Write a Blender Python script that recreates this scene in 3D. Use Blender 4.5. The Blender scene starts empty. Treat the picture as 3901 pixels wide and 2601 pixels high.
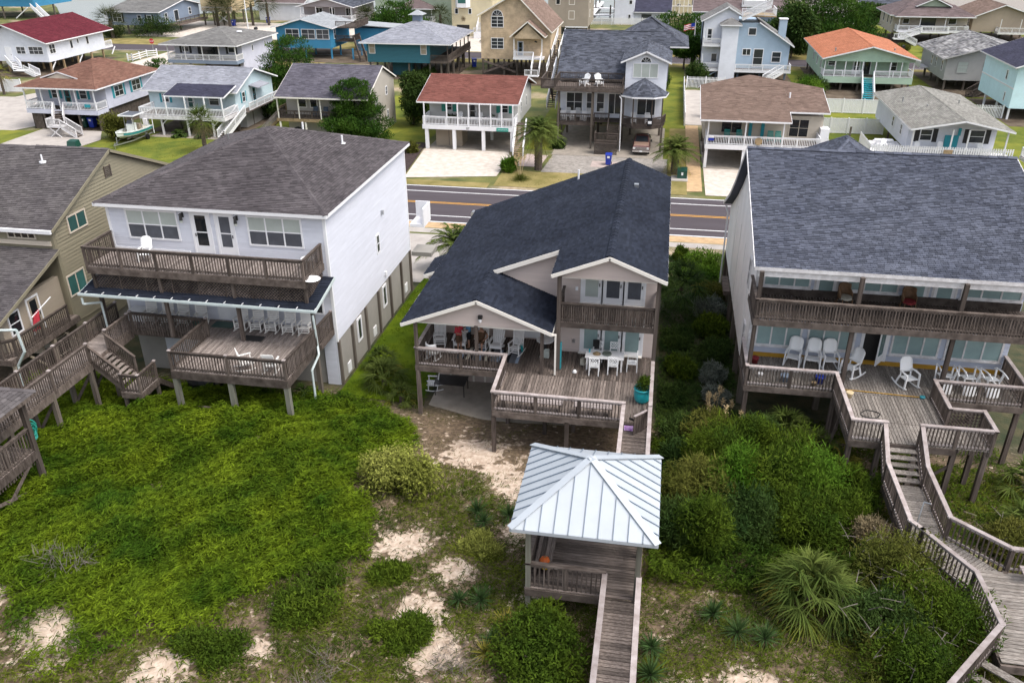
import bpy, math, random
import numpy as np
from mathutils import Vector, Matrix
RAD = math.radians
random.seed(7); NR = np.random.default_rng(11)
sc = bpy.context.scene
COL = sc.collection

# ---------------------------------------------------------------- camera
cam_d = bpy.data.cameras.new('camera'); cam = bpy.data.objects.new('camera', cam_d); COL.objects.link(cam)
cam_d.sensor_width = 36.0; cam_d.lens = 3187.49 / 3901 * 36.0
cam_d.clip_start = 0.5; cam_d.clip_end = 4000
TILT, ROLL, YAW = RAD(27.4808), RAD(-0.2707), RAD(-10.222)
_f = Vector((math.sin(YAW) * math.cos(TILT), math.cos(YAW) * math.cos(TILT), -math.sin(TILT)))
_r = Vector((math.cos(YAW), -math.sin(YAW), 0)); _u = _r.cross(_f)
_r2 = _r * math.cos(ROLL) + _u * math.sin(ROLL); _u2 = -_r * math.sin(ROLL) + _u * math.cos(ROLL)
cam.matrix_world = Matrix(((_r2.x, _u2.x, -_f.x, 0), (_r2.y, _u2.y, -_f.y, 0), (_r2.z, _u2.z, -_f.z, 25.5), (0, 0, 0, 1)))
sc.camera = cam

# ---------------------------------------------------------------- sky, sun, exposure
SUN_EL, SUN_AZ = 60.0, 108.0          # azimuth clockwise from +Y: veiled sun high on the right
w = bpy.data.worlds.new('World'); sc.world = w; w.use_nodes = True
nt = w.node_tree; nt.nodes.clear()
sky = nt.nodes.new('ShaderNodeTexSky'); sky.sky_type = 'NISHITA'; sky.sun_disc = False
sky.sun_elevation = RAD(SUN_EL); sky.sun_rotation = RAD(SUN_AZ)
sky.air_density = 1.0; sky.dust_density = 4.0; sky.ozone_density = 1.0
bg = nt.nodes.new('ShaderNodeBackground'); bg.inputs['Strength'].default_value = 0.15
wo = nt.nodes.new('ShaderNodeOutputWorld')
hs_ = nt.nodes.new('ShaderNodeHueSaturation'); hs_.inputs['Saturation'].default_value = 0.45      # thin overcast: paler than a clear sky
nt.links.new(sky.outputs[0], hs_.inputs['Color']); nt.links.new(hs_.outputs[0], bg.inputs['Color']); nt.links.new(bg.outputs[0], wo.inputs['Surface'])
sd = bpy.data.lights.new('sun', 'SUN'); sd.energy = 0.9; sd.angle = RAD(30); sd.color = (1.0, 0.95, 0.88)
sun = bpy.data.objects.new('sun', sd); COL.objects.link(sun)
_a, _e = RAD(SUN_AZ), RAD(SUN_EL)
_d = Vector((math.sin(_a) * math.cos(_e), math.cos(_a) * math.cos(_e), math.sin(_e)))
sun.rotation_euler = _d.to_track_quat('Z', 'Y').to_euler(); sun.location = (0, 0, 60)
sc.view_settings.view_transform = 'Standard'; sc.view_settings.look = 'None'
sc.view_settings.exposure = 1.0; sc.view_settings.gamma = 1.0; sc.view_settings.use_curve_mapping = False

# ---------------------------------------------------------------- materials
M = {}
def mat(name, col, rough=0.8, var=0.12, scale=3.0, kind='noise', objvar=0.0, isl=0.0, bump=0.0, metal=0.0, col2=None, spec=None, stretch=None, trans=0.0):
    """colour with procedural noise, optional per-object / per-island variation, optional second colour in patches"""
    m = bpy.data.materials.new(name); m.use_nodes = True; t = m.node_tree; N = t.nodes; L = t.links
    b = N['Principled BSDF']; b.inputs['Roughness'].default_value = rough; b.inputs['Metallic'].default_value = metal
    if spec is None and rough >= 0.8: spec = 0.15
    if spec is not None: b.inputs['Specular IOR Level'].default_value = spec
    tc = N.new('ShaderNodeTexCoord'); mp = N.new('ShaderNodeMapping'); L.new(tc.outputs['Object'], mp.inputs['Vector'])
    if stretch: mp.inputs['Scale'].default_value = stretch
    nz = N.new('ShaderNodeTexNoise'); nz.noise_dimensions = '4D'; nz.inputs['Scale'].default_value = scale; nz.inputs['Detail'].default_value = 5; nz.inputs['Roughness'].default_value = 0.62
    L.new(mp.outputs[0], nz.inputs['Vector'])
    oi = N.new('ShaderNodeObjectInfo')
    mul = N.new('ShaderNodeMath'); mul.operation = 'MULTIPLY'; mul.inputs[1].default_value = 40; L.new(oi.outputs['Random'], mul.inputs[0]); L.new(mul.outputs[0], nz.inputs['W'])
    cr = N.new('ShaderNodeValToRGB'); e = cr.color_ramp.elements
    c2 = col2 if col2 else tuple(min(1, c * (1 + var)) for c in col)
    c1 = col if col2 else tuple(c * (1 - var) for c in col)
    e[0].position = 0.36; e[1].position = 0.66; e[0].color = (*c1, 1); e[1].color = (*c2, 1)
    L.new(nz.outputs['Fac'], cr.inputs['Fac']); out = cr.outputs['Color']
    def vary(src, amt, out):
        mr = N.new('ShaderNodeMapRange'); mr.inputs['To Min'].default_value = 1 - amt; mr.inputs['To Max'].default_value = 1 + amt; L.new(src, mr.inputs['Value'])
        hs = N.new('ShaderNodeHueSaturation'); L.new(mr.outputs[0], hs.inputs['Value']); L.new(out, hs.inputs['Color']); return hs.outputs['Color']
    if objvar: out = vary(oi.outputs['Random'], objvar, out)
    if isl:
        ge = N.new('ShaderNodeNewGeometry'); out = vary(ge.outputs['Random Per Island'], isl, out)
    L.new(out, b.inputs['Base Color'])
    if bump:
        bp = N.new('ShaderNodeBump'); bp.inputs['Strength'].default_value = bump; bp.inputs['Distance'].default_value = 0.03
        n2 = N.new('ShaderNodeTexNoise'); n2.inputs['Scale'].default_value = scale * 6; n2.inputs['Detail'].default_value = 6; L.new(tc.outputs['Object'], n2.inputs['Vector'])
        L.new(n2.outputs['Fac'], bp.inputs['Height']); L.new(bp.outputs[0], b.inputs['Normal'])
    if trans:
        tr = N.new('ShaderNodeBsdfTranslucent'); L.new(out, tr.inputs['Color']); mx = N.new('ShaderNodeMixShader'); mx.inputs[0].default_value = trans
        L.new(b.outputs[0], mx.inputs[1]); L.new(tr.outputs[0], mx.inputs[2]); L.new(mx.outputs[0], N['Material Output'].inputs['Surface'])
    M[name] = m; return m
def lap(name, col, pitch=0.14, var=0.06, rough=0.6, vertical=False):
    """far siding: boards too small to pick apart, as fine relief"""
    m = mat(name, col, rough, var, 0.8); t = m.node_tree; N = t.nodes; L = t.links; b = N['Principled BSDF']
    tc = N.new('ShaderNodeTexCoord'); sp = N.new('ShaderNodeSeparateXYZ'); L.new(tc.outputs['Object'], sp.inputs[0])
    if vertical:
        ad = N.new('ShaderNodeMath'); ad.operation = 'ADD'; L.new(sp.outputs['X'], ad.inputs[0]); L.new(sp.outputs['Y'], ad.inputs[1]); src = ad.outputs[0]
    else: src = sp.outputs['Z']
    dv = N.new('ShaderNodeMath'); dv.operation = 'DIVIDE'; dv.inputs[1].default_value = pitch; L.new(src, dv.inputs[0])
    fr = N.new('ShaderNodeMath'); fr.operation = 'FRACT'; L.new(dv.outputs[0], fr.inputs[0])
    bp = N.new('ShaderNodeBump'); bp.inputs['Strength'].default_value = 0.9; bp.inputs['Distance'].default_value = 0.03; bp.invert = True
    L.new(fr.outputs[0], bp.inputs['Height']); L.new(bp.outputs[0], b.inputs['Normal'])
    return m
def glassm(name, col, rough=0.08):
    m = mat(name, col, rough, 0.25, 0.7, spec=0.6, objvar=0.25); return m

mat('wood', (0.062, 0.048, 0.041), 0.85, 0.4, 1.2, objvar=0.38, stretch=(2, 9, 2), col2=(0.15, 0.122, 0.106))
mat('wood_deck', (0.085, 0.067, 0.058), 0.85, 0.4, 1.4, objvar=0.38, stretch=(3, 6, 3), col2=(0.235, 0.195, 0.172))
mat('wood_deck_l', (0.15, 0.122, 0.108), 0.85, 0.4, 1.4, objvar=0.3, stretch=(3, 6, 3), col2=(0.33, 0.285, 0.26))
mat('wood_dark', (0.058, 0.046, 0.04), 0.85, 0.4, 1.4, objvar=0.3, stretch=(2, 2, 2), col2=(0.12, 0.098, 0.085))
mat('wood_worn', (0.10, 0.082, 0.07), 0.85, 0.4, 2.2, objvar=0.25, stretch=(3, 8, 3), col2=(0.34, 0.31, 0.28))
mat('wood_pale', (0.27, 0.225, 0.21), 0.8, 0.3, 1.5, objvar=0.2, stretch=(2, 2, 2), col2=(0.42, 0.37, 0.36))
mat('wood_tan', (0.30, 0.22, 0.13), 0.85, 0.3, 2.0, objvar=0.2)
mat('pile', (0.085, 0.068, 0.055), 0.9, 0.3, 1.5, objvar=0.2, col2=(0.16, 0.14, 0.12))
mat('pile_green', (0.13, 0.125, 0.10), 0.9, 0.3, 1.5, objvar=0.2, col2=(0.2, 0.2, 0.165))
mat('white', (0.78, 0.78, 0.80), 0.45, 0.03, 2.0)
mat('white_worn', (0.55, 0.53, 0.53), 0.6, 0.1, 3.0, col2=(0.78, 0.77, 0.78))
mat('plastic_white', (0.82, 0.82, 0.82), 0.4, 0.02, 2.0)
mat('chair_white', (0.74, 0.73, 0.73), 0.5, 0.04, 2.0)
mat('cream_trim', (0.80, 0.76, 0.70), 0.5, 0.03, 2.0)
mat('gutter', (0.50, 0.57, 0.57), 0.4, 0.05, 2.0)
mat('siding_l', (0.61, 0.625, 0.69), 0.5, 0.06, 0.5, objvar=0.025)
mat('siding_c', (0.52, 0.435, 0.40), 0.55, 0.03, 0.8, objvar=0.03)
mat('siding_r', (0.46, 0.50, 0.60), 0.6, 0.10, 0.8, objvar=0.04)
mat('siding_k', (0.235, 0.21, 0.145), 0.65, 0.06, 0.9, objvar=0.05)
mat('stucco_r', (0.74, 0.74, 0.73), 0.6, 0.1, 0.5, col2=(0.88, 0.88, 0.88), stretch=(1, 1, 0.35))
mat('foundation', (0.30, 0.285, 0.26), 0.85, 0.08, 0.8, bump=0.2)
mat('concrete', (0.30, 0.265, 0.225), 0.9, 0.15, 1.5, bump=0.2)
mat('concrete_pale', (0.40, 0.365, 0.335), 0.9, 0.12, 0.8, bump=0.15)
glassm('glass', (0.035, 0.04, 0.045)); glassm('glass_dark', (0.014, 0.017, 0.02)); glassm('glass_teal', (0.04, 0.12, 0.11), 0.12)
mat('blind', (0.42, 0.46, 0.43), 0.35, 0.08, 1.0, spec=0.6, objvar=0.06); mat('blind_teal', (0.26, 0.36, 0.36), 0.25, 0.1, 1.0, spec=0.6, objvar=0.12)
mat('screen', (0.075, 0.08, 0.095), 0.5, 0.15, 2.0, objvar=0.15)
mat('black', (0.012, 0.012, 0.013), 0.5, 0.2); mat('dark_metal', (0.03, 0.03, 0.032), 0.4, 0.2, metal=0.3)
mat('galv', (0.45, 0.46, 0.47), 0.35, 0.1, metal=0.8); mat('chrome', (0.7, 0.7, 0.72), 0.15, 0.03, metal=1.0)
def shingle(name, col, isl=0.28, col2=None):
    k = 1.0 if name in ('sh_l', 'sh_c', 'sh_r', 'sh_k', 'sh_orange') else 0.78
    return mat(name, tuple(c * k for c in col), 0.92, 0.16, 0.55, isl=isl, col2=tuple(c * k for c in col2))
shingle('sh_l', (0.066, 0.058, 0.062), 0.28, (0.096, 0.085, 0.089)); shingle('sh_c', (0.013, 0.0165, 0.027), 0.28, (0.022, 0.027, 0.041))
shingle('sh_r', (0.066, 0.073, 0.098), 0.36, (0.092, 0.10, 0.128)); shingle('sh_k', (0.078, 0.07, 0.073), 0.25, (0.11, 0.10, 0.10))
shingle('sh_red', (0.20, 0.078, 0.062), 0.2, (0.25, 0.10, 0.08)); shingle('sh_maroon', (0.135, 0.022, 0.034), 0.15, (0.16, 0.03, 0.042))
shingle('sh_brown', (0.205, 0.105, 0.078), 0.2, (0.25, 0.135, 0.10)); shingle('sh_grey', (0.20, 0.195, 0.19), 0.2, (0.26, 0.255, 0.245))
shingle('sh_pale', (0.30, 0.31, 0.35), 0.2, (0.38, 0.39, 0.44)); shingle('sh_navy', (0.055, 0.055, 0.085), 0.2, (0.07, 0.07, 0.11))
shingle('sh_purple', (0.115, 0.108, 0.135), 0.25, (0.155, 0.145, 0.175)); shingle('sh_slate', (0.075, 0.082, 0.105), 0.45, (0.115, 0.125, 0.155))
shingle('sh_tan', (0.215, 0.15, 0.12), 0.2, (0.27, 0.19, 0.155)); shingle('sh_greige', (0.25, 0.24, 0.215), 0.22, (0.33, 0.32, 0.29))
shingle('sh_orange', (0.36, 0.135, 0.072), 0.15, (0.43, 0.17, 0.095)); shingle('sh_worn', (0.14, 0.14, 0.15), 0.5, (0.42, 0.41, 0.40))
shingle('sh_mauve', (0.165, 0.125, 0.125), 0.2, (0.20, 0.155, 0.155)); shingle('sh_light', (0.36, 0.38, 0.40), 0.15, (0.43, 0.45, 0.47))
for n_, c_ in dict(w_white=(0.66, 0.68, 0.74), w_lilac=(0.52, 0.53, 0.62), w_teal=(0.022, 0.125, 0.165), w_blue=(0.035, 0.21, 0.37), w_ltblue=(0.50, 0.62, 0.66), w_sky=(0.33, 0.43, 0.53),
                   w_green=(0.37, 0.50, 0.38), w_grey=(0.36, 0.355, 0.345), w_cyan=(0.55, 0.76, 0.80), w_slate=(0.20, 0.25, 0.33), w_cream=(0.62, 0.54, 0.36), w_sage=(0.28, 0.34, 0.26),
                   w_taupe=(0.30, 0.255, 0.20), w_beige=(0.50, 0.44, 0.36), w_tan=(0.33, 0.27, 0.20), w_mauve=(0.30, 0.27, 0.28), w_yellow=(0.58, 0.46, 0.28), w_pale=(0.60, 0.60, 0.58)).items(): lap(n_, c_)
lap('w_board', (0.47, 0.43, 0.375), 0.3, vertical=True); lap('w_cedar', (0.50, 0.38, 0.25), 0.32, 0.25)
mat('lawn', (0.085, 0.115, 0.018), 0.95, 0.3, 0.35, col2=(0.20, 0.205, 0.03), bump=0.5)
mat('lawn_dry', (0.16, 0.14, 0.045), 0.95, 0.3, 0.5, col2=(0.30, 0.24, 0.10), bump=0.5)
mat('gravel_pale', (0.47, 0.41, 0.35), 0.95, 0.12, 1.4, col2=(0.62, 0.565, 0.51), bump=0.4)
mat('gravel_grey', (0.22, 0.20, 0.18), 0.95, 0.25, 2.5, col2=(0.36, 0.33, 0.30), bump=0.6)
mat('gravel_tan', (0.48, 0.33, 0.19), 0.95, 0.15, 2.0, bump=0.4)
mat('dirt_shaded', (0.075, 0.055, 0.04), 0.95, 0.3, 0.6, col2=(0.17, 0.135, 0.10), bump=0.5)  # brown earth below the stilt houses, with their shade put into the colour
mat('mulch', (0.055, 0.04, 0.038), 0.95, 0.3, 3.0, bump=0.8)
mat('pavers', (0.42, 0.34, 0.31), 0.9, 0.12, 2.0)
mat('asphalt', (0.07, 0.058, 0.064), 0.85, 0.12, 0.5, bump=0.2, col2=(0.085, 0.074, 0.083), stretch=(.25, 2, 1))
mat('paint_white', (0.72, 0.72, 0.72), 0.7, 0.08, 2.0); mat('paint_yellow', (0.62, 0.30, 0.03), 0.7, 0.1, 2.0)
mat('water', (0.16, 0.17, 0.17), 0.06, 0.1, 0.1)
mat('metal_roof', (0.405, 0.44, 0.475), 0.45, 0.07, 0.5, objvar=0.03, metal=0.05); mat('metal_seam', (0.15, 0.19, 0.24), 0.45, 0.03)
mat('teal', (0.015, 0.27, 0.30), 0.3, 0.1); mat('teal_paint', (0.02, 0.28, 0.34), 0.5, 0.05); mat('aqua', (0.03, 0.30, 0.24), 0.5, 0.1)
mat('bin_blue', (0.012, 0.035, 0.32), 0.4, 0.1); mat('bin_green', (0.01, 0.06, 0.045), 0.4, 0.1)
mat('skin', (0.33, 0.18, 0.12), 0.6, 0.05); mat('coral_cloth', (0.45, 0.045, 0.065), 0.8, 0.15, 8); mat('brown_cloth', (0.09, 0.05, 0.03), 0.8, 0.15, 8)
mat('blue_cloth', (0.10, 0.25, 0.42), 0.8, 0.15, 8); mat('dark_cloth', (0.012, 0.013, 0.016), 0.8, 0.15, 8); mat('hair', (0.06, 0.04, 0.025), 0.7, 0.2, 20)
def leafm(name, a, b, isl=0.35, trans=0.25): return mat(name, a, 0.8, 0.2, 0.45, isl=isl, col2=b, trans=trans, spec=0.08)
leafm('lf_cover', (0.036, 0.078, 0.005), (0.14, 0.195, 0.010), 0.55); leafm('lf_pine', (0.020, 0.060, 0.010), (0.060, 0.115, 0.015), 0.4); leafm('lf_dark', (0.024, 0.052, 0.012), (0.06, 0.095, 0.02), 0.45)
leafm('lf_bright', (0.045, 0.11, 0.008), (0.11, 0.185, 0.018), 0.45); leafm('lf_shrub', (0.026, 0.056, 0.006), (0.085, 0.122, 0.010), 0.55); leafm('lf_palm', (0.05, 0.082, 0.016), (0.125, 0.155, 0.035), 0.35)
leafm('lf_palmy', (0.10, 0.13, 0.022), (0.32, 0.26, 0.05), 0.4); leafm('lf_yucca', (0.035, 0.075, 0.022), (0.075, 0.125, 0.04), 0.4); leafm('lf_varieg', (0.13, 0.15, 0.022), (0.30, 0.31, 0.075), 0.5)
leafm('lf_dry', (0.16, 0.125, 0.07), (0.34, 0.28, 0.17), 0.4); leafm('lf_grey', (0.10, 0.125, 0.10), (0.18, 0.20, 0.17), 0.4); leafm('lf_olive', (0.06, 0.075, 0.012), (0.14, 0.14, 0.03), 0.45)
leafm('lf_yellow', (0.25, 0.19, 0.02), (0.42, 0.32, 0.05), 0.3); leafm('plume', (0.50, 0.38, 0.20), (0.66, 0.53, 0.32), 0.25)
mat('bark', (0.10, 0.08, 0.065), 0.95, 0.3, 6, bump=0.6); mat('twig', (0.15, 0.13, 0.115), 0.9, 0.25, 3)

# ---------------------------------------------------------------- geometry helpers
WO = {}                                   # world origin of every parent
def V(*a): return Vector(a if len(a) > 1 else a[0])
class MB:
    def __init__(s): s.v = []; s.f = []
    def add(s, vs, fs):
        n = len(s.v); s.v += [tuple(v) for v in vs]; s.f += [tuple(i + n for i in f) for f in fs]; return s
    def box(s, x0, x1, y0, y1, z0, z1):
        return s.add([(x0, y0, z0), (x1, y0, z0), (x1, y1, z0), (x0, y1, z0), (x0, y0, z1), (x1, y0, z1), (x1, y1, z1), (x0, y1, z1)],
                     [(3, 2, 1, 0), (4, 5, 6, 7), (0, 1, 5, 4), (1, 2, 6, 5), (2, 3, 7, 6), (3, 0, 4, 7)])
    def bar(s, p, q, w, h, up=(0, 0, 1)):
        p = V(p); q = V(q); d = (q - p).normalized(); up = V(up)
        if abs(d.dot(up)) > 0.98: up = V(0, 1, 0)
        a = d.cross(up).normalized() * (w / 2); b = a.cross(d).normalized() * (h / 2)
        return s.add([p - a - b, p + a - b, p + a + b, p - a + b, q - a - b, q + a - b, q + a + b, q - a + b],
                     [(0, 1, 2, 3), (7, 6, 5, 4), (0, 4, 5, 1), (1, 5, 6, 2), (2, 6, 7, 3), (3, 7, 4, 0)])
    def prism(s, pts, d):
        n = len(pts); d = V(d); pts = [V(p) for p in pts]
        return s.add(pts + [p + d for p in pts], [tuple(range(n - 1, -1, -1)), tuple(range(n, 2 * n))] + [(i, (i + 1) % n, n + (i + 1) % n, n + i) for i in range(n)])
    def poly(s, pts): return s.add(pts, [tuple(range(len(pts)))])
    def cyl(s, p, q, r0, r1=None, n=8):
        r1 = r0 if r1 is None else r1; p = V(p); q = V(q); d = (q - p).normalized(); up = V(0, 0, 1) if abs(d.z) < 0.9 else V(1, 0, 0)
        a = d.cross(up).normalized(); b = d.cross(a); vs = []
        for c, r in ((p, r0), (q, r1)): vs += [c + (a * math.cos(2 * math.pi * i / n) + b * math.sin(2 * math.pi * i / n)) * r for i in range(n)]
        return s.add(vs, [(i, n + i, n + (i + 1) % n, (i + 1) % n) for i in range(n)] + [tuple(range(n)), tuple(range(2 * n - 1, n - 1, -1))])
    def tube(s, pts, r, n=6):
        for a, b in zip(pts, pts[1:]): s.cyl(a, b, r, r, n)
        return s
    def lathe(s, c, prof, n=16):
        vs = []; fs = []
        for r, z in prof: vs += [(c[0] + r * math.cos(2 * math.pi * i / n), c[1] + r * math.sin(2 * math.pi * i / n), c[2] + z) for i in range(n)]
        for k in range(len(prof) - 1): fs += [(k * n + i, k * n + (i + 1) % n, (k + 1) * n + (i + 1) % n, (k + 1) * n + i) for i in range(n)]
        fs.append(tuple(range((len(prof) - 1) * n, len(prof) * n))); fs.append(tuple(range(n - 1, -1, -1)))
        return s.add(vs, fs)
    def loft(s, rings, cap=True):
        """rings: lists of equally many 3D points, joined in order"""
        n = len(rings[0]); vs = [p for r in rings for p in r]; fs = []
        for k in range(len(rings) - 1): fs += [(k * n + i, k * n + (i + 1) % n, (k + 1) * n + (i + 1) % n, (k + 1) * n + i) for i in range(n)]
        if cap: fs += [tuple(range(n - 1, -1, -1)), tuple(range((len(rings) - 1) * n, len(rings) * n))]
        return s.add(vs, fs)
    def build(s, name, m, par=None, smooth=False, kind=None):
        if not s.v: return None
        a = np.array(s.v); o = V(*((a.min(0) + a.max(0)) / 2)); o.z = float(a[:, 2].min())
        me = bpy.data.meshes.new(name); me.from_pydata([tuple(p) for p in (a - np.array(o))], [], s.f)
        me.materials.append(M[m]); me.update()
        if smooth: me.polygons.foreach_set('use_smooth', [True] * len(me.polygons))
        return link(name, me, par, o, kind)
def link(name, me, par, o, kind=None):
    ob = bpy.data.objects.new(name, me); COL.objects.link(ob); WO[ob] = V(*o)
    if par is not None: ob.parent = par; ob.location = WO[ob] - WO[par]
    else: ob.location = WO[ob]
    if kind: ob['kind'] = kind
    return ob
def npmesh(name, verts, faces, m, par=None, kind=None, nv=4):
    """verts (N,3) array, faces (K,nv) array: fast, for foliage"""
    o = V(*((verts.min(0) + verts.max(0)) / 2)); o.z = float(verts[:, 2].min())
    me = bpy.data.meshes.new(name); K = len(faces); me.vertices.add(len(verts)); me.vertices.foreach_set('co', (verts - np.array(o)).astype(np.float32).ravel())
    me.loops.add(K * nv); me.loops.foreach_set('vertex_index', faces.astype(np.int32).ravel())
    me.polygons.add(K); me.polygons.foreach_set('loop_start', np.arange(0, K * nv, nv, dtype=np.int32)); me.polygons.foreach_set('loop_total', np.full(K, nv, dtype=np.int32))
    me.materials.append(M[m]); me.update(calc_edges=True); return link(name, me, par, o, kind)
def thing(name, label, cat, loc, group=None):
    o = bpy.data.objects.new(name, None); o.empty_display_size = 0.3; COL.objects.link(o); o.location = loc; WO[o] = V(*loc)
    tag(o, label, cat, group); return o
def tag(o, label, cat, group=None):
    o['label'] = label; o['category'] = cat
    if group: o['group'] = group
    return o
def struct(o): o['kind'] = 'structure'; return o
def part(name, m, par, fn, smooth=False): mb = MB(); fn(mb); return mb.build(name, m, par, smooth)
_unit = {}
def unit(m):
    if m not in _unit:
        b = MB().box(-.5, .5, -.5, .5, -.5, .5); me = bpy.data.meshes.new('block_' + m); me.from_pydata(b.v, [], b.f); me.materials.append(M[m]); _unit[m] = me
    return _unit[m]
def block(name, m, par, c, size, rz=0.0, dirv=None):
    """one box as an object sharing mesh data; long axis = local Y"""
    o = link(name, unit(m), par, c); o.scale = size
    if dirv is not None: o.rotation_euler = V(*dirv).to_track_quat('Y', 'Z').to_euler()
    elif rz: o.rotation_euler = (0, 0, rz)
    return o
def copy_tree(o, par=None):
    c = o.copy(); COL.objects.link(c); c.parent = par
    for ch in o.children: copy_tree(ch, c)
    return c
class Proto:
    """a thing built once at the world origin; the first placing moves it, later ones copy it"""
    def __init__(s, root): s.r = root; s.used = False
    def put(s, loc, rz=0.0, label=None, group=None, rot=None, scale=None):
        o = copy_tree(s.r) if s.used else s.r; s.used = True
        o.location = loc; o.rotation_euler = rot if rot else (0, 0, rz)
        if scale: o.scale = (scale,) * 3
        if label: o['label'] = label
        if group: o['group'] = group
        return o

# ---------------------------------------------------------------- roofs
def clip(pts, axis, lim, keep_less):
    out = []
    for i in range(len(pts)):
        a, b = pts[i], pts[(i + 1) % len(pts)]; da, db = a[axis] - lim, b[axis] - lim
        if keep_less: da, db = -da, -db
        if da >= 0: out.append(a)
        if (da > 0 > db) or (da < 0 < db):
            t = da / (da - db); out.append((a[0] + (b[0] - a[0]) * t, a[1] + (b[1] - a[1]) * t))
    return out
class Roof:
    def __init__(s, m, course=0.15, tab=0.32): s.m = m; s.c = course; s.t = tab; s.slab = MB(); s.tabs = MB(); s.caps = []; s.fas = MB(); s.rnd = random.Random(5)
    def slope(s, pts, thick=0.14, fascia=()):
        """convex polygon; first edge is the eave. fascia: indices of edges that get a trim board"""
        P = [V(p) for p in pts]; u = (P[1] - P[0]).normalized(); n = u.cross(P[2] - P[0]).normalized()
        if n.z < 0: n = -n
        v = n.cross(u)
        if v.z < 0: v = -v
        s.slab.prism(P, (0, 0, -thick))
        q = [((p - P[0]).dot(u), (p - P[0]).dot(v)) for p in P]; bmax = max(b for a, b in q)
        def rng(b):
            b = min(max(b, 1e-4), bmax - 1e-4); xs = []
            for i in range(len(q)):
                (a0, b0), (a1, b1) = q[i], q[(i + 1) % len(q)]
                if (b0 - b) * (b1 - b) <= 0 and abs(b1 - b0) > 1e-9: xs.append(a0 + (a1 - a0) * (b - b0) / (b1 - b0))
            return (min(xs), max(xs)) if len(xs) > 1 else (0, 0)
        k = 0; b = -0.03
        while b < bmax - 0.02:
            b1 = min(b + s.c, bmax); l0, h0 = rng(b); l1, h1 = rng(b1); lo, hi = min(l0, l1), max(h0, h1); a = lo - s.rnd.random() * s.t
            while a < hi:
                a2 = a + s.t * (0.75 + 0.5 * s.rnd.random()); g = 0.012; z = 0.02 + 0.018 * s.rnd.random()
                x0, x1 = min(max(a, l0), h0), min(max(a2 - g, l0), h0); y0, y1 = min(max(a, l1), h1), min(max(a2 - g, l1), h1)
                if x1 - x0 > 0.01 or y1 - y0 > 0.01:
                    A = P[0] + u * x0 + v * b; B = P[0] + u * x1 + v * b; Cc = P[0] + u * y1 + v * b1; D = P[0] + u * y0 + v * b1; nz = n * z; n3 = n * 0.006
                    s.tabs.add([A + nz, B + nz, Cc + n3, D + n3, A, B], [(0, 1, 2, 3), (4, 5, 1, 0)])
                a = a2
            b += s.c; k += 1
        cen = sum(P, V(0, 0, 0)) / len(P)
        for i in fascia:
            a, c = P[i], P[(i + 1) % len(P)]; d = (c - a).normalized(); o = d.cross(n); o.z = 0; o.normalize()
            if o.dot((a + c) / 2 - cen) < 0: o = -o
            s.fas.bar(a + o * 0.022 - V(0, 0, 0.08) - d * 0.02, c + o * 0.022 - V(0, 0, 0.08) + d * 0.02, 0.04, 0.17)
    def ridge(s, a, b, w=0.3):
        a = V(a); b = V(b); n = max(1, int((b - a).length / 0.45)); d = (b - a) / n; h = d.cross(V(0, 0, 1)).normalized() * w / 2; cap = MB(); s.caps.append(cap)
        for i in range(n):
            p = a + d * i; q = a + d * (i + 1.04); z = V(0, 0, 0.05 + 0.012 * s.rnd.random()); dz = V(0, 0, 0.06)
            cap.add([p - h + z - dz, p + z + V(0, 0, .02), p + h + z - dz, q - h + z - dz - V(0, 0, .015), q + z, q + h + z - dz - V(0, 0, .015)], [(0, 1, 4, 3), (1, 2, 5, 4), (0, 2, 1), (3, 4, 5)])
    def done(s, par, trim='white'):
        r = s.slab.build('roof', s.m, par); s.tabs.build('shingles', s.m, r, kind='stuff'); [c.build('ridge_cap', s.m, r) for c in s.caps]
        s.fas.build('fascia', trim, par); return r
def gable(rf, x0, x1, y0, y1, ze, zp, axis, rc=None, ze2=None, cap=True):
    ze2 = ze if ze2 is None else ze2
    if axis == 'x':
        rc = (y0 + y1) / 2 if rc is None else rc
        rf.slope([(x0, y0, ze), (x1, y0, ze), (x1, rc, zp), (x0, rc, zp)], fascia=(0, 1, 3)); rf.slope([(x1, y1, ze2), (x0, y1, ze2), (x0, rc, zp), (x1, rc, zp)], fascia=(0, 1, 3))
        if cap: rf.ridge((x0, rc, zp), (x1, rc, zp))
    else:
        rc = (x0 + x1) / 2 if rc is None else rc
        rf.slope([(x0, y1, ze), (x0, y0, ze), (rc, y0, zp), (rc, y1, zp)], fascia=(0, 1, 3)); rf.slope([(x1, y0, ze2), (x1, y1, ze2), (rc, y1, zp), (rc, y0, zp)], fascia=(0, 1, 3))
        if cap: rf.ridge((rc, y0, zp), (rc, y1, zp))
def hip(rf, x0, x1, y0, y1, ze, zp, A, B, cap=True):
    """ridge from A=(x,y) to B=(x,y); A is the front or left end"""
    a = (*A, zp); b = (*B, zp); c00, c10, c11, c01 = (x0, y0, ze), (x1, y0, ze), (x1, y1, ze), (x0, y1, ze)
    if abs(A[0] - B[0]) < abs(A[1] - B[1]) + 1e-6:
        rf.slope([c00, c10, a], fascia=(0,)); rf.slope([c10, c11, b, a], fascia=(0,)); rf.slope([c11, c01, b], fascia=(0,)); rf.slope([c01, c00, a, b], fascia=(0,)); hs = ((a, c00), (a, c10), (b, c11), (b, c01))
    else:
        rf.slope([c00, c10, b, a], fascia=(0,)); rf.slope([c10, c11, b], fascia=(0,)); rf.slope([c11, c01, a, b], fascia=(0,)); rf.slope([c01, c00, a], fascia=(0,)); hs = ((a, c00), (b, c10), (b, c11), (a, c01))
    if cap:
        if (V(a) - V(b)).length > 0.4: rf.ridge(a, b)
        for p, q in hs: rf.ridge(q, p)

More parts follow.
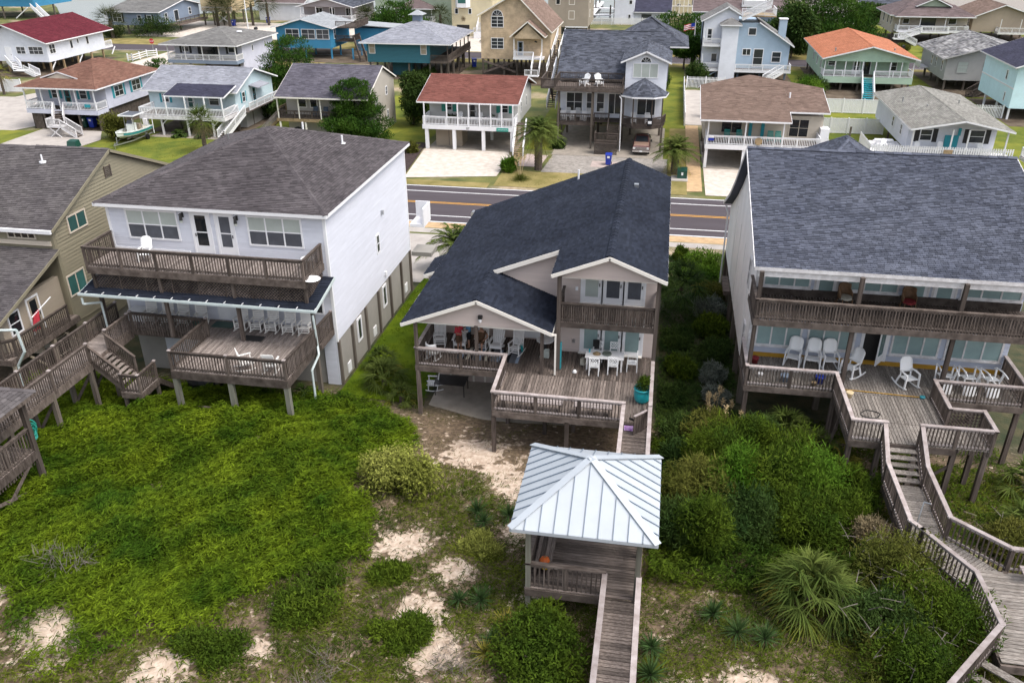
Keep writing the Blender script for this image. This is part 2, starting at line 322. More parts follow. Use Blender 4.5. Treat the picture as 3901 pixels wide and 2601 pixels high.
# ---------------------------------------------------------------- walls, siding, windows, doors
class Face:
    """a wall plane: horizontal coordinate a, height z, out = distance proud of the wall"""
    def __init__(s, side, pos): s.side = side; s.pos = pos
    def p(s, a, z, out=0.0):
        if s.side == 'F': return V(a, s.pos - out, z)
        if s.side == 'B': return V(a, s.pos + out, z)
        if s.side == 'R': return V(s.pos + out, a, z)
        return V(s.pos - out, a, z)
    def box(s, mb, a0, a1, z0, z1, o0, o1):
        p = s.p(a0, z0, o0); q = s.p(a1, z1, o1); lo = [min(p[i], q[i]) for i in range(3)]; hi = [max(p[i], q[i]) for i in range(3)]
        return mb.box(lo[0], hi[0], lo[1], hi[1], lo[2], hi[2])
def siding(par, fc, poly, m, pitch=0.115, proud=0.016):
    """every course is a board of its own, cut to the wall outline"""
    z0 = min(p[1] for p in poly); z1 = max(p[1] for p in poly); z = z0
    while z < z1 - 0.02:
        c = clip(clip(poly, 1, z, False), 1, min(z + pitch, z1), True)
        if len(c) >= 3:
            mb = MB(); f = [fc.p(a, b, 0.004 + proud * (1 - (b - z) / pitch)) for a, b in c]; mb.poly(f)
            lo = [p for p in c if abs(p[1] - z) < 1e-4]
            if len(lo) >= 2:
                a0 = min(p[0] for p in lo); a1 = max(p[0] for p in lo); mb.add([fc.p(a0, z, 0), fc.p(a1, z, 0), fc.p(a1, z, 0.004 + proud), fc.p(a0, z, 0.004 + proud)], [(0, 1, 2, 3)])
            mb.build('siding_board', m, par)
        z += pitch
def window(par, fc, a0, a1, z0, z1, cols=1, rows=2, trim='white', pane='glass', fw=0.09, mw=0.07, lower=None, out=0.0, indiv=True, proud=0.065, sill=False):
    mb = MB(); o = out
    for x in ((a0, a0 + fw), (a1 - fw, a1)): fc.box(mb, x[0], x[1], z0, z1, o, o + proud)
    fc.box(mb, a0 + fw, a1 - fw, z0, z0 + fw, o, o + proud); fc.box(mb, a0 + fw, a1 - fw, z1 - fw, z1, o, o + proud)
    if sill: fc.box(mb, a0 - 0.06, a1 + 0.06, z0 - 0.05, z0 - 0.001, o, o + proud + 0.05)
    A0, A1, Z0, Z1 = a0 + fw, a1 - fw, z0 + fw, z1 - fw; cw = (A1 - A0 - mw * (cols - 1)) / cols; rh = (Z1 - Z0 - mw * 0.8 * (rows - 1)) / rows; cells = []
    for i in range(cols):
        x = A0 + i * (cw + mw)
        if i: fc.box(mb, x - mw, x, Z0, Z1, o, o + proud * 0.9)
        for j in range(rows):
            z = Z0 + j * (rh + mw * 0.8)
            if j: fc.box(mb, x, x + cw, z - mw * 0.8, z, o, o + proud * 0.7)
            cells.append((x, x + cw, z, z + rh, j))
    w_ = mb.build('window', trim, par)
    if indiv:
        for x0, x1, y0, y1, j in cells: fc.box(pm := MB(), x0, x1, y0, y1, o + 0.001, o + 0.036); pm.build('pane', (lower if (lower and j == 0) else pane), w_)
    else:
        pm = MB()
        for x0, x1, y0, y1, j in cells: fc.box(pm, x0, x1, y0, y1, o + 0.001, o + 0.036)
        pm.build('pane', pane, w_)
    return w_
def arch_window(par, fc, a0, a1, zs, trim='white', pane='glass', n=9, out=0.0):
    """half-round fanlight with spokes, springing at zs"""
    r = (a1 - a0) / 2; c = (a0 + a1) / 2; mb = MB(); pm = MB()
    for i in range(n):
        t0, t1 = math.pi * i / n, math.pi * (i + 1) / n; P = lambda t, rr, o: fc.p(c + rr * math.cos(t), zs + rr * math.sin(t), o)
        mb.add([P(t0, r, out), P(t1, r, out), P(t1, r - .1, out), P(t0, r - .1, out), P(t0, r, out + .05), P(t1, r, out + .05), P(t1, r - .1, out + .05), P(t0, r - .1, out + .05)], [(4, 5, 6, 7), (0, 1, 5, 4), (3, 2, 6, 7)])
        if i % 2 == 1: mb.bar(P(t0, .1, out + .03), P(t0, r - .08, out + .03), .05, .03)
        pm.add([fc.p(c, zs, out + .012), P(t0, r - .05, out + .012), P(t1, r - .05, out + .012)], [(0, 1, 2)])
    w_ = mb.build('arched_window', trim, par); pm.build('pane', pane, w_); return w_
def door(par, fc, a0, a1, z0, z1, m='white', pane='glass', frame='white', glass=(0.16, 0.42, 0.12), split=True, hx=None, out=0.0):
    """glass = (side margin, bottom margin, top margin) of the light"""
    mb = MB()
    fc.box(mb, a0 - .1, a0, z0, z1 + .1, out, out + .05); fc.box(mb, a1, a1 + .1, z0, z1 + .1, out, out + .05); fc.box(mb, a0, a1, z1, z1 + .1, out, out + .05)
    mb2 = MB(); fc.box(mb2, a0, a1, z0, z1, out, out + 0.03); d = mb2.build('door', m, par); mb.build('door_frame', frame, d)
    s, b, t = glass; pm = MB(); fc.box(pm, a0 + s, a1 - s, z0 + b, z1 - t, out + .03, out + .036); pm.build('pane', pane, d)
    if split:
        k = MB(); zm = z0 + b + (z1 - t - z0 - b) * .45; fc.box(k, a0 + s, a1 - s, zm - .03, zm + .03, out + .036, out + .05); k.build('rail', m, d)
    hx = a1 - .08 if hx is None else hx; k = MB(); fc.box(k, hx - .02, hx + .02, z0 + .92, z0 + 1.08, out + .03, out + .075); k.build('handle', 'dark_metal', d)
    return d
def shutters(par, fc, a0, a1, z0, z1, m, w_=0.35):
    for x in (a0 - w_ - .02, a1 + .02):
        mb = MB(); fc.box(mb, x, x + w_, z0, z1, 0, .035)
        k = int((z1 - z0) / .12)
        for i in range(k): fc.box(mb, x + .05, x + w_ - .05, z0 + .06 + i * .12, z0 + .13 + i * .12, .036, .045)
        mb.build('shutter', m, par)

# ---------------------------------------------------------------- decks, rails, stairs
def railing(par, pts, h=1.0, m='wood', indiv=True, gap=0.14, bs=0.04, top=(0.13, 0.045), mtop=None, post=0.09, pstep=1.9, cap=None, posts=True, bot=0.1, below=0.0, ends=(True, True), name='railing'):
    """pts: deck-level points (may slope). below: posts and balusters run this far below the deck"""
    mb = MB(); pp = []; bb = []; P = [V(p) for p in pts]; up = V(0, 0, 1)
    for i in range(len(P) - 1):
        a, b = P[i], P[i + 1]; L = (b - a).length; n = max(1, round(L / pstep)); d = b - a; dh = V(d.x, d.y, 0).normalized()
        mb.bar(a + up * (h + .004 * (i % 2)) - dh * top[0] * .5, b + up * (h + .004 * (i % 2)) + dh * top[0] * .5, top[0], top[1] + .014 * (i % 2)); mb.bar(a + up * (h - .1), b + up * (h - .1), .04, .08)
        if bot is not None: mb.bar(a + up * bot, b + up * bot, .04, .08)
        for k in range(n + 1):
            if (k == 0 and i > 0) or (k == 0 and i == 0 and not ends[0]) or (k == n and i == len(P) - 2 and not ends[1]): continue
            pp.append(a + d * (k / n))
        nb = max(1, int(L / gap))
        for k in range(nb): bb.append(a + d * ((k + .5) / nb))
    if mtop: rb = MB(); 
    z0 = -below if below else .04
    if indiv:
        r = mb.build(name, mtop or m, par)
        if posts:
            for p in pp: block('post', m, r, p + up * ((h - .03 + z0) / 2), (post, post, h - .03 - z0)); 
            if cap:
                for p in pp: block('post_cap', cap, r, p + up * (h + .05), (.15, .15, .05))
        for p in bb: block('baluster', m, r, p + up * ((h - .07 + z0) / 2), (bs, bs, h - .07 - z0))
        return r
    for p in pp if posts else []: mb.box(p.x - post / 2, p.x + post / 2, p.y - post / 2, p.y + post / 2, p.z + z0, p.z + h)
    for p in bb: mb.box(p.x - bs / 2, p.x + bs / 2, p.y - bs / 2, p.y + bs / 2, p.z + z0, p.z + h - .05)
    return mb.build(name, m, par)
def planks(par, x0, x1, y0, y1, z, along='y', m='wood_deck', w_=0.14, gap=0.02, t=0.035, jit=0.004):
    if along == 'y':
        n = max(1, int((x1 - x0) / w_)); s = (x1 - x0) / n
        for i in range(n): block('plank', m, par, (x0 + s * (i + .5), (y0 + y1) / 2, z - t / 2 + random.uniform(-jit, jit)), (s - gap, y1 - y0 - .01, t))
    else:
        n = max(1, int((y1 - y0) / w_)); s = (y1 - y0) / n
        for i in range(n): block('plank', m, par, ((x0 + x1) / 2, y0 + s * (i + .5), z - t / 2 + random.uniform(-jit, jit)), (s - gap, x1 - x0 - .01, t), rz=math.pi / 2)
def frame_under(par, x0, x1, y0, y1, z, m='wood', depth=0.3, sides='FLR', name='deck_frame'):
    """rim boards and joists below the planks"""
    mb = MB(); zt = z - .04; t = .045
    if 'F' in sides: mb.box(x0 - .01, x1 + .01, y0 - t, y0, zt - depth, zt + .0)
    if 'B' in sides: mb.box(x0 - .01, x1 + .01, y1, y1 + t, zt - depth, zt)
    if 'L' in sides: mb.box(x0 - t, x0 - .012, y0 + .002, y1, zt - depth, zt)
    if 'R' in sides: mb.box(x1 + .012, x1 + t, y0 + .002, y1, zt - depth, zt)
    n = max(1, int((x1 - x0) / .6))
    for i in range(n + 1):
        x = x0 + .05 + (x1 - x0 - .1) * i / n; mb.box(x - .02, x + .02, y0 + .01, y1 - .01, zt - depth + .05, zt - .002)
    return mb.build(name, m, par)
def stairs(par, top, bot, width, m='wood', rail=True, side=None, railm=None, indiv=False, h=.95, tread=None, sides=(1, -1), open_=True):
    """top, bot: centre of the top nosing and of the foot"""
    T = V(top); B = V(bot); d = B - T; run = V(d.x, d.y, 0); L = run.length; u = run.normalized(); s = V(-u.y, u.x, 0); n = max(2, round(abs(d.z) / .19)); mb = MB()
    for sg in (1, -1):
        mb = MB().bar(T + s * sg * (width / 2 - .03) - V(0, 0, .14), B + s * sg * (width / 2 - .03) + V(0, 0, .02), .05, .26)
        if sg > 0: st = mb.build('stairs', m, par)
        else: mb.build('stringer', m, st)
    for i in range(n):
        c = T + d * ((i + .6) / n); c.z = T.z - abs(d.z) * (i + 1) / (n + 1)
        block('tread', tread or m, st, c, (L / n * 1.05, width - .12, .045), dirv=s)
    if rail:
        for sg in sides: railing(par, [T + s * sg * width / 2, B + s * sg * width / 2 + V(0, 0, .12)], h, railm or m, indiv=indiv, gap=.15, pstep=3, bot=.12, name='stair_railing')
    return st
def piles(par, xs, ys, z0, z1, m='pile', s=0.22, name='pile', rnd=False):
    for x in xs:
        for y in ys:
            if rnd: part(name, m, par, lambda b: b.cyl((x, y, z0), (x, y, z1), s / 2, s / 2, 8))
            else: block(name, m, par, (x, y, (z0 + z1) / 2), (s, s, z1 - z0))
def brace(par, p, q, m='wood', w_=.05, h=.14, name='brace'): return part(name, m, par, lambda b: b.bar(p, q, w_, h))
def lattice(par, p, q, z0, z1, m='wood', step=.2, s=.03, name='lattice'):
    """crossed diagonal laths between two posts"""
    p = V(p); q = V(q); L = (q - p).length; u = (q - p).normalized(); nrm = V(-u.y, u.x, 0); H = z1 - z0; mb = MB()
    for sg in (1, -1):
        a = -H
        while a < L:
            pts = [(a, 0.0), (a + H, H)] if sg > 0 else [(a + H, 0.0), (a, H)]
            (xa, za), (xb, zb) = pts
            def cut(xa, za, xb, zb):
                t0, t1 = 0.0, 1.0; dx = xb - xa
                for lim, sgn in ((0, 1), (L, -1)):
                    f0, f1 = sgn * (xa - lim), sgn * (xb - lim)
                    if f0 < 0 and f1 < 0: return None
                    if f0 < 0: t0 = max(t0, -f0 / (f1 - f0))
                    if f1 < 0: t1 = min(t1, f0 / (f0 - f1))
                return (xa + dx * t0, za + (zb - za) * t0, xa + dx * t1, za + (zb - za) * t1) if t1 - t0 > .03 else None
            c = cut(xa, za, xb, zb)
            if c: mb.bar(p + u * c[0] + V(0, 0, z0 + c[1] - p.z) + nrm * .008 * sg, p + u * c[2] + V(0, 0, z0 + c[3] - p.z) + nrm * .008 * sg, s, .012, up=nrm)
            a += step
    o = mb.build(name, m, par)
    for z_ in (z1 + .03, z0 - .03): part('lattice_rail', m, par, lambda b: b.bar(V(p.x, p.y, z_), V(q.x, q.y, z_), .05, .06))
    return o

# ================================================================ the setting
def smooth_noise(x, y):
    return (np.sin(x * .9 + 1.3) * np.cos(y * .8 + .4) + .6 * np.sin(x * 1.9 - y * 1.4 + 2) + .4 * np.cos(x * 3.1 + y * 2.7)) / 2
def height(x, y):
    x = np.asarray(x, float); y = np.asarray(y, float)
    b = np.interp(y, [-60, 8, 17, 21, 27, 32, 36, 40, 52, 60, 68, 70], [1.0, 3.2, 3.9, 3.7, 3.15, 2.6, 2.1, 1.95, 1.75, .9, .03, -.02])
    b = b + .75 * np.exp(-((x + 19) ** 2 / 55 + (y - 31) ** 2 / 12)) + .55 * np.exp(-((x + 14.5) ** 2 / 14 + (y - 27.5) ** 2 / 9)) + .5 * np.exp(-((x + 18.5) ** 2 / 16 + (y - 23.5) ** 2 / 5)) - .35 * np.exp(-((x + 22) ** 2 / 10 + (y - 26.5) ** 2 / 5)) + .7 * np.exp(-((x - 8) ** 2 / 40 + (y - 34) ** 2 / 10)) - .3 * np.exp(-((x + 6) ** 2 / 40 + (y - 37.5) ** 2 / 14))
    return b + .14 * smooth_noise(x * .55, y * .55) * np.clip((38 - y) / 6, 0, 1)
SANDY = ((-8.8, 24.3, 1.5), (-7.0, 20.6, 1.2), (-6.2, 18.9, 1.5), (-7.5, 31.6, 2.2), (-5.2, 29.4, 1.8), (-4.5, 26.0, 1.0), (-19, 17.4, 2.0), (-14.5, 16.8, 1.5), (-22.5, 18.6, 1.5), (-26, 17.5, 2.0), (-11.8, 18.0, .9), (2.0, 18.6, 1.0), (4.2, 19.2, 1.3), (7.6, 18.8, 1.6), (9.3, 27.3, .7), (13.5, 27.6, 1.0), (-6.5, 23.0, 1.0), (-3.4, 22.0, .8))
def sandy(x, y):
    x = np.asarray(x, float); y = np.asarray(y, float); s = 0
    for a, b, r in SANDY: s = s + np.exp(-((x - a) ** 2 + (y - b) ** 2) / (.68 * r) ** 2)
    return np.clip(s * 1.15 + .3 * smooth_noise(x * 2.3, y * 2.3 + 1) + .2 * smooth_noise(x * 5, y * 5) - .15, 0, 1)
def hz(x, y): return float(height(x, y))
def grid(name, xs, ys, m, zoff=0.0):
    X, Y = np.meshgrid(xs, ys); Zv = height(X, Y) + zoff; nx, ny = len(xs), len(ys); v = np.stack([X, Y, Zv], -1).reshape(-1, 3)
    i = (np.arange(ny - 1)[:, None] * nx + np.arange(nx - 1)[None, :]).ravel(); f = np.stack([i, i + 1, i + 1 + nx, i + nx], -1)
    o = npmesh(name, v, f, m); o.data.polygons.foreach_set('use_smooth', np.ones(len(f), bool)); return o
# sand with dry litter, greener between the houses and beyond the road
def ground_material():
    m = bpy.data.materials.new('sand_ground'); m.use_nodes = True; t = m.node_tree; N = t.nodes; L = t.links; b = N['Principled BSDF']; b.inputs['Roughness'].default_value = .95
    ge = N.new('ShaderNodeNewGeometry'); sp = N.new('ShaderNodeSeparateXYZ'); L.new(ge.outputs['Position'], sp.inputs[0])
    def noise(s, d=6):
        n = N.new('ShaderNodeTexNoise'); n.inputs['Scale'].default_value = s; n.inputs['Detail'].default_value = d; L.new(ge.outputs['Position'], n.inputs['Vector']); return n.outputs['Fac']
    def ramp(src, p0, c0, p1, c1):
        r = N.new('ShaderNodeValToRGB'); e = r.color_ramp.elements; e[0].position = p0; e[1].position = p1; e[0].color = (*c0, 1); e[1].color = (*c1, 1); L.new(src, r.inputs[0]); return r.outputs[0]
    def mix(f, a, c):
        x = N.new('ShaderNodeMix'); x.data_type = 'RGBA'; L.new(f, x.inputs[0]); L.new(a, x.inputs[6]); L.new(c, x.inputs[7]); return x.outputs[2]
    sand = ramp(noise(4), .35, (.40, .30, .225), .7, (.62, .51, .41)); litter = ramp(noise(5), .35, (.085, .058, .036), .7, (.21, .15, .095))
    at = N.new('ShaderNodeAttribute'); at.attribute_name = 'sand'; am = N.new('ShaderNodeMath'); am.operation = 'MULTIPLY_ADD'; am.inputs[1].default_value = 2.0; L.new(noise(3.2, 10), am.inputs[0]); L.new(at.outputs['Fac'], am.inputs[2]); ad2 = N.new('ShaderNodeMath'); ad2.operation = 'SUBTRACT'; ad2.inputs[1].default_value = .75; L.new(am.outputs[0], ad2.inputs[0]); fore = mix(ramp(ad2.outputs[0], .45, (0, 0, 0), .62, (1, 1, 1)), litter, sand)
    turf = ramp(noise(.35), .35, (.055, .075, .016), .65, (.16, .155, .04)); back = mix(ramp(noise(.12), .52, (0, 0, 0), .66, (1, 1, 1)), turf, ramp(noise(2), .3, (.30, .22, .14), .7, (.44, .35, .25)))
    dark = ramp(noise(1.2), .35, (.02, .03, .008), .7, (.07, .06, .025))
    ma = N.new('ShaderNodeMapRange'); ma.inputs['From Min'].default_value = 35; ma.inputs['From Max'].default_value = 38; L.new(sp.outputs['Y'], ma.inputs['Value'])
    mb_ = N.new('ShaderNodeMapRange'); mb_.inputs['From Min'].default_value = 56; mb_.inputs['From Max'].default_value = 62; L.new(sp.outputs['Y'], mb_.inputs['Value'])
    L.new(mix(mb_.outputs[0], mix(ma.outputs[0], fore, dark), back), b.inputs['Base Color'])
    bp = N.new('ShaderNodeBump'); bp.inputs['Strength'].default_value = .7; bp.inputs['Distance'].default_value = .08; L.new(noise(7, 8), bp.inputs['Height']); L.new(bp.outputs[0], b.inputs['Normal']); M['ground'] = m
ground_material()
gx = np.concatenate([np.linspace(-700, -45, 24), np.arange(-40, 30, .5), np.linspace(31, 700, 24)]); gy = np.concatenate([np.linspace(-300, 2, 10), np.arange(6, 71, .5), np.linspace(72, 1500, 50)])
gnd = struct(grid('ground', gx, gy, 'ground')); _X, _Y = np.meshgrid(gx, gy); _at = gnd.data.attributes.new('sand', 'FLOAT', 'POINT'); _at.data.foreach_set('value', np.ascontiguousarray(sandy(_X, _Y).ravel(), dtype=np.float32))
def sheet(name, m, pts, z=0.0, kind=True):
    mb = MB(); mb.poly([(x, y, z) for x, y in pts]); o = mb.build(name, m)
    if kind: struct(o)
    return o
R_ = lambda x0, x1, y0, y1: [(x0, y0), (x1, y0), (x1, y1), (x0, y1)]
road = sheet('road', 'asphalt', R_(-400, 400, 70.15, 81.1), .02)
for y0, y1, mm in ((70.2, 70.42, 'paint_white'), (71.9, 72.06, 'paint_white'), (75.5, 75.63, 'paint_yellow'), (75.8, 75.93, 'paint_yellow'), (79.05, 79.21, 'paint_white'), (80.8, 80.98, 'paint_white')):
    MB().poly([(x, y, .026) for x, y in R_(-400, 400, y0, y1)]).build('lane_line', mm, road)
road2 = sheet('road', 'asphalt', R_(-500, 400, 160.5, 168.2), .02)
MB().poly([(x, y, .026) for x, y in R_(-500, 400, 160.9, 161.05)]).build('lane_line', 'paint_white', road2)
sheet('side_road', 'concrete_pale', [(-160, 113), (-97.5, 115), (-95, 122), (-88, 121), (-81.5, 103), (-81.5, 98), (-84.5, 92), (-90, 81.0), (-160, 81.0)], .012)
sheet('side_road', 'gravel_pale', R_(-98, -90, 125, 160.4), .008)
walk = struct(part('sidewalk', 'concrete_pale', None, lambda b: b.box(-60, 40, 66.6, 68.3, .0, .12)))
sheet('road_shoulder', 'gravel_tan', R_(-60, 40, 68.35, 70.15), .012)
# lawns, drives and beds across the road
sheet('lawn', 'lawn', [(-69.5, 81.8), (-29, 81.8), (-29, 94), (-33, 110), (-33, 125), (-69.5, 125), (-68.3, 92.9)], .012)
sheet('lawn', 'lawn', [(-100, 81.8), (-79.5, 81.8), (-79.3, 96), (-85, 95.5), (-90, 88), (-100, 88)], .017)
sheet('driveway', 'concrete_pale', [(-79.4, 82.5), (-70, 82.5), (-68.4, 92.9), (-71, 97), (-79.4, 97)], .022)
sheet('driveway', 'concrete', [(-63.5, 95.5), (-54, 95.3), (-53.5, 106), (-61.5, 106)], .02)
sheet('driveway', 'gravel_pale', [(-26.6, 83.4), (-17.0, 85.4), (-16.9, 93.5), (-17.5, 95.3), (-27.6, 95.3)], .022)
sheet('garden_bed', 'mulch', [(-30.5, 84), (-26.75, 83.4), (-27.75, 95.2), (-27.75, 98), (-30.7, 98)], .022)
sheet('lawn', 'lawn', [(-33, 98.2), (-28.2, 98.2), (-28.2, 125), (-33, 125)], .016)
sheet('verge', 'lawn_dry', [(-16.7, 82), (-1, 82), (-1, 88), (-7.6, 88.2), (-13, 87.6), (-16.7, 88.5)], .014)
sheet('verge', 'lawn_dry', R_(-60, -17.2, 81.15, 82.9), .01)
sheet('driveway', 'gravel_grey', [(-12.6, 87.8), (.8, 88.0), (.8, 95), (-12.2, 95)], .02)
sheet('carport_slab', 'concrete', R_(-12.4, .3, 95.05, 110), .03)
sheet('paver_pad', 'pavers', [(-16.2, 89.6), (-13.0, 89.6), (-12.7, 94.5), (-15.2, 94.8)], .03)
sheet('paver_pad', 'pavers', R_(-7.5, -4.6, 90.6, 93.0), .03)
sheet('carport_slab', 'concrete', R_(-27.3, -16.6, 95.35, 108), .03)
sheet('path', 'gravel_tan', [(2.9, 83.2), (4.4, 83.4), (4.5, 112), (2.9, 112)], .024)
sheet('driveway', 'gravel_pale', [(4.7, 82.2), (16.5, 82.2), (16.5, 92), (4.7, 92)], .026)
sheet('carport_slab', 'concrete', R_(4.6, 17, 92.05, 104), .03)
sheet('verge', 'lawn_dry', R_(.9, 2.9, 82, 110), .02)
sheet('lawn', 'lawn', [(-.2, 95), (2.7, 95), (2.9, 158), (-15.8, 158), (-15.9, 97), (-12.6, 97), (-12.4, 111), (-.2, 112)], .016)
sheet('patio', 'concrete_pale', R_(2.9, 9, 112.5, 136), .02)
sheet('lawn', 'lawn', R_(17.5, 70, 97, 158), .014)
sheet('lawn', 'lawn', R_(38, 110, 172, 222), .014)
sheet('lawn', 'lawn_dry', R_(-90, -62, 125, 158), .012)
sheet('verge', 'lawn_dry', R_(-400, 300, 168.3, 176), .01)
sheet('verge', 'lawn_dry', R_(-97, 60, 156.5, 160.4), .018)
sheet('driveway', 'gravel_pale', [(-118, 180), (-60, 178), (-62, 203), (-118, 208)], .016)
sheet('driveway', 'gravel_pale', R_(-47, -27, 169, 196), .02)
sheet('parking_lot', 'gravel_grey', R_(36, 110, 224, 300), .016)
sheet('canal_water', 'water', [(-150, 200), (-130, 197), (-122, 232), (-30, 236), (-30, 330), (-260, 330), (-175, 232)], .018)
sheet('canal_water', 'water', [(-27, 221), (-14, 221), (-14, 380), (-27, 380)], .022)
sheet('marsh_bank', 'lawn_dry', [(-330, 150), (-150, 158), (-128, 178), (-138, 192), (-330, 184)], .02)
for bx_ in ((-119, -104, 130, 152), (-83, -69.5, 133, 149), (-73, -53, 152, 167), (-50, -35, 138, 156), (-31, -17, 136, 158), (5, 20, 143, 157), (23, 37.5, 131, 160), (41, 57, 137, 158), (44, 57, 118, 136), (-65, -52, 98, 111), (-81, -70.5, 97.2, 111), (45, 60, 190, 208), (61, 75, 196, 212)): sheet('shaded_dirt_ground', 'dirt_shaded', R_(*bx_), .024)  # dark sheets paint the shade below the raised floors onto the earth
# side yards by the near houses
for nm, mm, x0, x1, y0, y1, dz in (('side_yard_grass', 'lf_cover', -16.2, -11.6, 36.5, 54, .03),):
    xs = np.linspace(x0, x1, 12); ys = np.linspace(y0, y1, 30); struct(grid(nm, xs, ys, mm, dz))
struct(part('driveway', 'concrete_pale', None, lambda b: b.add([(x, y, hz(x, y) + .03) for x, y in ((-28, 53), (-12.5, 53), (-12.5, 66.5), (-28, 66.5))], [(0, 1, 2, 3)])))

# ================================================================ white two-storey house on the left
H = thing('beach_house', 'large white lap-sided house with brown hip roof and two weathered decks', 'house', (-22.4, 44.7, 2.0))
wl = part('wall', 'siding_l', H, lambda b: b.box(-28.4, -16.36, 37.75, 51.6, 4.7, 11.85))
FF = Face('F', 37.75); FR = Face('R', -16.36)
siding(wl, FF, [(-28.3, 8.6), (-16.46, 8.6), (-16.46, 11.75), (-28.3, 11.75)], 'siding_l', .125)
siding(wl, FF, [(-28.3, 5.55), (-16.46, 5.55), (-16.46, 7.6), (-28.3, 7.6)], 'siding_l', .125)
siding(wl, FR, [(37.85, 4.72), (51.5, 4.72), (51.5, 11.8), (37.85, 11.8)], 'siding_l', .125)
part('corner_board', 'white', H, lambda b: b.box(-16.47, -16.32, 37.71, 37.84, 4.7, 11.8)); part('corner_board', 'white', H, lambda b: b.box(-16.47, -16.32, 51.5, 51.63, 4.7, 11.8)); part('corner_board', 'white', H, lambda b: b.box(-28.44, -28.3, 37.71, 37.84, 5.5, 11.8))
part('soffit', 'white', H, lambda b: b.box(-28.83, -16.12, 37.42, 51.98, 11.72, 11.78))
part('foundation', 'foundation', H, lambda b: b.box(-28.3, -16.4, 37.8, 51.5, .6, 4.7))
for y in (37.85, 39.91, 42.24, 44.58, 46.92, 49.31, 51.42): block('pilaster', 'pile', H, (-16.33, y, 3.0), (.12, .2, 3.4))
for y in (40.75, 45.45): window(H, Face('R', -16.4), y, y + .72, 3.1, 4.55, 1, 1, pane='glass', fw=.12)
for y in (38.85, 43.35, 50.0): part('flood_vent', 'white', H, lambda b: b.box(-16.4, -16.35, y, y + .5, 2.15, 2.75))
window(H, FR, 44.95, 45.55, 6.9, 8.1, 1, 2, pane='glass'); part('dryer_vent', 'galv', H, lambda b: b.box(-16.34, -16.2, 46.2, 46.35, 9.0, 9.25)); part('dryer_vent', 'white', H, lambda b: b.box(-16.34, -16.22, 46.0, 46.2, 5.1, 5.35))
part('ground_siding', 'siding_l', H, lambda b: b.box(-17.15, -16.42, 37.7, 37.79, 1.6, 5.2)); siding(H, Face('F', 37.7), [(-17.13, 1.9), (-16.5, 1.9), (-16.5, 5.2), (-17.13, 5.2)], 'siding_l', .15)
window(H, FF, -27.36, -24.4, 9.97, 11.6, 3, 2, pane='blind', lower='screen'); window(H, FF, -20.56, -17.58, 9.97, 11.6, 3, 2, pane='blind', lower='screen')
door(H, FF, -23.6, -22.68, 9.38, 11.56, pane='glass_dark', hx=-23.5); door(H, FF, -22.25, -21.36, 9.38, 11.56, pane='screen')
for x in (-24.07, -21.06):
    l_ = part('wall_lantern', 'dark_metal', H, lambda b: (b.box(x - .05, x + .05, 37.68, 37.75, 11.3, 11.55), b.bar((x, 37.68, 11.5), (x, 37.5, 11.55), .03, .03), b.cyl((x, 37.5, 11.2), (x, 37.5, 11.5), .09, .06, 6), b.cyl((x, 37.5, 11.5), (x, 37.5, 11.58), .1, .02, 6)))
    part('lantern_glass', 'blind', l_, lambda b: b.cyl((x, 37.5, 11.08), (x, 37.5, 11.2), .07, .09, 6))
window(H, FF, -18.2, -16.9, 6.28, 7.35, 2, 1, pane='glass_dark'); window(H, FF, -27.4, -24.8, 6.4, 7.45, 3, 1, pane='blind'); door(H, FF, -22.95, -22.0, 5.56, 7.6, pane='glass_dark', glass=(.25, 1.3, .2), split=False)
part('baseboard', 'white', H, lambda b: b.box(-28.3, -24.0, 37.68, 37.74, 9.31, 9.45))
rf = Roof('sh_l', .15, .34); hip(rf, -28.85, -16.1, 37.4, 52.0, 11.92, 14.1, (-22.5, 45.1), (-22.5, 46.0))
r_ = rf.done(H)
part('vent_pipe', 'white', r_, lambda b: (b.cyl((-18.9, 47.6, 12.7), (-18.9, 47.6, 13.35), .06), b.cyl((-18.9, 47.6, 12.85), (-18.9, 47.6, 12.9), .2)))
part('vent_pipe', 'galv', r_, lambda b: b.cyl((-26.2, 47.5, 12.6), (-26.2, 47.5, 13.2), .06)); part('vent_pipe', 'white', r_, lambda b: b.cyl((-21.4, 47.8, 13.4), (-21.4, 47.8, 14.0), .06))
part('rear_balcony', 'white', H, lambda b: (b.box(-16.3, -15.3, 51.7, 53.4, 6.3, 6.5), b.box(-15.4, -15.3, 51.7, 53.4, 6.5, 7.6), b.box(-16.3, -15.4, 53.3, 53.4, 6.5, 7.6))); part('rear_stair_roof', 'foundation', H, lambda b: b.box(-16.3, -14.9, 51.7, 53.2, 4.2, 4.5))
# lower porch roof, lattice skirt, upper deck
rf = Roof('sh_l', .16, .4); rf.m = 'sh_c'; rf.slope([(-28.95, 34.9, 7.9), (-16.15, 34.9, 7.9), (-16.15, 37.72, 8.5), (-28.95, 37.72, 8.5)], .1, fascia=(1, 3)); rf.done(H, 'gutter')
part('gutter', 'gutter', H, lambda b: b.box(-29.0, -16.1, 34.78, 34.88, 7.8, 7.92))
for x in [-28.6 + i * .96 for i in range(14)]: block('gutter_clip', 'white', H, (x, 34.95, 7.96), (.03, .2, .03))
part('downspout', 'gutter', H, lambda b: b.tube([(-16.25, 34.85, 7.65), (-16.25, 34.85, 7.35), (-16.55, 35.5, 7.2), (-16.55, 35.6, 5.6), (-16.4, 35.3, 5.2), (-16.6, 34.7, 4.6), (-16.6, 34.7, 2.4)], .06))
part('downspout', 'gutter', H, lambda b: b.tube([(-28.85, 34.85, 7.65), (-28.85, 34.85, 7.3), (-28.3, 35.5, 7.15), (-28.3, 35.5, 5.5)], .06))
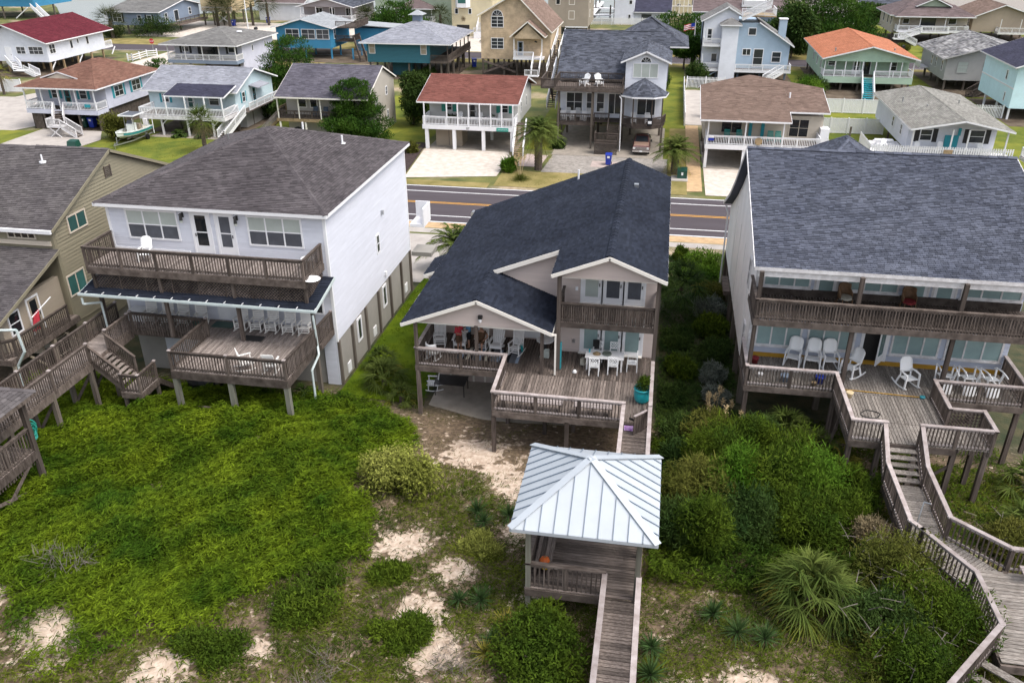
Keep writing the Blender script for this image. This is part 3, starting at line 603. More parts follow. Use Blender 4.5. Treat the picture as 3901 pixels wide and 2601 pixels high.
for x0, x1 in ((-28.3, -25.4), (-25.4, -22.5), (-22.5, -19.6), (-19.6, -16.75)): lattice(H, (x0, 35.5, 0), (x1, 35.5, 0), 8.02, 8.86, 'wood', .17, .045)
lattice(H, (-16.75, 35.5, 0), (-16.75, 37.7, 0), 8.25, 8.86, 'wood', .17, .045)
for x in (-28.3, -24.6, -20.6, -16.75): block('support_post', 'wood', H, (x, 35.45, 8.4), (.14, .14, 1.0))
for x in [-28.3 + i * 1.45 for i in range(9)]: block('lattice_batten', 'wood', H, (x, 35.46, 8.42), (.05, .03, .85))
dk = frame_under(H, -28.4, -16.65, 35.25, 37.7, 9.3, 'wood', .36); planks(dk, -28.4, -16.65, 35.25, 37.7, 9.3, 'y', 'wood_deck_l', .14)
railing(H, [(-28.4, 37.6, 9.3), (-28.4, 35.28, 9.3), (-16.67, 35.28, 9.3), (-16.67, 37.6, 9.3)], 1.03, 'wood', True, .15, .045, below=.3, post=.11)
# lower porch and deck
dk = frame_under(H, -28.4, -16.5, 35.9, 37.7, 5.5, 'wood', .3); planks(dk, -28.4, -22.7, 35.9, 37.7, 5.5, 'y', 'wood_deck_l', .14); planks(dk, -22.7, -16.6, 35.5, 37.7, 5.5, 'y', 'wood_deck_l', .14)
dk = frame_under(H, -22.7, -16.7, 32.1, 35.48, 5.5, 'wood', .42); planks(dk, -22.7, -16.7, 32.1, 35.48, 5.5, 'y', 'wood_deck_l', .14)
railing(H, [(-27.05, 35.85, 5.5), (-22.65, 35.75, 5.5), (-22.65, 32.15, 5.5), (-16.75, 32.15, 5.5), (-16.6, 35.6, 5.5), (-16.55, 37.7, 5.5)], 1.0, 'wood', True, .15, .045, below=.25, post=.12, cap='wood_pale', pstep=2.95)
for x in (-22.6, -19.7, -16.8): block('deck_post', 'pile_green', H, (x, 32.2, 3.8), (.24, .24, 3.0))
for x in (-22.6, -19.7, -16.7): block('deck_post', 'pile', H, (x, 35.7, 3.4), (.22, .22, 3.8))
for x in (-28.3, -24.6, -20.6, -16.6): block('porch_post', 'wood', H, (x, 35.6, 6.55), (.17, .17, 2.3))
part('cross_beam', 'wood', H, lambda b: b.box(-22.7, -16.7, 32.35, 32.45, 3.15, 3.35)); part('garage_door', 'siding_l', H, lambda b: b.box(-26.6, -23.4, 37.7, 37.8, 2.0, 4.4))
part('door_mat', 'bin_green', None, lambda b: b.box(-23.1, -21.9, 36.8, 37.5, 5.504, 5.52)); tag(bpy.data.objects['door_mat'], 'dark green doormat before the white lower door of the left house', 'doormat')
tag(part('rubber_mat', 'black', None, lambda b: b.box(-20.75, -19.65, 35.6, 36.2, 5.503, 5.52)), 'black rubber mat on the lower deck below the row of rocking chairs', 'mat')
tag(part('storage_cover', 'black', None, lambda b: b.loft([[(-23.6 + 1.0 * math.cos(t) * s, 36.2 + .8 * math.sin(t) * s, z) for t in [i * math.pi / 8 for i in range(16)]] for s, z in ((1, 2.2), (1.05, 2.6), (.9, 2.9), (.4, 3.0))])), 'dark rounded cover in the shade below the left house deck', 'cover')

# boardwalk from the left house to its dune shelter
B = thing('boardwalk', 'raised weathered boardwalk with capped rail posts running from left house towards the dune', 'boardwalk', (-27.9, 31, 3))
wk = frame_under(B, -28.6, -27.15, 24.0, 35.88, 5.45, 'wood', .4); planks(wk, -28.6, -27.15, 24.0, 35.88, 5.45, 'x', 'wood_deck_l', .14)
railing(B, [(-27.15, 35.7, 5.45), (-27.15, 33.75, 5.45)], 1.0, 'wood', True, .14, .045, below=.2, cap='wood_pale'); railing(B, [(-27.15, 32.2, 5.45), (-27.15, 24.0, 5.45)], 1.0, 'wood', True, .14, .045, below=.2, cap='wood_pale', pstep=2.4); railing(B, [(-28.6, 36.9, 5.45), (-28.6, 24.0, 5.45)], 1.0, 'wood', True, .14, .045, below=.2, cap='wood_pale', pstep=2.6)
for y in (33.8, 32.1, 29.3, 26.4):
    for x in (-28.5, -27.2): block('pile', 'pile', B, (x, y, 3.7), (.2, .2, 3.2))
    brace(B, (-28.5, y + .02, 3.0), (-27.2, y + .02, 4.9), 'wood')
stairs(B, (-27.1, 32.95, 5.42), (-25.75, 32.95, 4.05), 1.4, 'wood', tread='wood_deck_l')
ld = frame_under(B, -25.8, -24.7, 32.2, 33.8, 3.9, 'wood', .3); planks(ld, -25.8, -24.7, 32.2, 33.8, 3.9, 'y', 'wood_deck_l', .14)
railing(B, [(-25.7, 32.25, 3.9), (-24.75, 32.25, 3.9), (-24.75, 33.75, 3.9)], .98, 'wood', True, .14, .045, below=.2, cap='wood_pale')
stairs(B, (-25.25, 33.85, 3.88), (-25.25, 35.2, 2.5), 1.0, 'wood', rail=False)
for x, y in ((-25.7, 32.3), (-24.8, 32.3), (-24.8, 33.7)): block('pile', 'pile', B, (x, y, 3.2), (.16, .16, 1.5))
# dune shelter at the left edge
P_ = thing('dune_shelter', 'small shingled beach shelter on tall braced posts at the left edge', 'shelter', (-26.8, 24.5, 3))
rf = Roof('sh_k', .15, .34); hip(rf, -29.4, -24.75, 22.0, 25.9, 7.75, 9.0, (-27.1, 23.9), (-27.0, 23.95)); rf.done(P_, 'wood')
dk = frame_under(P_, -28.9, -25.05, 22.2, 25.3, 5.2, 'wood', .35); planks(dk, -28.9, -25.05, 22.2, 25.3, 5.2, 'x', 'wood_deck')
railing(P_, [(-25.1, 25.25, 5.2), (-25.1, 22.3, 5.2), (-28.8, 22.3, 5.2)], 1.1, 'wood', True, .15, .045, below=.6)
for x in (-28.8, -25.1):
    for y in (22.3, 25.3): block('post', 'wood_dark', P_, (x, y, 5.3), (.2, .2, 5.0))
brace(P_, (-25.08, 22.3, 3.3), (-25.08, 25.2, 5.0), 'wood'); brace(P_, (-25.12, 25.2, 3.4), (-25.12, 22.3, 4.3), 'wood'); brace(P_, (-24.98, 25.3, 3.3), (-24.98, 22.2, 3.3), 'wood', .06, .18)
hs = MB()
for k in range(9):
    rr = .16 + .03 * (k % 4); zc = 6.1 - .08 * (k % 5); c = (-25.3 + .05 * (k % 3), 25.5 + .02 * k, zc); hs.tube([(c[0] + .05 * math.sin(3 * t), c[1] + rr * math.cos(t), c[2] + 1.9 * rr * math.sin(t)) for t in [i * math.pi / 7 for i in range(15)]], .02, 5)
tag(hs.build('garden_hose', 'aqua'), 'coiled green garden hose hanging on the shelter post at the left edge', 'hose')

# ================================================================ tan house at the left edge
H = thing('beach_house', 'tan lap-sided house with grey gable roof at the left edge', 'house', (-37, 45, 2))
part('wall', 'siding_k', H, lambda b: (b.prism([(-33, 38.85, 2.9), (-33, 51.6, 2.9), (-33, 51.6, 9.7), (-33, 45, 12.4), (-33, 38.85, 9.75)], (-9, 0, 0))))
K = Face('R', -33.0); wl = H.children[0]
siding(wl, K, [(38.9, 8.4), (51.5, 8.4), (51.5, 9.65), (45, 12.35), (38.9, 9.75)], 'siding_k', .2, .05); siding(wl, K, [(38.9, 4.0), (51.5, 2.9), (51.5, 8.4), (38.9, 8.4)], 'siding_k', .2, .05)
part('corner_board', 'siding_k', H, lambda b: b.box(-33.1, -32.93, 38.78, 39.0, 4.0, 9.7))
window(H, K, 40.17, 41.85, 8.95, 9.97, 2, 1, 'w_beige', 'glass_teal', out=.04); window(H, K, 38.95, 40.55, 5.5, 6.8, 2, 1, 'w_beige', 'glass_teal', out=.04)
vt = part('gable_vent', 'wood_dark', H, lambda b: [K.box(b, 44.45 + .0, 44.95, 11.05 + .11 * i, 11.1 + .11 * i, .05, .09) for i in range(6)]); part('vent_frame', 'wood_dark', vt, lambda b: (K.box(b, 44.38, 44.45, 11.0, 11.7, .05, .1), K.box(b, 44.95, 45.02, 11.0, 11.7, .05, .1)))
rf = Roof('sh_k', .15, .34); rf.slope([(-42, 38.6, 9.72), (-32.75, 38.6, 9.72), (-32.75, 45, 12.62), (-42, 45, 12.62)], fascia=(1,)); rf.slope([(-32.75, 51.8, 9.75), (-42, 51.8, 9.75), (-42, 45, 12.62), (-32.75, 45, 12.62)], fascia=(3,)); rf.ridge((-37.6, 45, 12.62), (-32.75, 45, 12.62))
rf.slope([(-42, 32.9, 6.45), (-32.75, 32.9, 6.45), (-32.75, 38.8, 8.55), (-42, 38.8, 8.55)], fascia=(1,)); r_ = rf.done(H, 'siding_k')
part('gutter', 'white', H, lambda b: b.box(-42, -32.73, 38.42, 38.57, 9.55, 9.75)); part('vent_pipe', 'white', r_, lambda b: (b.cyl((-36.3, 43.6, 12.0), (-36.3, 43.6, 12.1), .2), b.cyl((-36.3, 43.6, 12), (-36.3, 43.6, 12.5), .05)))
window(H, Face('F', 38.85), -35.8, -34.0, 9.05, 9.55, 4, 1, 'w_beige', 'glass_dark'); part('frieze', 'w_beige', H, lambda b: b.box(-42, -33.1, 38.7, 38.84, 8.75, 9.0))
part('porch_wall', 'w_beige', H, lambda b: b.box(-42, -33.6, 36.6, 36.7, 3.0, 7.2)); window(H, Face('R', -33.3), 34.4, 35.3, 5.2, 6.5, 1, 2, 'white', 'glass_dark'); part('porch_end_wall', 'w_taupe', H, lambda b: b.box(-33.6, -33.3, 33.9, 38.8, 4.4, 6.9)); door(H, Face('R', -33.29), 36.0, 36.8, 4.6, 6.6, 'w_taupe', 'glass_dark')
dk = frame_under(H, -37, -32.6, 33.2, 38.8, 4.5, 'wood', .3); planks(dk, -37, -32.6, 33.2, 38.8, 4.5, 'y')
railing(H, [(-37, 33.25, 4.5), (-33.1, 33.25, 4.5), (-32.62, 33.7, 4.5), (-32.62, 38.0, 4.5)], 1.0, 'wood_dark', True, .15, .045, below=.3)
for x, y in ((-32.7, 33.4), (-32.7, 36.5), (-36, 33.4)): block('deck_post', 'w_taupe', H, (x, y, 3.2), (.2, .2, 2.4))
for y in (34.5, 37.4): part('brace', 'w_taupe', H, lambda b: b.bar((-32.7, y, 4.1), (-32.7, y + 1.0, 3.0), .12, .12))
part('lower_wall', 'w_beige', H, lambda b: b.box(-42, -33.3, 38.9, 51, 1.5, 4.0)); window(H, Face('R', -33.3), 36.8, 38.4, 2.5, 3.6, 1, 2, 'w_beige', 'glass_dark')
part('downspout', 'gutter', H, lambda b: b.tube([(-34.5, 32.75, 6.3), (-31.95, 33.4, 6.25), (-31.85, 33.4, 5.0), (-32.5, 33.4, 4.1), (-32.6, 33.4, 2.6)], .07))
fl = thing('flag', 'furled red and white flag on a slanted white pole on the tan house deck', 'flag', (-32.7, 35.6, 5.5))
part('pole', 'white', fl, lambda b: b.cyl((-32.75, 35.5, 5.9), (-32.75, 37.2, 6.35), .03)); cl = MB()
for k in range(8):
    y = 35.6 + .06 * k; cl.add([(-32.75 + .05 * (-1) ** k, y, 5.95 + .02 * k), (-32.75 - .05 * (-1) ** k, y + .06, 5.97 + .02 * k), (-32.7 - .05 * (-1) ** k, y - .25, 5.1), (-32.7 + .05 * (-1) ** k, y - .33, 5.15)], [(0, 1, 2, 3)])
cl.build('cloth', 'coral_cloth', fl)

# ================================================================ centre house: dark roof, two porch gables, people on the porch
H = thing('beach_house', 'beige beach house with dark navy shingle roof, covered porch and upper balcony in the centre', 'house', (-6, 45, 1.9))
wl = part('wall', 'siding_c', H, lambda b: (b.box(-4.4, .35, 38.2, 52.3, 4.75, 10.1), b.prism([(-11.5, 39.3, 4.75), (-4.41, 39.3, 4.75), (-4.41, 39.3, 10.05), (-11.5, 39.3, 7.35)], (0, 13, 0)), b.prism([(-4.2, 36.12, 10.04), (.4, 36.12, 10.04), (-1.9, 36.12, 11.12)], (0, .2, 0)), b.prism([(-11.4, 35.57, 7.4), (-4.8, 35.57, 7.4), (-8.1, 35.57, 8.74)], (0, .2, 0))))
siding(wl, Face('F', 38.2), [(-4.38, 5.05), (.33, 5.05), (.33, 7.4), (-4.38, 7.4)], 'siding_c', .115); siding(wl, Face('F', 38.2), [(-4.38, 7.8), (.33, 7.8), (.33, 10.0), (-4.38, 10.0)], 'siding_c', .115)
siding(wl, Face('F', 39.3), [(-8.35, 8.62), (-4.45, 7.42), (-4.45, 10.0)], 'siding_c', .115); siding(wl, Face('F', 39.3), [(-11.4, 5.05), (-4.45, 5.05), (-4.45, 7.3), (-11.4, 7.3)], 'siding_c', .115)
siding(wl, Face('F', 36.12), [(-4.1, 10.05), (.3, 10.05), (-1.9, 11.05)], 'siding_c', .1); siding(wl, Face('F', 35.57), [(-11.3, 7.42), (-4.9, 7.42), (-8.1, 8.7)], 'siding_c', .1)
rf = Roof('sh_c', .14, .33)
rf.slope([(.75, 35.8, 10.25), (.75, 52.7, 10.25), (-1.9, 52.7, 11.3), (-1.9, 35.8, 11.3)], fascia=(0, 3))
rf.slope([(-4.55, 39.0, 10.26), (-4.55, 35.8, 10.26), (-1.9, 35.8, 11.3), (-1.9, 39.0, 11.3)], fascia=(0, 1))
rf.slope([(-8.1, 52.7, 8.87), (-8.1, 39.0, 8.87), (-1.9, 39.0, 11.3), (-1.9, 52.7, 11.3)])
rf.fas.bar((-8.15, 38.97, 8.74), (-4.55, 38.97, 10.15), .04, .22)
rf.slope([(-11.9, 52.7, 7.37), (-11.9, 35.3, 7.37), (-8.1, 35.3, 8.87), (-8.1, 52.7, 8.87)], fascia=(0, 1))
rf.slope([(-12.6, 44.6, 7.1), (-12.6, 42.0, 7.1), (-11.9, 42.0, 7.37), (-11.9, 44.6, 7.37)], fascia=(0, 1))
rf.slope([(-4.45, 35.3, 7.44), (-4.45, 39.25, 7.44), (-8.1, 39.25, 8.88), (-8.1, 35.3, 8.88)], fascia=(0, 3))
rf.ridge((-1.9, 35.8, 11.32), (-1.9, 52.7, 11.32), .36); rf.ridge((-8.1, 35.3, 8.9), (-8.1, 39.0, 8.9), .34)
r_ = rf.done(H, 'cream_trim'); part('vent_pipe', 'white', r_, lambda b: b.cyl((-5.0, 51.8, 10.0), (-5.0, 51.8, 10.7), .06)); part('roof_vent', 'galv', r_, lambda b: b.box(-1.35, -1.1, 47.5, 47.8, 11.0, 11.22))
part('bump_wall', 'siding_c', H, lambda b: b.box(-12.4, -11.5, 42.2, 44.4, 4.7, 7.0)); part('porch_ceiling', 'cream_trim', H, lambda b: (b.box(-11.6, -4.6, 35.6, 39.2, 7.32, 7.38), b.box(-4.3, .5, 36.2, 38.15, 9.96, 10.02)))
lm = part('flood_lamp', 'black', H, lambda b: b.box(-8.05, -7.85, 35.38, 35.56, 7.85, 8.02)); part('lamp_globe', 'white', lm, lambda b: b.cyl((-7.95, 35.45, 7.68), (-7.95, 35.45, 7.85), .07, .1))
for i in range(3):
    a = -3.3 + i * 1.05; door(H, Face('F', 38.2), a, a + .92, 7.86, 9.9, 'white', 'blind' if i == 0 else 'screen', glass=(.14, .34, .14), split=False); door(H, Face('F', 38.2), a + .05, a + .97, 5.06, 7.1, 'white', 'blind_teal', glass=(.12, .2, .12), split=False)
part('threshold', 'cream_trim', H, lambda b: b.box(-3.45, -.2, 38.0, 38.19, 7.77, 7.84)); part('threshold', 'cream_trim', H, lambda b: b.box(-3.4, -.15, 38.0, 38.19, 5.02, 5.06))
door(H, Face('F', 39.3), -6.3, -5.4, 5.06, 7.1, 'white', 'glass_dark', glass=(.2, 1.1, .2), split=False)
part('outlet_box', 'white', H, lambda b: b.box(-3.65, -3.52, 38.12, 38.19, 8.5, 8.68)); part('outlet_box', 'galv', H, lambda b: b.box(-3.72, -3.58, 38.12, 38.19, 5.55, 5.75))
# upper balcony
dk = frame_under(H, -4.25, .42, 36.1, 38.18, 7.75, 'wood_dark', .28); planks(dk, -4.25, .42, 36.1, 38.18, 7.75, 'y', 'wood')
railing(H, [(-4.2, 38.1, 7.75), (-4.2, 36.13, 7.75), (.38, 36.13, 7.75), (.38, 38.1, 7.75)], .93, 'wood_dark', True, .105, .06, (.14, .05), mtop='wood', below=.32, posts=False)
for x in (-4.22, .42): block('tall_post', 'wood_dark', H, (x, 36.12, 6.2), (.19, .19, 7.9))
# lower deck
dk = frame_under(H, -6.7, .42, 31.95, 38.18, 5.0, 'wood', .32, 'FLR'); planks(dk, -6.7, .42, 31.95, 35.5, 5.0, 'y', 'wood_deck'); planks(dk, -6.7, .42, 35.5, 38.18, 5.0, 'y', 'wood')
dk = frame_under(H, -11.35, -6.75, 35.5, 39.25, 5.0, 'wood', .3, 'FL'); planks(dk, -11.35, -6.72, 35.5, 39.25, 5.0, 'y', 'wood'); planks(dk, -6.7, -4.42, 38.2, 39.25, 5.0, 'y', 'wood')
railing(H, [(-11.3, 39.1, 5.0), (-11.3, 35.52, 5.0), (-6.72, 35.52, 5.0), (-6.68, 31.98, 5.0), (-.75, 31.98, 5.0)], .97, 'wood', True, .14, .04, (.17, .05), mtop='wood_pale', pstep=2.35, below=.05)
railing(H, [(.42, 36.0, 5.0), (.42, 32.0, 5.0)], .97, 'wood', True, .14, .04, (.17, .05), mtop='wood_pale', pstep=2.1, below=.05)
for x, y in ((-8.19, 35.6), (-4.95, 35.65), (-11.25, 35.55)): block('porch_post', 'wood_dark' if x > -11 else 'wood', H, (x, y, 6.2), (.16, .16, 2.4))
for x, y, z in ((-11.25, 35.55, 1.6), (-6.65, 35.6, 1.6), (-6.65, 32.0, 2.1), (-3.25, 32.0, 2.1), (-.7, 32.05, 2.1), (.35, 32.05, 2.1), (-3.25, 35.2, 1.7), (.35, 35.4, 1.7), (-4.6, 34.5, 1.7)): block('deck_post', 'wood', H, (x, y, (z + 4.7) / 2), (.19, .19, 4.7 - z))
part('downspout', 'cream_trim', H, lambda b: (b.bar((-4.45, 35.3, 7.35), (-4.28, 35.5, 7.28), .08, .08), b.bar((-4.28, 35.5, 7.3), (-4.28, 35.55, 5.05), .08, .08)))
part('ground_storey_wall', 'siding_c', H, lambda b: b.box(-11.3, .2, 39.5, 52, 1.5, 4.7)); door(H, Face('F', 39.5), -8.6, -7.7, 1.95, 3.95, 'siding_c', 'siding_c', 'cream_trim', split=False)
for x in (-10.6, -9.3, -7.4): block('ground_batten', 'cream_trim', H, (x, 39.47, 3.2), (.1, .04, 2.6))
sl = part('patio', 'concrete', None, lambda b: b.box(-11.15, .2, 35.75, 39.48, 1.3, 1.93)); struct(sl)
part('fence_panel', 'siding_c', H, lambda b: b.box(-12.6, -11.6, 46.5, 46.56, 1.8, 3.4))
# benches along the front rail
for x0, x1, lab in ((-6.4, -3.5, 'long weathered bench against the front rail, left of the middle post'), (-3.0, -1.25, 'shorter weathered bench against the front rail, next to the deck gate')):
    t_ = thing('deck_bench', lab, 'bench', ((x0 + x1) / 2, 32.35, 5.0))
    for k in range(3): block('slat', 'wood_pale', t_, ((x0 + x1) / 2, 32.2 + .14 * k, 5.45), (.125, x1 - x0, .035), rz=math.pi / 2)
    for x in (x0 + .15, (x0 + x1) / 2, x1 - .15): block('leg', 'wood', t_, (x, 32.34, 5.21), (.08, .3, .42))
# boardwalk from the deck to the shelter
B = thing('boardwalk', 'narrow plank boardwalk with pale handrails between the centre deck and metal-roofed shelter', 'boardwalk', (-.2, 28.5, 3.5))
wk = frame_under(B, -.72, .4, 25.45, 31.88, 4.85, 'wood', .3, 'LR'); planks(wk, -.72, .4, 25.45, 31.88, 4.85, 'x', 'wood_deck')
for x in (-.75, .42): railing(B, [(x, 31.9, 4.9), (x, 25.45, 4.85)], 1.0, 'wood', True, .16, .04, (.17, .05), mtop='wood_pale', pstep=2.1, below=.2, ends=(False, True))
for y in (27.2, 29.5):
    for x in (-.7, .37): block('pile', 'wood', B, (x, y, 3.7), (.16, .16, 2.0))
gt = thing('deck_gate', 'brown wooden gate standing open at the top of the centre boardwalk', 'gate', (.3, 31.5, 4.9)); dv = V(-.55, -.62, 0)
for k in range(5): p = V(.3, 31.75, 0) + dv * (k / 5 + .1) ; block('board', 'wood_dark', gt, (p.x, p.y, 5.35), (.03, .15, .9), rz=math.atan2(dv.y, dv.x) - math.pi / 2)
part('top_rail', 'wood_pale', gt, lambda b: b.bar(V(.3, 31.75, 5.84), V(.3, 31.75, 5.84) + dv, .1, .05)); part('latch', 'dark_metal', gt, lambda b: b.bar((-.1, 31.3, 5.5), (-.45, 31.5, 5.5), .05, .1))
mt = MB()
for k in range(9): mt.box(-.66 + .075 * k, -.59 + .075 * k, 31.45, 31.85, 4.875, 4.89)
mat('mat_purple', (.26, .10, .36), .9, .4, 9, col2=(.55, .42, .62)); tag(mt.build('doormat', 'mat_purple'), 'purple and white striped mat at the head of the centre boardwalk', 'doormat')

# metal-roofed beach shelter
G_ = thing('beach_shelter', 'open beach shelter with pale standing-seam metal hip roof on the dune path', 'shelter', (-1.5, 23.3, 3.6))
PK = V(-1.5, 23.35, 8.95); CR = [V(-3.88, 20.92, 7.6), V(.88, 20.92, 7.6), V(.88, 25.75, 7.6), V(-3.88, 25.75, 7.6)]
for k in range(4):
    a, b = CR[k], CR[(k + 1) % 4]; L_ = (b - a).length; u = (b - a).normalized(); n = u.cross(PK - a).normalized(); v = n.cross(u); pa, pv = (PK - a).dot(u), (PK - a).dot(v); tri = [(0, 0), (L_, 0), (pa, pv)]; ns = 10 if k % 2 == 0 else 11; st = L_ / ns
    W3 = lambda q, o=0.0: a + u * q[0] + v * q[1] + n * o
    for i in range(ns):
        c = clip(clip(tri, 0, i * st + .004, False), 0, (i + 1) * st - .004, True)
        if len(c) >= 3: part('roof_panel', 'metal_roof', G_, lambda m_: m_.prism([W3(q) for q in c], n * .012))
        if i:
            x = i * st; top = pv * (x / pa if x < pa else (L_ - x) / (L_ - pa)); part('seam', 'metal_seam', G_, lambda m_: m_.bar(W3((x, -.01), .03), W3((x, max(.05, top - .05)), .03), .022, .045, up=n))
    part('hip_cap', 'metal_roof', G_, lambda m_: m_.bar(a + V(0, 0, .035), PK + V(0, 0, .04), .26, .03)); part('drip_edge', 'metal_roof', G_, lambda m_: m_.bar(a + V(0, 0, -.06), b + V(0, 0, -.06), .03, .12))
    part('rafter', 'wood', G_, lambda m_: m_.bar(a + (PK - a) * .03 - V(0, 0, .12), PK - V(0, 0, .12), .06, .14))
dk = frame_under(G_, -3.4, .38, 21.2, 25.42, 4.9, 'wood', .3, 'FBLR'); planks(dk, -3.4, .38, 21.2, 25.42, 4.9, 'x', 'wood_deck')
for x in (-3.32, .32):
    for y in (21.3, 25.3): block('post', 'pile_green', G_, (x, y, 5.4), (.17, .17, 4.3))
part('header', 'wood', G_, lambda b: (b.box(-3.45, .45, 21.22, 21.4, 7.3, 7.5), b.box(-3.45, .45, 25.22, 25.4, 7.3, 7.5), b.box(-3.42, -3.24, 21.4, 25.2, 7.3, 7.5), b.box(.24, .42, 21.4, 25.2, 7.3, 7.5)))
railing(G_, [(-3.33, 25.3, 4.9), (-3.33, 21.28, 4.9), (-.78, 21.28, 4.9)], 1.02, 'wood', True, .15, .045, (.16, .05), pstep=1.3, below=.2); railing(G_, [(-3.33, 25.32, 4.9), (-.78, 25.32, 4.9)], 1.02, 'wood', True, .15, .045, pstep=2.5); railing(G_, [(.36, 25.3, 4.9), (.36, 21.3, 4.9)], 1.02, 'wood', True, .15, .045, (.16, .05), mtop='wood', pstep=2)
bn = part('bench', 'wood', G_, lambda b: (b.box(-3.2, -3.1, 21.7, 25.1, 4.92, 5.3), b.box(-2.75, -2.68, 21.7, 25.1, 4.92, 5.3)))
for k in range(4): block('slat', 'wood_deck', bn, (-3.13 + .15 * k, 23.4, 5.34), (.135, 3.4, .035))
mat('pumpkin', (.62, .12, .01), .5, .15, 5); mat('gourd', (.5, .33, .02), .5, .15, 5)
for nm, mm, c, r, lab, ct in (('pumpkin', 'pumpkin', (-2.85, 21.95, 5.36), .17, 'orange pumpkin on the bench inside the metal-roofed shelter', 'pumpkin'), ('gourd', 'gourd', (-2.8, 21.68, 5.36), .12, 'small yellow gourd beside the pumpkin on the shelter bench', 'gourd')):
    t_ = thing(nm, lab, ct, c); rings = [[(c[0] + (r * math.sin(ph) * (1 + .08 * math.cos(8 * th))) * math.cos(th), c[1] + (r * math.sin(ph) * (1 + .08 * math.cos(8 * th))) * math.sin(th), c[2] + r * .85 * (1 - math.cos(ph))) for th in [i * math.pi / 12 for i in range(24)]] for ph in [.15 + j * (math.pi - .3) / 8 for j in range(9)]]
    part('body', mm, t_, lambda b: b.loft(rings), True); part('stem', 'wood_tan', t_, lambda b: b.cyl((c[0], c[1], c[2] + r * 1.6), (c[0] + .03, c[1], c[2] + r * 2.1), .025, .015))
B = thing('boardwalk', 'plank boardwalk with pale handrails leading from metal-roofed shelter to the bottom edge', 'boardwalk', (-.2, 17, 3.8))
wk = frame_under(B, -.7, .34, 11.0, 21.12, 4.87, 'wood', .3, 'LR'); planks(wk, -.7, .34, 11.0, 21.12, 4.87, 'x', 'wood_deck')
for x in (-.74, .38): railing(B, [(x, 21.15, 4.87), (x, 11.0, 4.87)], 1.02, 'wood', True, .16, .04, (.18, .05), mtop='wood_pale', pstep=2.0, below=.2)
for y in (19.2, 16.6, 14): 
    for x in (-.68, .32): block('pile', 'wood', B, (x, y, 4.0), (.15, .15, 1.6))

# ================================================================ white house on the right
H = thing('beach_house', 'tall white house with slate-blue shingle roof and two long weathered decks on the right', 'house', (11, 46, 2.5))
wl = part('wall', 'stucco_r', H, lambda b: b.prism([(5.0, 38.42, 4.05), (5.0, 56.6, 4.05), (5.0, 56.6, 7.3), (5.0, 52.9, 9.15), (5.0, 50.2, 10.75), (5.0, 46, 13.7), (5.0, 38.42, 11.6)], (11.9, 0, 0)))
FF = Face('F', 38.42); FL_ = Face('L', 5.0)
siding(wl, FF, [(5.0, 5.5), (16.9, 5.5), (16.9, 8.3), (5.0, 8.3)], 'siding_r', .15); siding(wl, FF, [(5.0, 8.85), (16.9, 8.85), (16.9, 11.3), (5.0, 11.3)], 'siding_r', .15)
part('skirt_board', 'wood_dark', H, lambda b: b.box(5.05, 16.85, 38.36, 38.4, 8.86, 9.25)); mat('paint_ochre', (.42, .23, .02), .7, .15, 3); part('base_board', 'paint_ochre', H, lambda b: b.box(5.1, 16.85, 38.36, 38.4, 5.5, 5.72))
part('corner_trim', 'white_worn', H, lambda b: b.box(4.96, 5.15, 38.36, 38.6, 4.1, 11.3)); part('seam_trim', 'stucco_r', H, lambda b: [b.box(4.97, 4.999, y - .03, y + .03, 4.1, 7.2 if y > 53 else 9.0) for y in (41.5, 44.8, 48.1, 51.4)])
rf = Roof('sh_r', .14, .26)
rf.slope([(4.55, 35.95, 11.22), (17.9, 35.95, 11.22), (17.9, 46, 13.97), (4.55, 46, 13.97)], fascia=(0, 1, 3)); rf.slope([(17.9, 50.2, 10.98), (4.55, 50.2, 10.98), (4.55, 46, 13.97), (17.9, 46, 13.97)], fascia=(1, 3)); rf.slope([(17.9, 52.9, 9.36), (4.55, 52.9, 9.36), (4.55, 50.2, 10.98), (17.9, 50.2, 10.98)], fascia=(1, 3)); rf.slope([(17.9, 56.9, 7.5), (4.55, 56.9, 7.5), (4.55, 52.9, 9.36), (17.9, 52.9, 9.36)], fascia=(0, 1, 3)); rf.ridge((4.55, 46, 14.0), (17.9, 46, 14.0), .36); rf.done(H, 'white_worn')
part('frieze_board', 'white_worn', H, lambda b: b.box(4.7, 17.8, 36.0, 36.06, 10.75, 11.05)); part('soffit', 'white_worn', H, lambda b: b.box(4.65, 17.85, 36.07, 38.4, 10.98, 11.04))
for a0, a1 in ((5.3, 7.5), (9.1, 11.45), (14.15, 16.8)): window(H, FF, a0, a1, 9.3, 10.55, 3, 1, 'white_worn', 'blind_teal', sill=True)
for a0, a1 in ((7.75, 8.65), (11.75, 12.7), (13.0, 13.9)): door(H, FF, a0, a1, 8.9, 10.85, 'white', 'blind_teal', 'white_worn', (.14, .2, .14), False)
for a0, a1 in ((5.3, 7.5), (7.75, 10.0), (11.65, 13.85), (14.1, 16.65)): window(H, FF, a0, a1, 6.12, 7.35, 3, 1, 'white_worn', 'blind_teal', sill=True)
d_ = part('doorway_dark_panel', 'black', H, lambda b: FF.box(b, 10.4, 11.4, 5.72, 7.6, 0, .022)); part('door_frame', 'white', d_, lambda b: (FF.box(b, 10.25, 10.4, 5.7, 7.7, 0, .06), FF.box(b, 11.4, 11.55, 5.7, 7.7, 0, .06), FF.box(b, 10.4, 11.4, 7.6, 7.7, 0, .06)))  # black panel paints the unlit room behind the doorway
dd = part('door', 'white', H, lambda b: b.bar((11.38, 38.38, 6.7), (10.95, 37.75, 6.7), .05, 1.9)); part('pane', 'glass_teal', dd, lambda b: b.bar((11.28, 38.2, 6.85), (11.02, 37.82, 6.85), .07, 1.2))
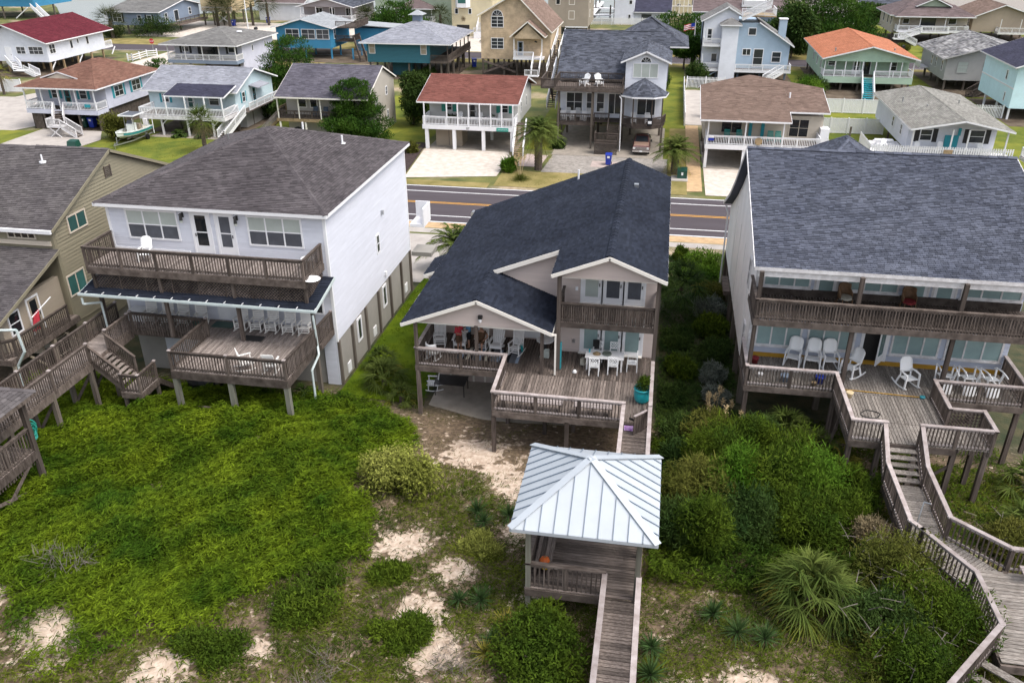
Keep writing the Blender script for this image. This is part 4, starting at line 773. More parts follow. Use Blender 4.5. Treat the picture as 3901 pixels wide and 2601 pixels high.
part('rear_wing', 'stucco_r', H, lambda b: b.box(10.2, 15.4, 56.7, 64.6, 1.2, 8.9)); rf = Roof('sh_r', .14, .26); hip(rf, 9.8, 15.8, 57.0, 65.0, 9.0, 11.1, (12.75, 61.0), (12.8, 62.0)); rf.done(H, 'white_worn')
# upper deck
dk = frame_under(H, 4.75, 17.6, 35.6, 38.4, 8.85, 'wood_dark', .3); planks(dk, 4.75, 17.6, 35.6, 38.4, 8.85, 'y', 'wood_dark')
railing(H, [(4.78, 38.3, 8.85), (4.78, 35.62, 8.85), (17.6, 35.62, 8.85)], .95, 'wood', True, .13, .05, (.15, .05), mtop='wood', below=.34, posts=False)
for x in (4.85, 9.1, 13.35, 17.5): block('tall_post', 'wood_dark', H, (x, 35.72, 7.0), (.18, .18, 8.2))
# lower deck
dk = frame_under(H, 4.7, 16.9, 35.4, 38.4, 5.5, 'wood', .3); planks(dk, 4.7, 16.9, 35.4, 38.4, 5.5, 'y', 'wood_worn')
dk = frame_under(H, 8.75, 12.95, 31.45, 35.38, 5.5, 'wood', .3); planks(dk, 8.75, 12.95, 33.05, 35.38, 5.5, 'y', 'wood_worn'); planks(dk, 8.75, 14.35, 31.45, 33.03, 5.5, 'y', 'wood_worn')
kw = dict(h=.98, m='wood', indiv=True, gap=.14, bs=.045, top=(.17, .05), mtop='wood_pale', below=.25, post=.1)
railing(H, [(4.75, 38.3, 5.5), (4.75, 35.42, 5.5), (8.72, 35.42, 5.5), (8.76, 31.48, 5.5), (10.08, 31.48, 5.5)], **kw); railing(H, [(11.48, 31.48, 5.5), (14.33, 31.48, 5.5), (14.33, 33.02, 5.5), (12.97, 33.02, 5.5), (12.97, 35.42, 5.5), (16.85, 35.42, 5.5), (16.85, 38.3, 5.5)], **kw)
lattice(H, (13.05, 32.97, 0), (14.25, 32.97, 0), 5.6, 6.4, 'wood', .15, .035)
for x, y in ((4.85, 35.5), (8.85, 35.6), (12.9, 35.6), (16.75, 35.5), (8.85, 31.6), (10.05, 31.6), (11.5, 31.6), (13.0, 31.6), (14.25, 31.6), (14.25, 32.9)): block('deck_post', 'wood', H, (x, y, 3.8), (.2, .2, 3.2))
brace(H, (8.85, 31.55, 3.9), (10.05, 31.55, 3.0), 'wood'); brace(H, (11.5, 31.55, 3.2), (13.0, 31.55, 4.6), 'wood'); brace(H, (8.3, 33.4, 2.6), (8.72, 33.4, 5.3), 'wood', .1, .12)
piles(H, (5.1, 9, 13, 16.6), (39.6, 43, 46.5, 50, 53.5, 56.3), 1.2, 4.1, 'pile', .28)
part('wood_corbel', 'wood', H, lambda b: b.box(4.55, 4.95, 49.5, 52, 3.8, 4.05)); part('side_downspout', 'white', H, lambda b: b.tube([(4.7, 56.7, 7.3), (4.85, 56.5, 6.8), (4.85, 56.4, 1.5)], .06))
for y0 in (40.0, 40.9): window(H, FL_, y0, y0 + .7, 8.0 if y0 > 40.5 else 5.0, 9.6 if y0 > 40.5 else 6.4, 1, 2, 'white_worn', 'glass')
# stairs and dune walk of the right house
B = thing('boardwalk', 'zigzag weathered dune walk with pale rails and steps below the right house deck', 'boardwalk', (11, 27, 3))
stairs(B, (10.78, 31.4, 5.47), (10.78, 30.0, 4.45), 1.4, 'wood', rail=False, tread='wood_worn')
def plank_run(par, a, b, wdt, z, m='wood_worn', w_=.14):
    a = V(a[0], a[1], z); b = V(b[0], b[1], z); d = b - a; n = int(d.length / w_); s = V(-d.y, d.x, 0).normalized()
    for i in range(n): c = a + d * ((i + .5) / n); block('plank', m, par, (c.x, c.y, z - .018 + random.uniform(-.004, .004)), (w_ - .012, wdt, .035), dirv=s)
plank_run(B, (10.78, 30.0), (10.78, 26.3), 1.45, 4.45); plank_run(B, (10.75, 26.7), (12.6, 24.6), 1.55, 4.44); planks(B, 11.75, 16.2, 21.0, 25.3, 4.45, 'x', 'wood_worn', .16)
[part('rim_board', 'wood', B, lambda b: b.box(*q_, 4.1, 4.4)) for q_ in ((11.7, 16.2, 20.9, 20.98), (11.68, 11.74, 21.0, 24.2), (10.0, 10.06, 26.3, 30), (11.5, 11.56, 26.8, 30))]
for k in range(6): c = V(11.35, 20.75, 4.3) + V(-.34, -.42, -.19) * k; block('tread', 'wood_worn', B, (c.x + .45, c.y - .2, c.z), (.3, 1.7, .05), dirv=(.78, -.63, 0))
kw = dict(h=1.0, m='wood', indiv=True, gap=.16, bs=.045, top=(.17, .05), mtop='wood_pale', below=.2, post=.1)
railing(B, [(10.05, 31.45, 5.5), (10.02, 30.0, 4.5), (10.08, 26.4, 4.45), (10.4, 25.95, 4.45)], **kw); railing(B, [(11.5, 31.45, 5.5), (11.53, 30.0, 4.5), (11.57, 26.85, 4.45), (13.25, 25.4, 4.45), (16.3, 25.4, 4.45)], **kw); railing(B, [(10.4, 25.95, 4.45), (11.63, 23.95, 4.45), (11.7, 21.6, 4.45), (9.3, 18.7, 4.45)], **kw)
for x, y in ((10.05, 29.9), (11.5, 29.9), (10.1, 26.4), (11.6, 26.8), (13.2, 25.3), (11.7, 23.9), (11.75, 21.3), (16.1, 25.3), (16.1, 21.1), (9.5, 19)): block('pile', 'wood', B, (x, y, 3.4), (.16, .16, 2.1))
for k in range(3): block('bench_slat', 'wood_pale', B, (14.8, 25.1 - .15 * k, 4.92), (.13, 2.6, .04), rz=math.pi / 2)
part('grab_pole', 'galv', B, lambda b: b.tube([(10.5, 26.9, 4.5), (10.75, 27.4, 5.6), (10.95, 27.25, 5.65)], .025))
tag(part('hose', 'black', None, lambda b: b.tube([(10.02 + .4 * math.cos(t) + .05 * math.sin(3 * t), 33.6 + .32 * math.sin(t), 5.52) for t in [i * math.pi / 10 for i in range(21)]], .022, 5)), 'black hose looped on the right house lower deck', 'hose')
t_ = thing('pool_brush', 'long yellow-handled brush with blue head lying across the right deck', 'brush', (11, 35.6, 5.52)); part('handle', 'paint_ochre', t_, lambda b: b.cyl((9.2, 35.6, 5.54), (12.6, 35.45, 5.54), .022)); part('brush_head', 'teal_paint', t_, lambda b: b.loft([[(12.62 + .12 * math.cos(t), 35.45 + s * math.sin(t), z) for t in [i * math.pi / 6 for i in range(12)]] for s, z in ((.1, 5.52), (.12, 5.58), (.06, 5.62))]))

# ================================================================ houses across the road: shared builders
def shell(H, x0, x1, y0, y1, zf, ze, wm, gab=None):
    def f(b):
        b.box(x0, x1, y0, y1, zf, ze)
        if gab and gab[0] == 'y': b.prism([(x0, y0, ze), (x1, y0, ze), (gab[1], y0, gab[2])], (0, y1 - y0, 0))
        if gab and gab[0] == 'x': b.prism([(x0, y0, ze), (x0, y1, ze), (x0, gab[1], gab[2])], (x1 - x0, 0, 0))
    return part('wall', wm, H, f)
def porch(H, x0, x1, y0, y1, z, top, posts, rm='white', gap=.2, sides='FLR', gates=(), pm=None, rim=.3, deckm='wood', h=.95, rimm=None):
    """deck slab with rim, posts up to top, rail round the named sides; gates = x-ranges left open at the front"""
    part('deck', deckm, H, lambda b: b.box(x0, x1, y0, y1, z - .06, z)); part('deck_rim', rimm or rm, H, lambda b: (b.box(x0 - .02, x1 + .02, y0 - .05, y0 - .004, z - rim, z + .02), b.box(x0 - .06, x0 - .022, y0 - .05, y1, z - rim, z + .015), b.box(x1 + .022, x1 + .06, y0 - .05, y1, z - rim, z + .015)))
    for x in posts: block('porch_post', pm or rm, H, (x, y0 + .08, (z + top) / 2), (.13, .13, top - z))
    kw = dict(h=h, m=rm, indiv=False, gap=gap, bs=.05, top=(.1, .06), post=.1, pstep=2.4)
    if 'F' in sides:
        xs = [x0 + .05]
        for a, b in gates: xs += [a, b]
        xs.append(x1 - .05)
        for a, b in zip(xs[::2], xs[1::2]):
            if b - a > .3: railing(H, [(a, y0 + .08, z), (b, y0 + .08, z)], **kw)
    if 'L' in sides: railing(H, [(x0 + .06, y0 + .1, z), (x0 + .06, y1 - .05, z)], **kw)
    if 'R' in sides: railing(H, [(x1 - .06, y0 + .1, z), (x1 - .06, y1 - .05, z)], **kw)
def wins(H, fc, lst, trim='white', pane='glass', indiv=False, fw=.1):
    for a0, a1, z0, z1, c, r in lst: window(H, fc, a0, a1, z0, z1, c, r, trim, pane, fw=fw, mw=.06, indiv=indiv)

# ---- brown-red hip roof, teal shutters, stairs to the front (far left of the row)
H = thing('stilt_house', 'lilac-white stilt house with brown-red hip roof and teal shutters at the side-road corner', 'house', (-76, 103, 0))
wl = shell(H, -80.9, -70.8, 99.2, 110.6, 2.4, 5.2, 'w_lilac'); rf = Roof('sh_brown', .2, .5); hip(rf, -81.6, -70.2, 96.5, 111.4, 5.35, 7.6, (-75.7, 104.5), (-75.3, 106.0)); rf.slope([(-76.85, 99.0, 6.9), (-79.4, 99.0, 6.2), (-79.4, 103, 6.2), (-76.85, 104, 6.95)][::-1]); rf.slope([(-76.85, 99.0, 6.9), (-74.3, 99.0, 6.2), (-74.3, 103, 6.2), (-76.85, 104, 6.95)]); rf.fas.bar((-79.5, 98.97, 6.1), (-76.85, 98.97, 6.86), .05, .14); rf.fas.bar((-76.85, 98.97, 6.86), (-74.2, 98.97, 6.1), .05, .14); rf.done(H)
part('dormer_face', 'w_beige', H, lambda b: b.prism([(-79.2, 99.05, 5.9), (-74.5, 99.05, 5.9), (-76.85, 99.05, 6.75)], (0, .2, 0)))
porch(H, -80.9, -70.9, 96.9, 99.2, 2.6, 5.2, (-80.8, -78.4, -76.0, -73.6, -71.0), sides='FLR', gates=((-76.9, -75.6),), rim=.55, rimm='w_lilac'); F1 = Face('F', 99.2)
for a in (-78.6, -74.6): wins(H, F1, [(a, a + 1.1, 3.5, 4.8, 1, 2)]); shutters(H, F1, a, a + 1.1, 3.5, 4.8, 'teal_paint')
door(H, F1, -76.8, -75.9, 2.62, 4.7, 'teal_paint', 'glass_dark'); part('wall_sign', 'teal_paint', H, lambda b: b.box(-72.5, -71.7, 96.84, 96.88, 3.0, 3.4))
F1 = Face('R', -70.8)
for a in (101.0, 105.0): wins(H, F1, [(a, a + 2.0, 3.5, 4.95, 2, 2)], indiv=True); shutters(H, F1, a, a + 2.0, 3.45, 5.0, 'teal_paint', .4)
part('skirt_wall', 'wood_dark', H, lambda b: (b.box(-80.6, -79.2, 97.2, 97.3, 0, 2.3), b.box(-71.2, -71.1, 97.2, 110, 0, 2.3), b.box(-80.6, -80.5, 97.2, 110, 0, 2.3), b.box(-79, -71.2, 104, 104.1, 0, 2.3))); piles(H, (-78.9, -76.8, -73.9), (97.3,), 0, 2.4)
stairs(H, (-76.25, 96.85, 2.58), (-74.9, 94.6, 1.35), 1.2, 'white_worn', tread='wood'); part('stair_landing', 'white_worn', H, lambda b: (b.box(-75.7, -73.8, 93.2, 94.6, 1.2, 1.3), b.bar((-75.5, 93.3, 0), (-74, 93.3, 1.2), .1, .1), b.bar((-74, 93.3, 0), (-75.5, 93.3, 1.2), .1, .1))); railing(H, [(-75.65, 94.5, 1.3), (-75.65, 93.25, 1.3), (-73.8, 93.25, 1.3)], .95, 'white_worn', False, .18); stairs(H, (-73.8, 93.9, 1.3), (-71.9, 93.9, 0), 1.2, 'white_worn', tread='wood')

# ---- pale grey roof, light blue, dark porch roof, long white stairs
H = thing('stilt_house', 'pale blue stilt house with light grey roof, dark porch roof and white stairs', 'house', (-59, 104, 0))
shell(H, -65.0, -53.2, 99.6, 110.5, 2.4, 5.0, 'w_ltblue', ('x', 104.6, 6.9)); rf = Roof('sh_pale', .2, .5); gable(rf, -65.6, -52.6, 99.0, 111.2, 5.0, 7.1, 'x', 104.6); rf.done(H)
rf = Roof('sh_navy', .2, .5); rf.slope([(-61.0, 96.4, 4.95), (-53.0, 96.4, 4.95), (-53.0, 99.9, 5.75), (-61.0, 99.9, 5.75)], fascia=(0, 1, 3)); rf.done(H)
porch(H, -64.6, -53.2, 96.2, 99.6, 2.5, 4.8, (-60.8, -58.2, -55.6, -53.3), sides='FLR', rim=.45, rimm='white_worn'); F1 = Face('F', 99.6)
wins(H, F1, [(-63.2, -62.2, 3.4, 4.5, 1, 2), (-56.8, -55.4, 3.2, 4.5, 1, 2)]); shutters(H, F1, -63.2, -62.2, 3.4, 4.5, 'teal_paint', .3); door(H, F1, -59.8, -58.9, 2.52, 4.5, 'white', 'glass_teal'); wins(H, Face('R', -53.2), [(101.4, 102.3, 3.3, 4.6, 1, 2)]); shutters(H, Face('R', -53.2), 101.4, 102.3, 3.3, 4.6, 'teal_paint', .3); door(H, Face('R', -53.2), 104.4, 105.3, 2.6, 4.6, 'teal_paint', 'glass_dark')
part('door_canopy', 'sh_pale', H, lambda b: b.prism([(-53.2, 103.6, 5.0), (-53.2, 107.0, 5.0), (-51.9, 107.0, 4.7), (-51.9, 103.6, 4.7)], (0, 0, .1))); part('side_deck', 'wood', H, lambda b: b.box(-53.1, -51.8, 99.7, 109, 2.4, 2.5)); railing(H, [(-51.85, 100.5, 2.5), (-51.85, 109, 2.5)], .95, 'white', False, .2); stairs(H, (-52.5, 99.6, 2.48), (-53.6, 95.6, 0), 1.2, 'white', tread='wood')
for x in (-64.4, -61.9, -58.4, -55.0): block('pile', 'white_worn', H, (x, 96.5, 1.15), (.2, .2, 2.3)); brace(H, (x, 96.5, 1.3), (x + .9, 96.5, 2.1), 'white_worn', .1, .1)
piles(H, (-64, -61.5, -58.5, -55.5, -53.4), (100, 104, 108), 0, 2.4); part('store_wall', 'w_grey', H, lambda b: b.box(-57, -53.3, 102, 109, 0, 2.4))

# ---- dark grey gable with vertical board end wall
H = thing('board_house', 'tan board-sided house with purple-grey shingle roof and brown deck behind a pine', 'house', (-41, 103, 0))
part('wall', 'w_board', H, lambda b: (b.prism([(-35.0, 99.4, 0), (-35.0, 108.0, 0), (-35.0, 108.0, 5.85), (-35.0, 103.2, 7.75), (-35.0, 99.4, 5.9)], (-11.3, 0, 0)))); rf = Roof('sh_purple', .2, .5); gable(rf, -46.5, -34.75, 96.6, 108.4, 5.2, 8.0, 'x', 103.2, 5.9); rf.done(H, 'cream_trim')
porch(H, -46.6, -37.6, 97.0, 99.4, 2.55, 5.15, (-46.4, -43.7, -40.9, -38.2, -37.7), 'wood_dark', sides='FL', pm='cream_trim', rim=.35, rimm='wood_tan'); F1 = Face('F', 99.4); wins(H, F1, [(-44.8, -43.6, 3.4, 4.8, 1, 1), (-43.2, -42.2, 3.4, 4.8, 1, 1), (-40.0, -38.9, 2.7, 4.8, 1, 1)], 'cream_trim', 'glass_dark'); wins(H, Face('R', -35.0), [(100.3, 101.0, 3.3, 4.6, 1, 2), (104.3, 105.0, 4.2, 5.3, 1, 2), (104.3, 105.0, 1.2, 2.4, 1, 2)], 'white', 'glass')
for x in (-46.3, -43.0, -39.6): block('pile', 'cream_trim', H, (x, 97.1, 1.1), (.18, .18, 2.2))
part('lower_window', 'glass_dark', H, lambda b: b.box(-41.4, -39.4, 99.33, 99.39, .2, 1.9)); part('grill_cover', 'black', H, lambda b: b.loft([[(-44.6 + .7 * s * math.cos(t), 98.2 + .4 * s * math.sin(t), z) for t in [i * math.pi / 6 for i in range(12)]] for s, z in ((1, .05), (1, .8), (.6, 1.2), (.1, 1.3))])); stairs(H, (-46.7, 98.2, 2.5), (-49.2, 98.2, .1), 1.2, 'wood_tan', tread='white_worn', railm='wood_pale'); railing(H, [(-47.2, 99.3, 2.5), (-47.2, 104.0, 2.5)], .95, 'wood_tan', False, .15)

# ---- number 87: red roof, white rails
H = thing('stilt_house', 'white stilt house numbered 87 with red-brown roof and pale gravel drive', 'house', (-22.3, 102, 0))
shell(H, -27.6, -16.9, 98.3, 108.4, 2.55, 5.4, 'w_pale', ('x', 102.4, 7.2)); rf = Roof('sh_red', .2, .5); gable(rf, -28.35, -16.35, 95.5, 109.0, 5.45, 7.35, 'x', 102.4); rf.done(H)
porch(H, -27.7, -16.9, 95.4, 98.3, 2.84, 5.35, (-27.5, -24.8, -22.2, -19.6, -17.0, -23.5, -20.9, -18.3), rim=.5, gap=.17); F1 = Face('F', 98.3); wins(H, F1, [(-25.6, -24.8, 3.9, 4.9, 1, 2), (-19.0, -18.0, 3.8, 4.9, 1, 2)]); shutters(H, F1, -25.6, -24.8, 3.8, 4.9, 'aqua', .5); shutters(H, F1, -19.0, -18.0, 3.8, 4.9, 'aqua', .45); door(H, F1, -22.8, -21.9, 2.86, 4.9, 'white', 'glass'); wins(H, Face('R', -16.9), [(100.2, 100.9, 3.5, 4.8, 1, 2), (104, 104.7, 3.5, 4.8, 1, 2)])
for x in (-27.3, -24.0, -20.5, -17.1): block('column', 'white', H, (x, 95.6, 1.2), (.38, .38, 2.4)); block('column', 'w_pale', H, (x, 100.5, 1.2), (.3, .3, 2.4))
part('store_doors', 'w_tan', H, lambda b: b.box(-26.6, -23.4, 97.0, 99.8, 0, 2.35)); part('door_seam', 'wood_dark', H, lambda b: b.box(-25.02, -24.98, 96.97, 97.0, .1, 2.2)); stairs(H, (-16.2, 96.6, 2.8), (-16.1, 93.6, 0), 1.2, 'white', tread='wood_tan'); part('stair_platform', 'wood', H, lambda b: b.box(-16.85, -15.6, 96.6, 98.2, 2.74, 2.82))
def text(par, s, loc, size, m, name='lettering'):
    c = bpy.data.curves.new(name, 'FONT'); c.body = s; c.size = size; c.extrude = .004; c.align_x = 'CENTER'; o = bpy.data.objects.new(name, c); COL.objects.link(o); dg = bpy.context.evaluated_depsgraph_get(); me = bpy.data.meshes.new_from_object(o.evaluated_get(dg)); bpy.data.objects.remove(o); me.materials.clear(); me.materials.append(M[m]); k = link(name, me, par, loc); k.rotation_euler = (math.pi / 2, 0, 0); return k
text(H, '87', (-22.3, 95.33, 2.42), .38, 'black'); part('name_board', 'aqua', H, lambda b: b.box(-18.9, -17.5, 95.3, 95.34, 2.35, 2.75)); part('sign_script', 'white', H, lambda b: [b.bar((-18.75 + .12 * i, 95.29, 2.48 + .05 * (i % 3)), (-18.66 + .12 * i, 95.29, 2.6 - .04 * (i % 2)), .02, .03) for i in range(10)])

# ---- big grey house with roof deck and pickup
H = thing('stilt_house', 'grey stilt house with slate roof, roof deck and a pickup parked underneath', 'house', (-6.3, 105, 0))
shell(H, -12.3, -.2, 101.5, 121, 2.9, 7.0, 'w_white'); part('dormer_wall', 'w_white', H, lambda b: (b.box(-4.66, .05, 100, 106, 6.2, 9.85), b.prism([(-4.66, 100, 9.85), (.05, 100, 9.85), (-2.4, 100, 10.75)], (0, 6, 0))))
rf = Roof('sh_slate', .2, .5); rf.slope([(-12.9, 102.3, 7.35), (.15, 102.3, 7.35), (.15, 112.3, 11.45), (-13.3, 112.3, 11.45)]); rf.slope([(.15, 122, 7.4), (-13.3, 122, 7.4), (-13.3, 112.3, 11.45), (.15, 112.3, 11.45)]); rf.ridge((-13.3, 112.3, 11.5), (.15, 112.3, 11.5)); hip(rf, -7.5, 2.5, 114.5, 124.5, 9.4, 12.4, (-2.8, 118.5), (-2.4, 119))
gable(rf, -5.2, .45, 99.5, 108.5, 9.75, 10.95, 'y', -2.4)
c0 = V(-2.4, 99.6, 8.0); oc = [V(-2.4 + 2.95 * math.sin(t), 99.6 - 2.75 * math.cos(t), 6.35) for t in (-1.9, -1.0, -.42, .42, 1.0, 1.9)]
for a, b in zip(oc, oc[1:]): rf.slope([a, b, c0], fascia=(0,)); rf.ridge(a, c0)
rf.done(H)
for a, b in zip(oc, oc[1:]): part('porch_beam', 'white', H, lambda m_: m_.bar((a - c0) * .93 + c0 + V(0, 0, -.15), (b - c0) * .93 + c0 + V(0, 0, -.15), .1, .2))
fl_ = [V(-2.4 + 2.6 * math.sin(t), 99.6 - 2.4 * math.cos(t), 3.05) for t in (-1.7, -1.0, -.42, .42, 1.0, 1.7)]; part('deck', 'wood_dark', H, lambda b: b.prism(fl_ + [V(.1, 101.5, 3.05), V(-4.8, 101.5, 3.05)], (0, 0, -.3))); railing(H, fl_, .95, 'wood_dark', False, .16, post=.16)
for p in fl_[1:5]: block('porch_post', 'wood_dark', H, (p.x, p.y, 4.6), (.14, .14, 3.2))
part('wall_banner', 'dark_cloth', H, lambda b: b.box(-1.75, -1.2, 97.05, 97.1, 3.2, 4.1)); part('banner_panel', 'white', H, lambda b: b.box(-1.68, -1.27, 97.02, 97.05, 3.45, 3.75))
window(H, Face('F', 100), -3.85, -.95, 7.95, 9.6, 3, 1, pane='blind'); arch_window(H, Face('F', 100), -3.05, -1.75, 9.68); F1 = Face('F', 101.5); wins(H, F1, [(-11.6, -9.6, 3.6, 5.9, 2, 2), (-9.2, -8.2, 3.6, 5.9, 1, 2), (-8.0, -7.0, 3.6, 5.9, 1, 2), (-6.6, -5.0, 3.4, 5.9, 2, 1), (-3.2, -1.0, 3.4, 5.6, 2, 1)], 'white', 'glass')
porch(H, -12.3, -8.0, 98.6, 101.5, 3.0, 6.7, (-12.1, -8.1), 'wood_dark', sides='FL', rim=.35); part('deck', 'wood_dark', H, lambda b: b.box(-8, -4.9, 99.4, 101.5, 2.9, 3.0)); railing(H, [(-8, 99.5, 3), (-6.3, 99.5, 3)], .95, 'wood_dark', False, .15)
porch(H, -12.6, -4.75, 98.0, 102.4, 7.0, 7.9, (), 'wood_dark', sides='FLR', rim=.4, h=1.0); railing(H, [(-12.5, 102.3, 7.0), (-4.8, 102.3, 7.0)], 1.0, 'wood_dark', False, .2); piles(H, (-12.1, -8.2, -4.8), (98.3, 101.8), 0, 6.7, 'pile', .2); piles(H, (-.1,), (98, 102), 0, 3.0, 'pile', .25); piles(H, (-11.9, -8, -4, -.4), (106, 111), 0, 2.9, 'pile', .25)
stairs(H, (-5.6, 99.3, 2.95), (-5.6, 97.0, 1.5), 1.3, 'wood_dark', tread='wood'); part('stair_landing', 'wood_dark', H, lambda b: b.box(-7.6, -4.9, 95.9, 97.1, 1.35, 1.45)); railing(H, [(-7.55, 97, 1.45), (-7.55, 95.95, 1.45), (-4.95, 95.95, 1.45)], 1.0, 'wood_dark', False, .15, post=.14); lattice(H, (-7.6, 95.9, 0), (-4.95, 95.9, 0), .1, 1.3, 'wood_dark', .16, .05); part('downspout', 'white', H, lambda b: b.tube([(-5.1, 98.2, 6.2), (-4.85, 98.1, 5.9), (-4.75, 97.3, .1)], .07)); stairs(H, (-13.6, 112, 7.2), (-13.8, 104.5, 3.2), 1.1, 'white', tread='wood'); part('side_deck', 'wood_dark', H, lambda b: b.box(-14.3, -12.65, 98.8, 103.5, 6.7, 6.8)); railing(H, [(-14.25, 103.4, 6.8), (-14.25, 98.85, 6.8), (-12.7, 98.85, 6.8)], 1.0, 'wood_dark', False, .15); stairs(H, (-13.5, 103.5, 6.7), (-13.5, 107.5, 3.4), 1.0, 'wood_dark')

# ---- tan roof house with white rails
H = thing('stilt_house', 'beige stilt house with tan-brown roof, white rails and teal chairs by the sandy path', 'house', (11, 99, 0))
shell(H, 4.5, 17.0, 95.2, 107, 2.5, 5.3, 'w_beige'); rf = Roof('sh_tan', .2, .5); rf.slope([(3.95, 91.9, 5.3), (13.3, 91.9, 5.3), (13.3, 101.5, 7.1), (3.95, 101.5, 7.1)], fascia=(0, 1, 3)); rf.slope([(13.3, 94.6, 5.82), (17.45, 94.6, 5.82), (17.45, 101.5, 7.1), (13.3, 101.5, 7.1)], fascia=(0, 1)); rf.slope([(17.45, 110, 5.3), (3.95, 110, 5.3), (3.95, 101.5, 7.1), (17.45, 101.5, 7.1)], fascia=(0, 1, 3)); rf.slope([(3.95, 101.5, 7.12), (17.45, 101.5, 7.12), (9.6, 104.6, 7.85)]); rf.slope([(17.45, 101.5, 7.12), (17.45, 110, 5.4), (9.6, 104.6, 7.85)]); rf.slope([(3.95, 110, 5.4), (3.95, 101.5, 7.12), (9.6, 104.6, 7.85)]); r_ = rf.done(H); part('vent_pipe', 'white', r_, lambda b: b.cyl((13.6, 98.5, 6.4), (13.6, 98.5, 7.1), .09)); part('turbine_vent', 'galv', r_, lambda b: b.lathe((10.0, 103.5, 6.6), [(.15, 0), (.15, .2), (.3, .3), (.28, .45), (.05, .52)], 10))
porch(H, 4.7, 16.6, 92.3, 95.2, 2.6, 5.2, (4.85, 8.75, 12.65), rim=.5, gap=.17, sides='FLR'); F1 = Face('F', 95.2); wins(H, F1, [(6.3, 8.6, 3.2, 4.7, 2, 1), (13.5, 15.6, 3.0, 5.0, 2, 2)], 'w_beige', 'glass_dark'); part('door', 'teal_paint', H, lambda b: (b.box(9.3, 9.65, 95.1, 95.19, 2.7, 4.7), b.box(10.6, 10.95, 95.1, 95.19, 2.7, 4.7))); part('porch_sign', 'bin_blue', H, lambda b: b.box(4.95, 5.55, 92.25, 92.32, 3.0, 3.3)); part('sign_panel', 'white', H, lambda b: b.box(4.95, 5.55, 92.25, 92.32, 3.31, 3.55)); part('round_plaque', 'wood_tan', H, lambda b: b.cyl((10.2, 92.2, 3.1), (10.2, 92.27, 3.1), .4, .4, 14))
for x in (4.85, 8.8, 12.7, 16.4): block('column', 'white', H, (x, 92.5, 1.1), (.3, .3, 2.2))
piles(H, (4.8, 8.8, 12.7, 16.6), (99, 104), 0, 2.5, 'pile'); part('end_wall', 'white', H, lambda b: b.box(16.7, 17.6, 94.2, 95.6, 2.6, 4.2)); stairs(H, (17.4, 94, 2.6), (18.8, 94, 0), 1.2, 'white', tread='wood'); part('back_wall', 'w_beige', H, lambda b: b.box(4.8, 16.6, 104, 104.2, 0, 2.5))

# ---- white picket house at right
H = thing('stilt_house', 'white cottage with worn grey roof, picket-fenced deck and teal double door', 'house', (31, 104, 0))
shell(H, 26.4, 35.3, 97.5, 113.5, 1.6, 4.4, 'w_white', ('y', 31.0, 5.3)); rf = Roof('sh_greige', .2, .5); gable(rf, 25.8, 36.0, 94.4, 114.2, 4.5, 5.5, 'y', 31.0); r_ = rf.done(H)
for x, y in ((27.6, 107), (33.5, 106), (29.3, 103)): part('roof_vent', 'galv', r_, lambda b: b.cyl((x, y, 4.8), (x, y, 5.4), .09))
F1 = Face('F', 97.5); wins(H, F1, [(27.6, 28.9, 2.6, 3.9, 1, 2), (32.6, 34.2, 2.5, 4.0, 1, 2)], 'white', 'glass'); shutters(H, F1, 27.6, 28.9, 2.5, 3.95, 'black', .5); shutters(H, F1, 32.6, 34.2, 2.5, 4.0, 'black', .5); part('door', 'teal_paint', H, lambda b: (b.box(30.2, 30.9, 97.4, 97.49, 1.8, 3.3), b.box(30.95, 31.6, 97.4, 97.49, 1.8, 3.3), b.box(31.4, 31.7, 97.36, 97.395, 3.3, 4.1))); wins(H, Face('L', 26.4), [(100, 100.9, 2.5, 3.7, 1, 2), (104, 104.9, 2.5, 3.7, 1, 2)])
part('deck', 'white_worn', H, lambda b: b.box(22.3, 36.5, 95.0, 97.45, 1.5, 1.6)); part('side_deck', 'white_worn', H, lambda b: b.box(22.3, 26.3, 97.5, 101, 1.5, 1.6)); pk = MB()
for i in range(60): x = 22.35 + i * .237; pk.box(x, x + .14, 94.9, 94.94, 1.3, 2.62)
for i in range(25): y = 95.0 + i * .237; pk.box(22.2, 22.24, y, y + .14, 1.3, 2.62)
pk.build('picket_fence', 'white', H); part('fence_rail', 'white', H, lambda b: (b.box(22.3, 36.5, 94.95, 95.0, 2.3, 2.4), b.box(22.25, 22.3, 95, 101, 2.3, 2.4)))
for x in (26.3, 30.2, 31.8, 35.6): block('porch_post', 'white', H, (x, 95.1, 3.0), (.14, .14, 2.9))
piles(H, (22.6, 27, 31.5, 36), (95.3, 100, 108), 0, 1.5, 'pile', .2); tag(part('deck_sign', 'wood_tan', None, lambda b: (b.box(29.6, 30.5, 94.82, 94.88, 1.75, 2.35), b.box(29.65, 29.95, 94.8, 94.82, 1.85, 2.25))), 'small tan sign on the white picket rail', 'sign')

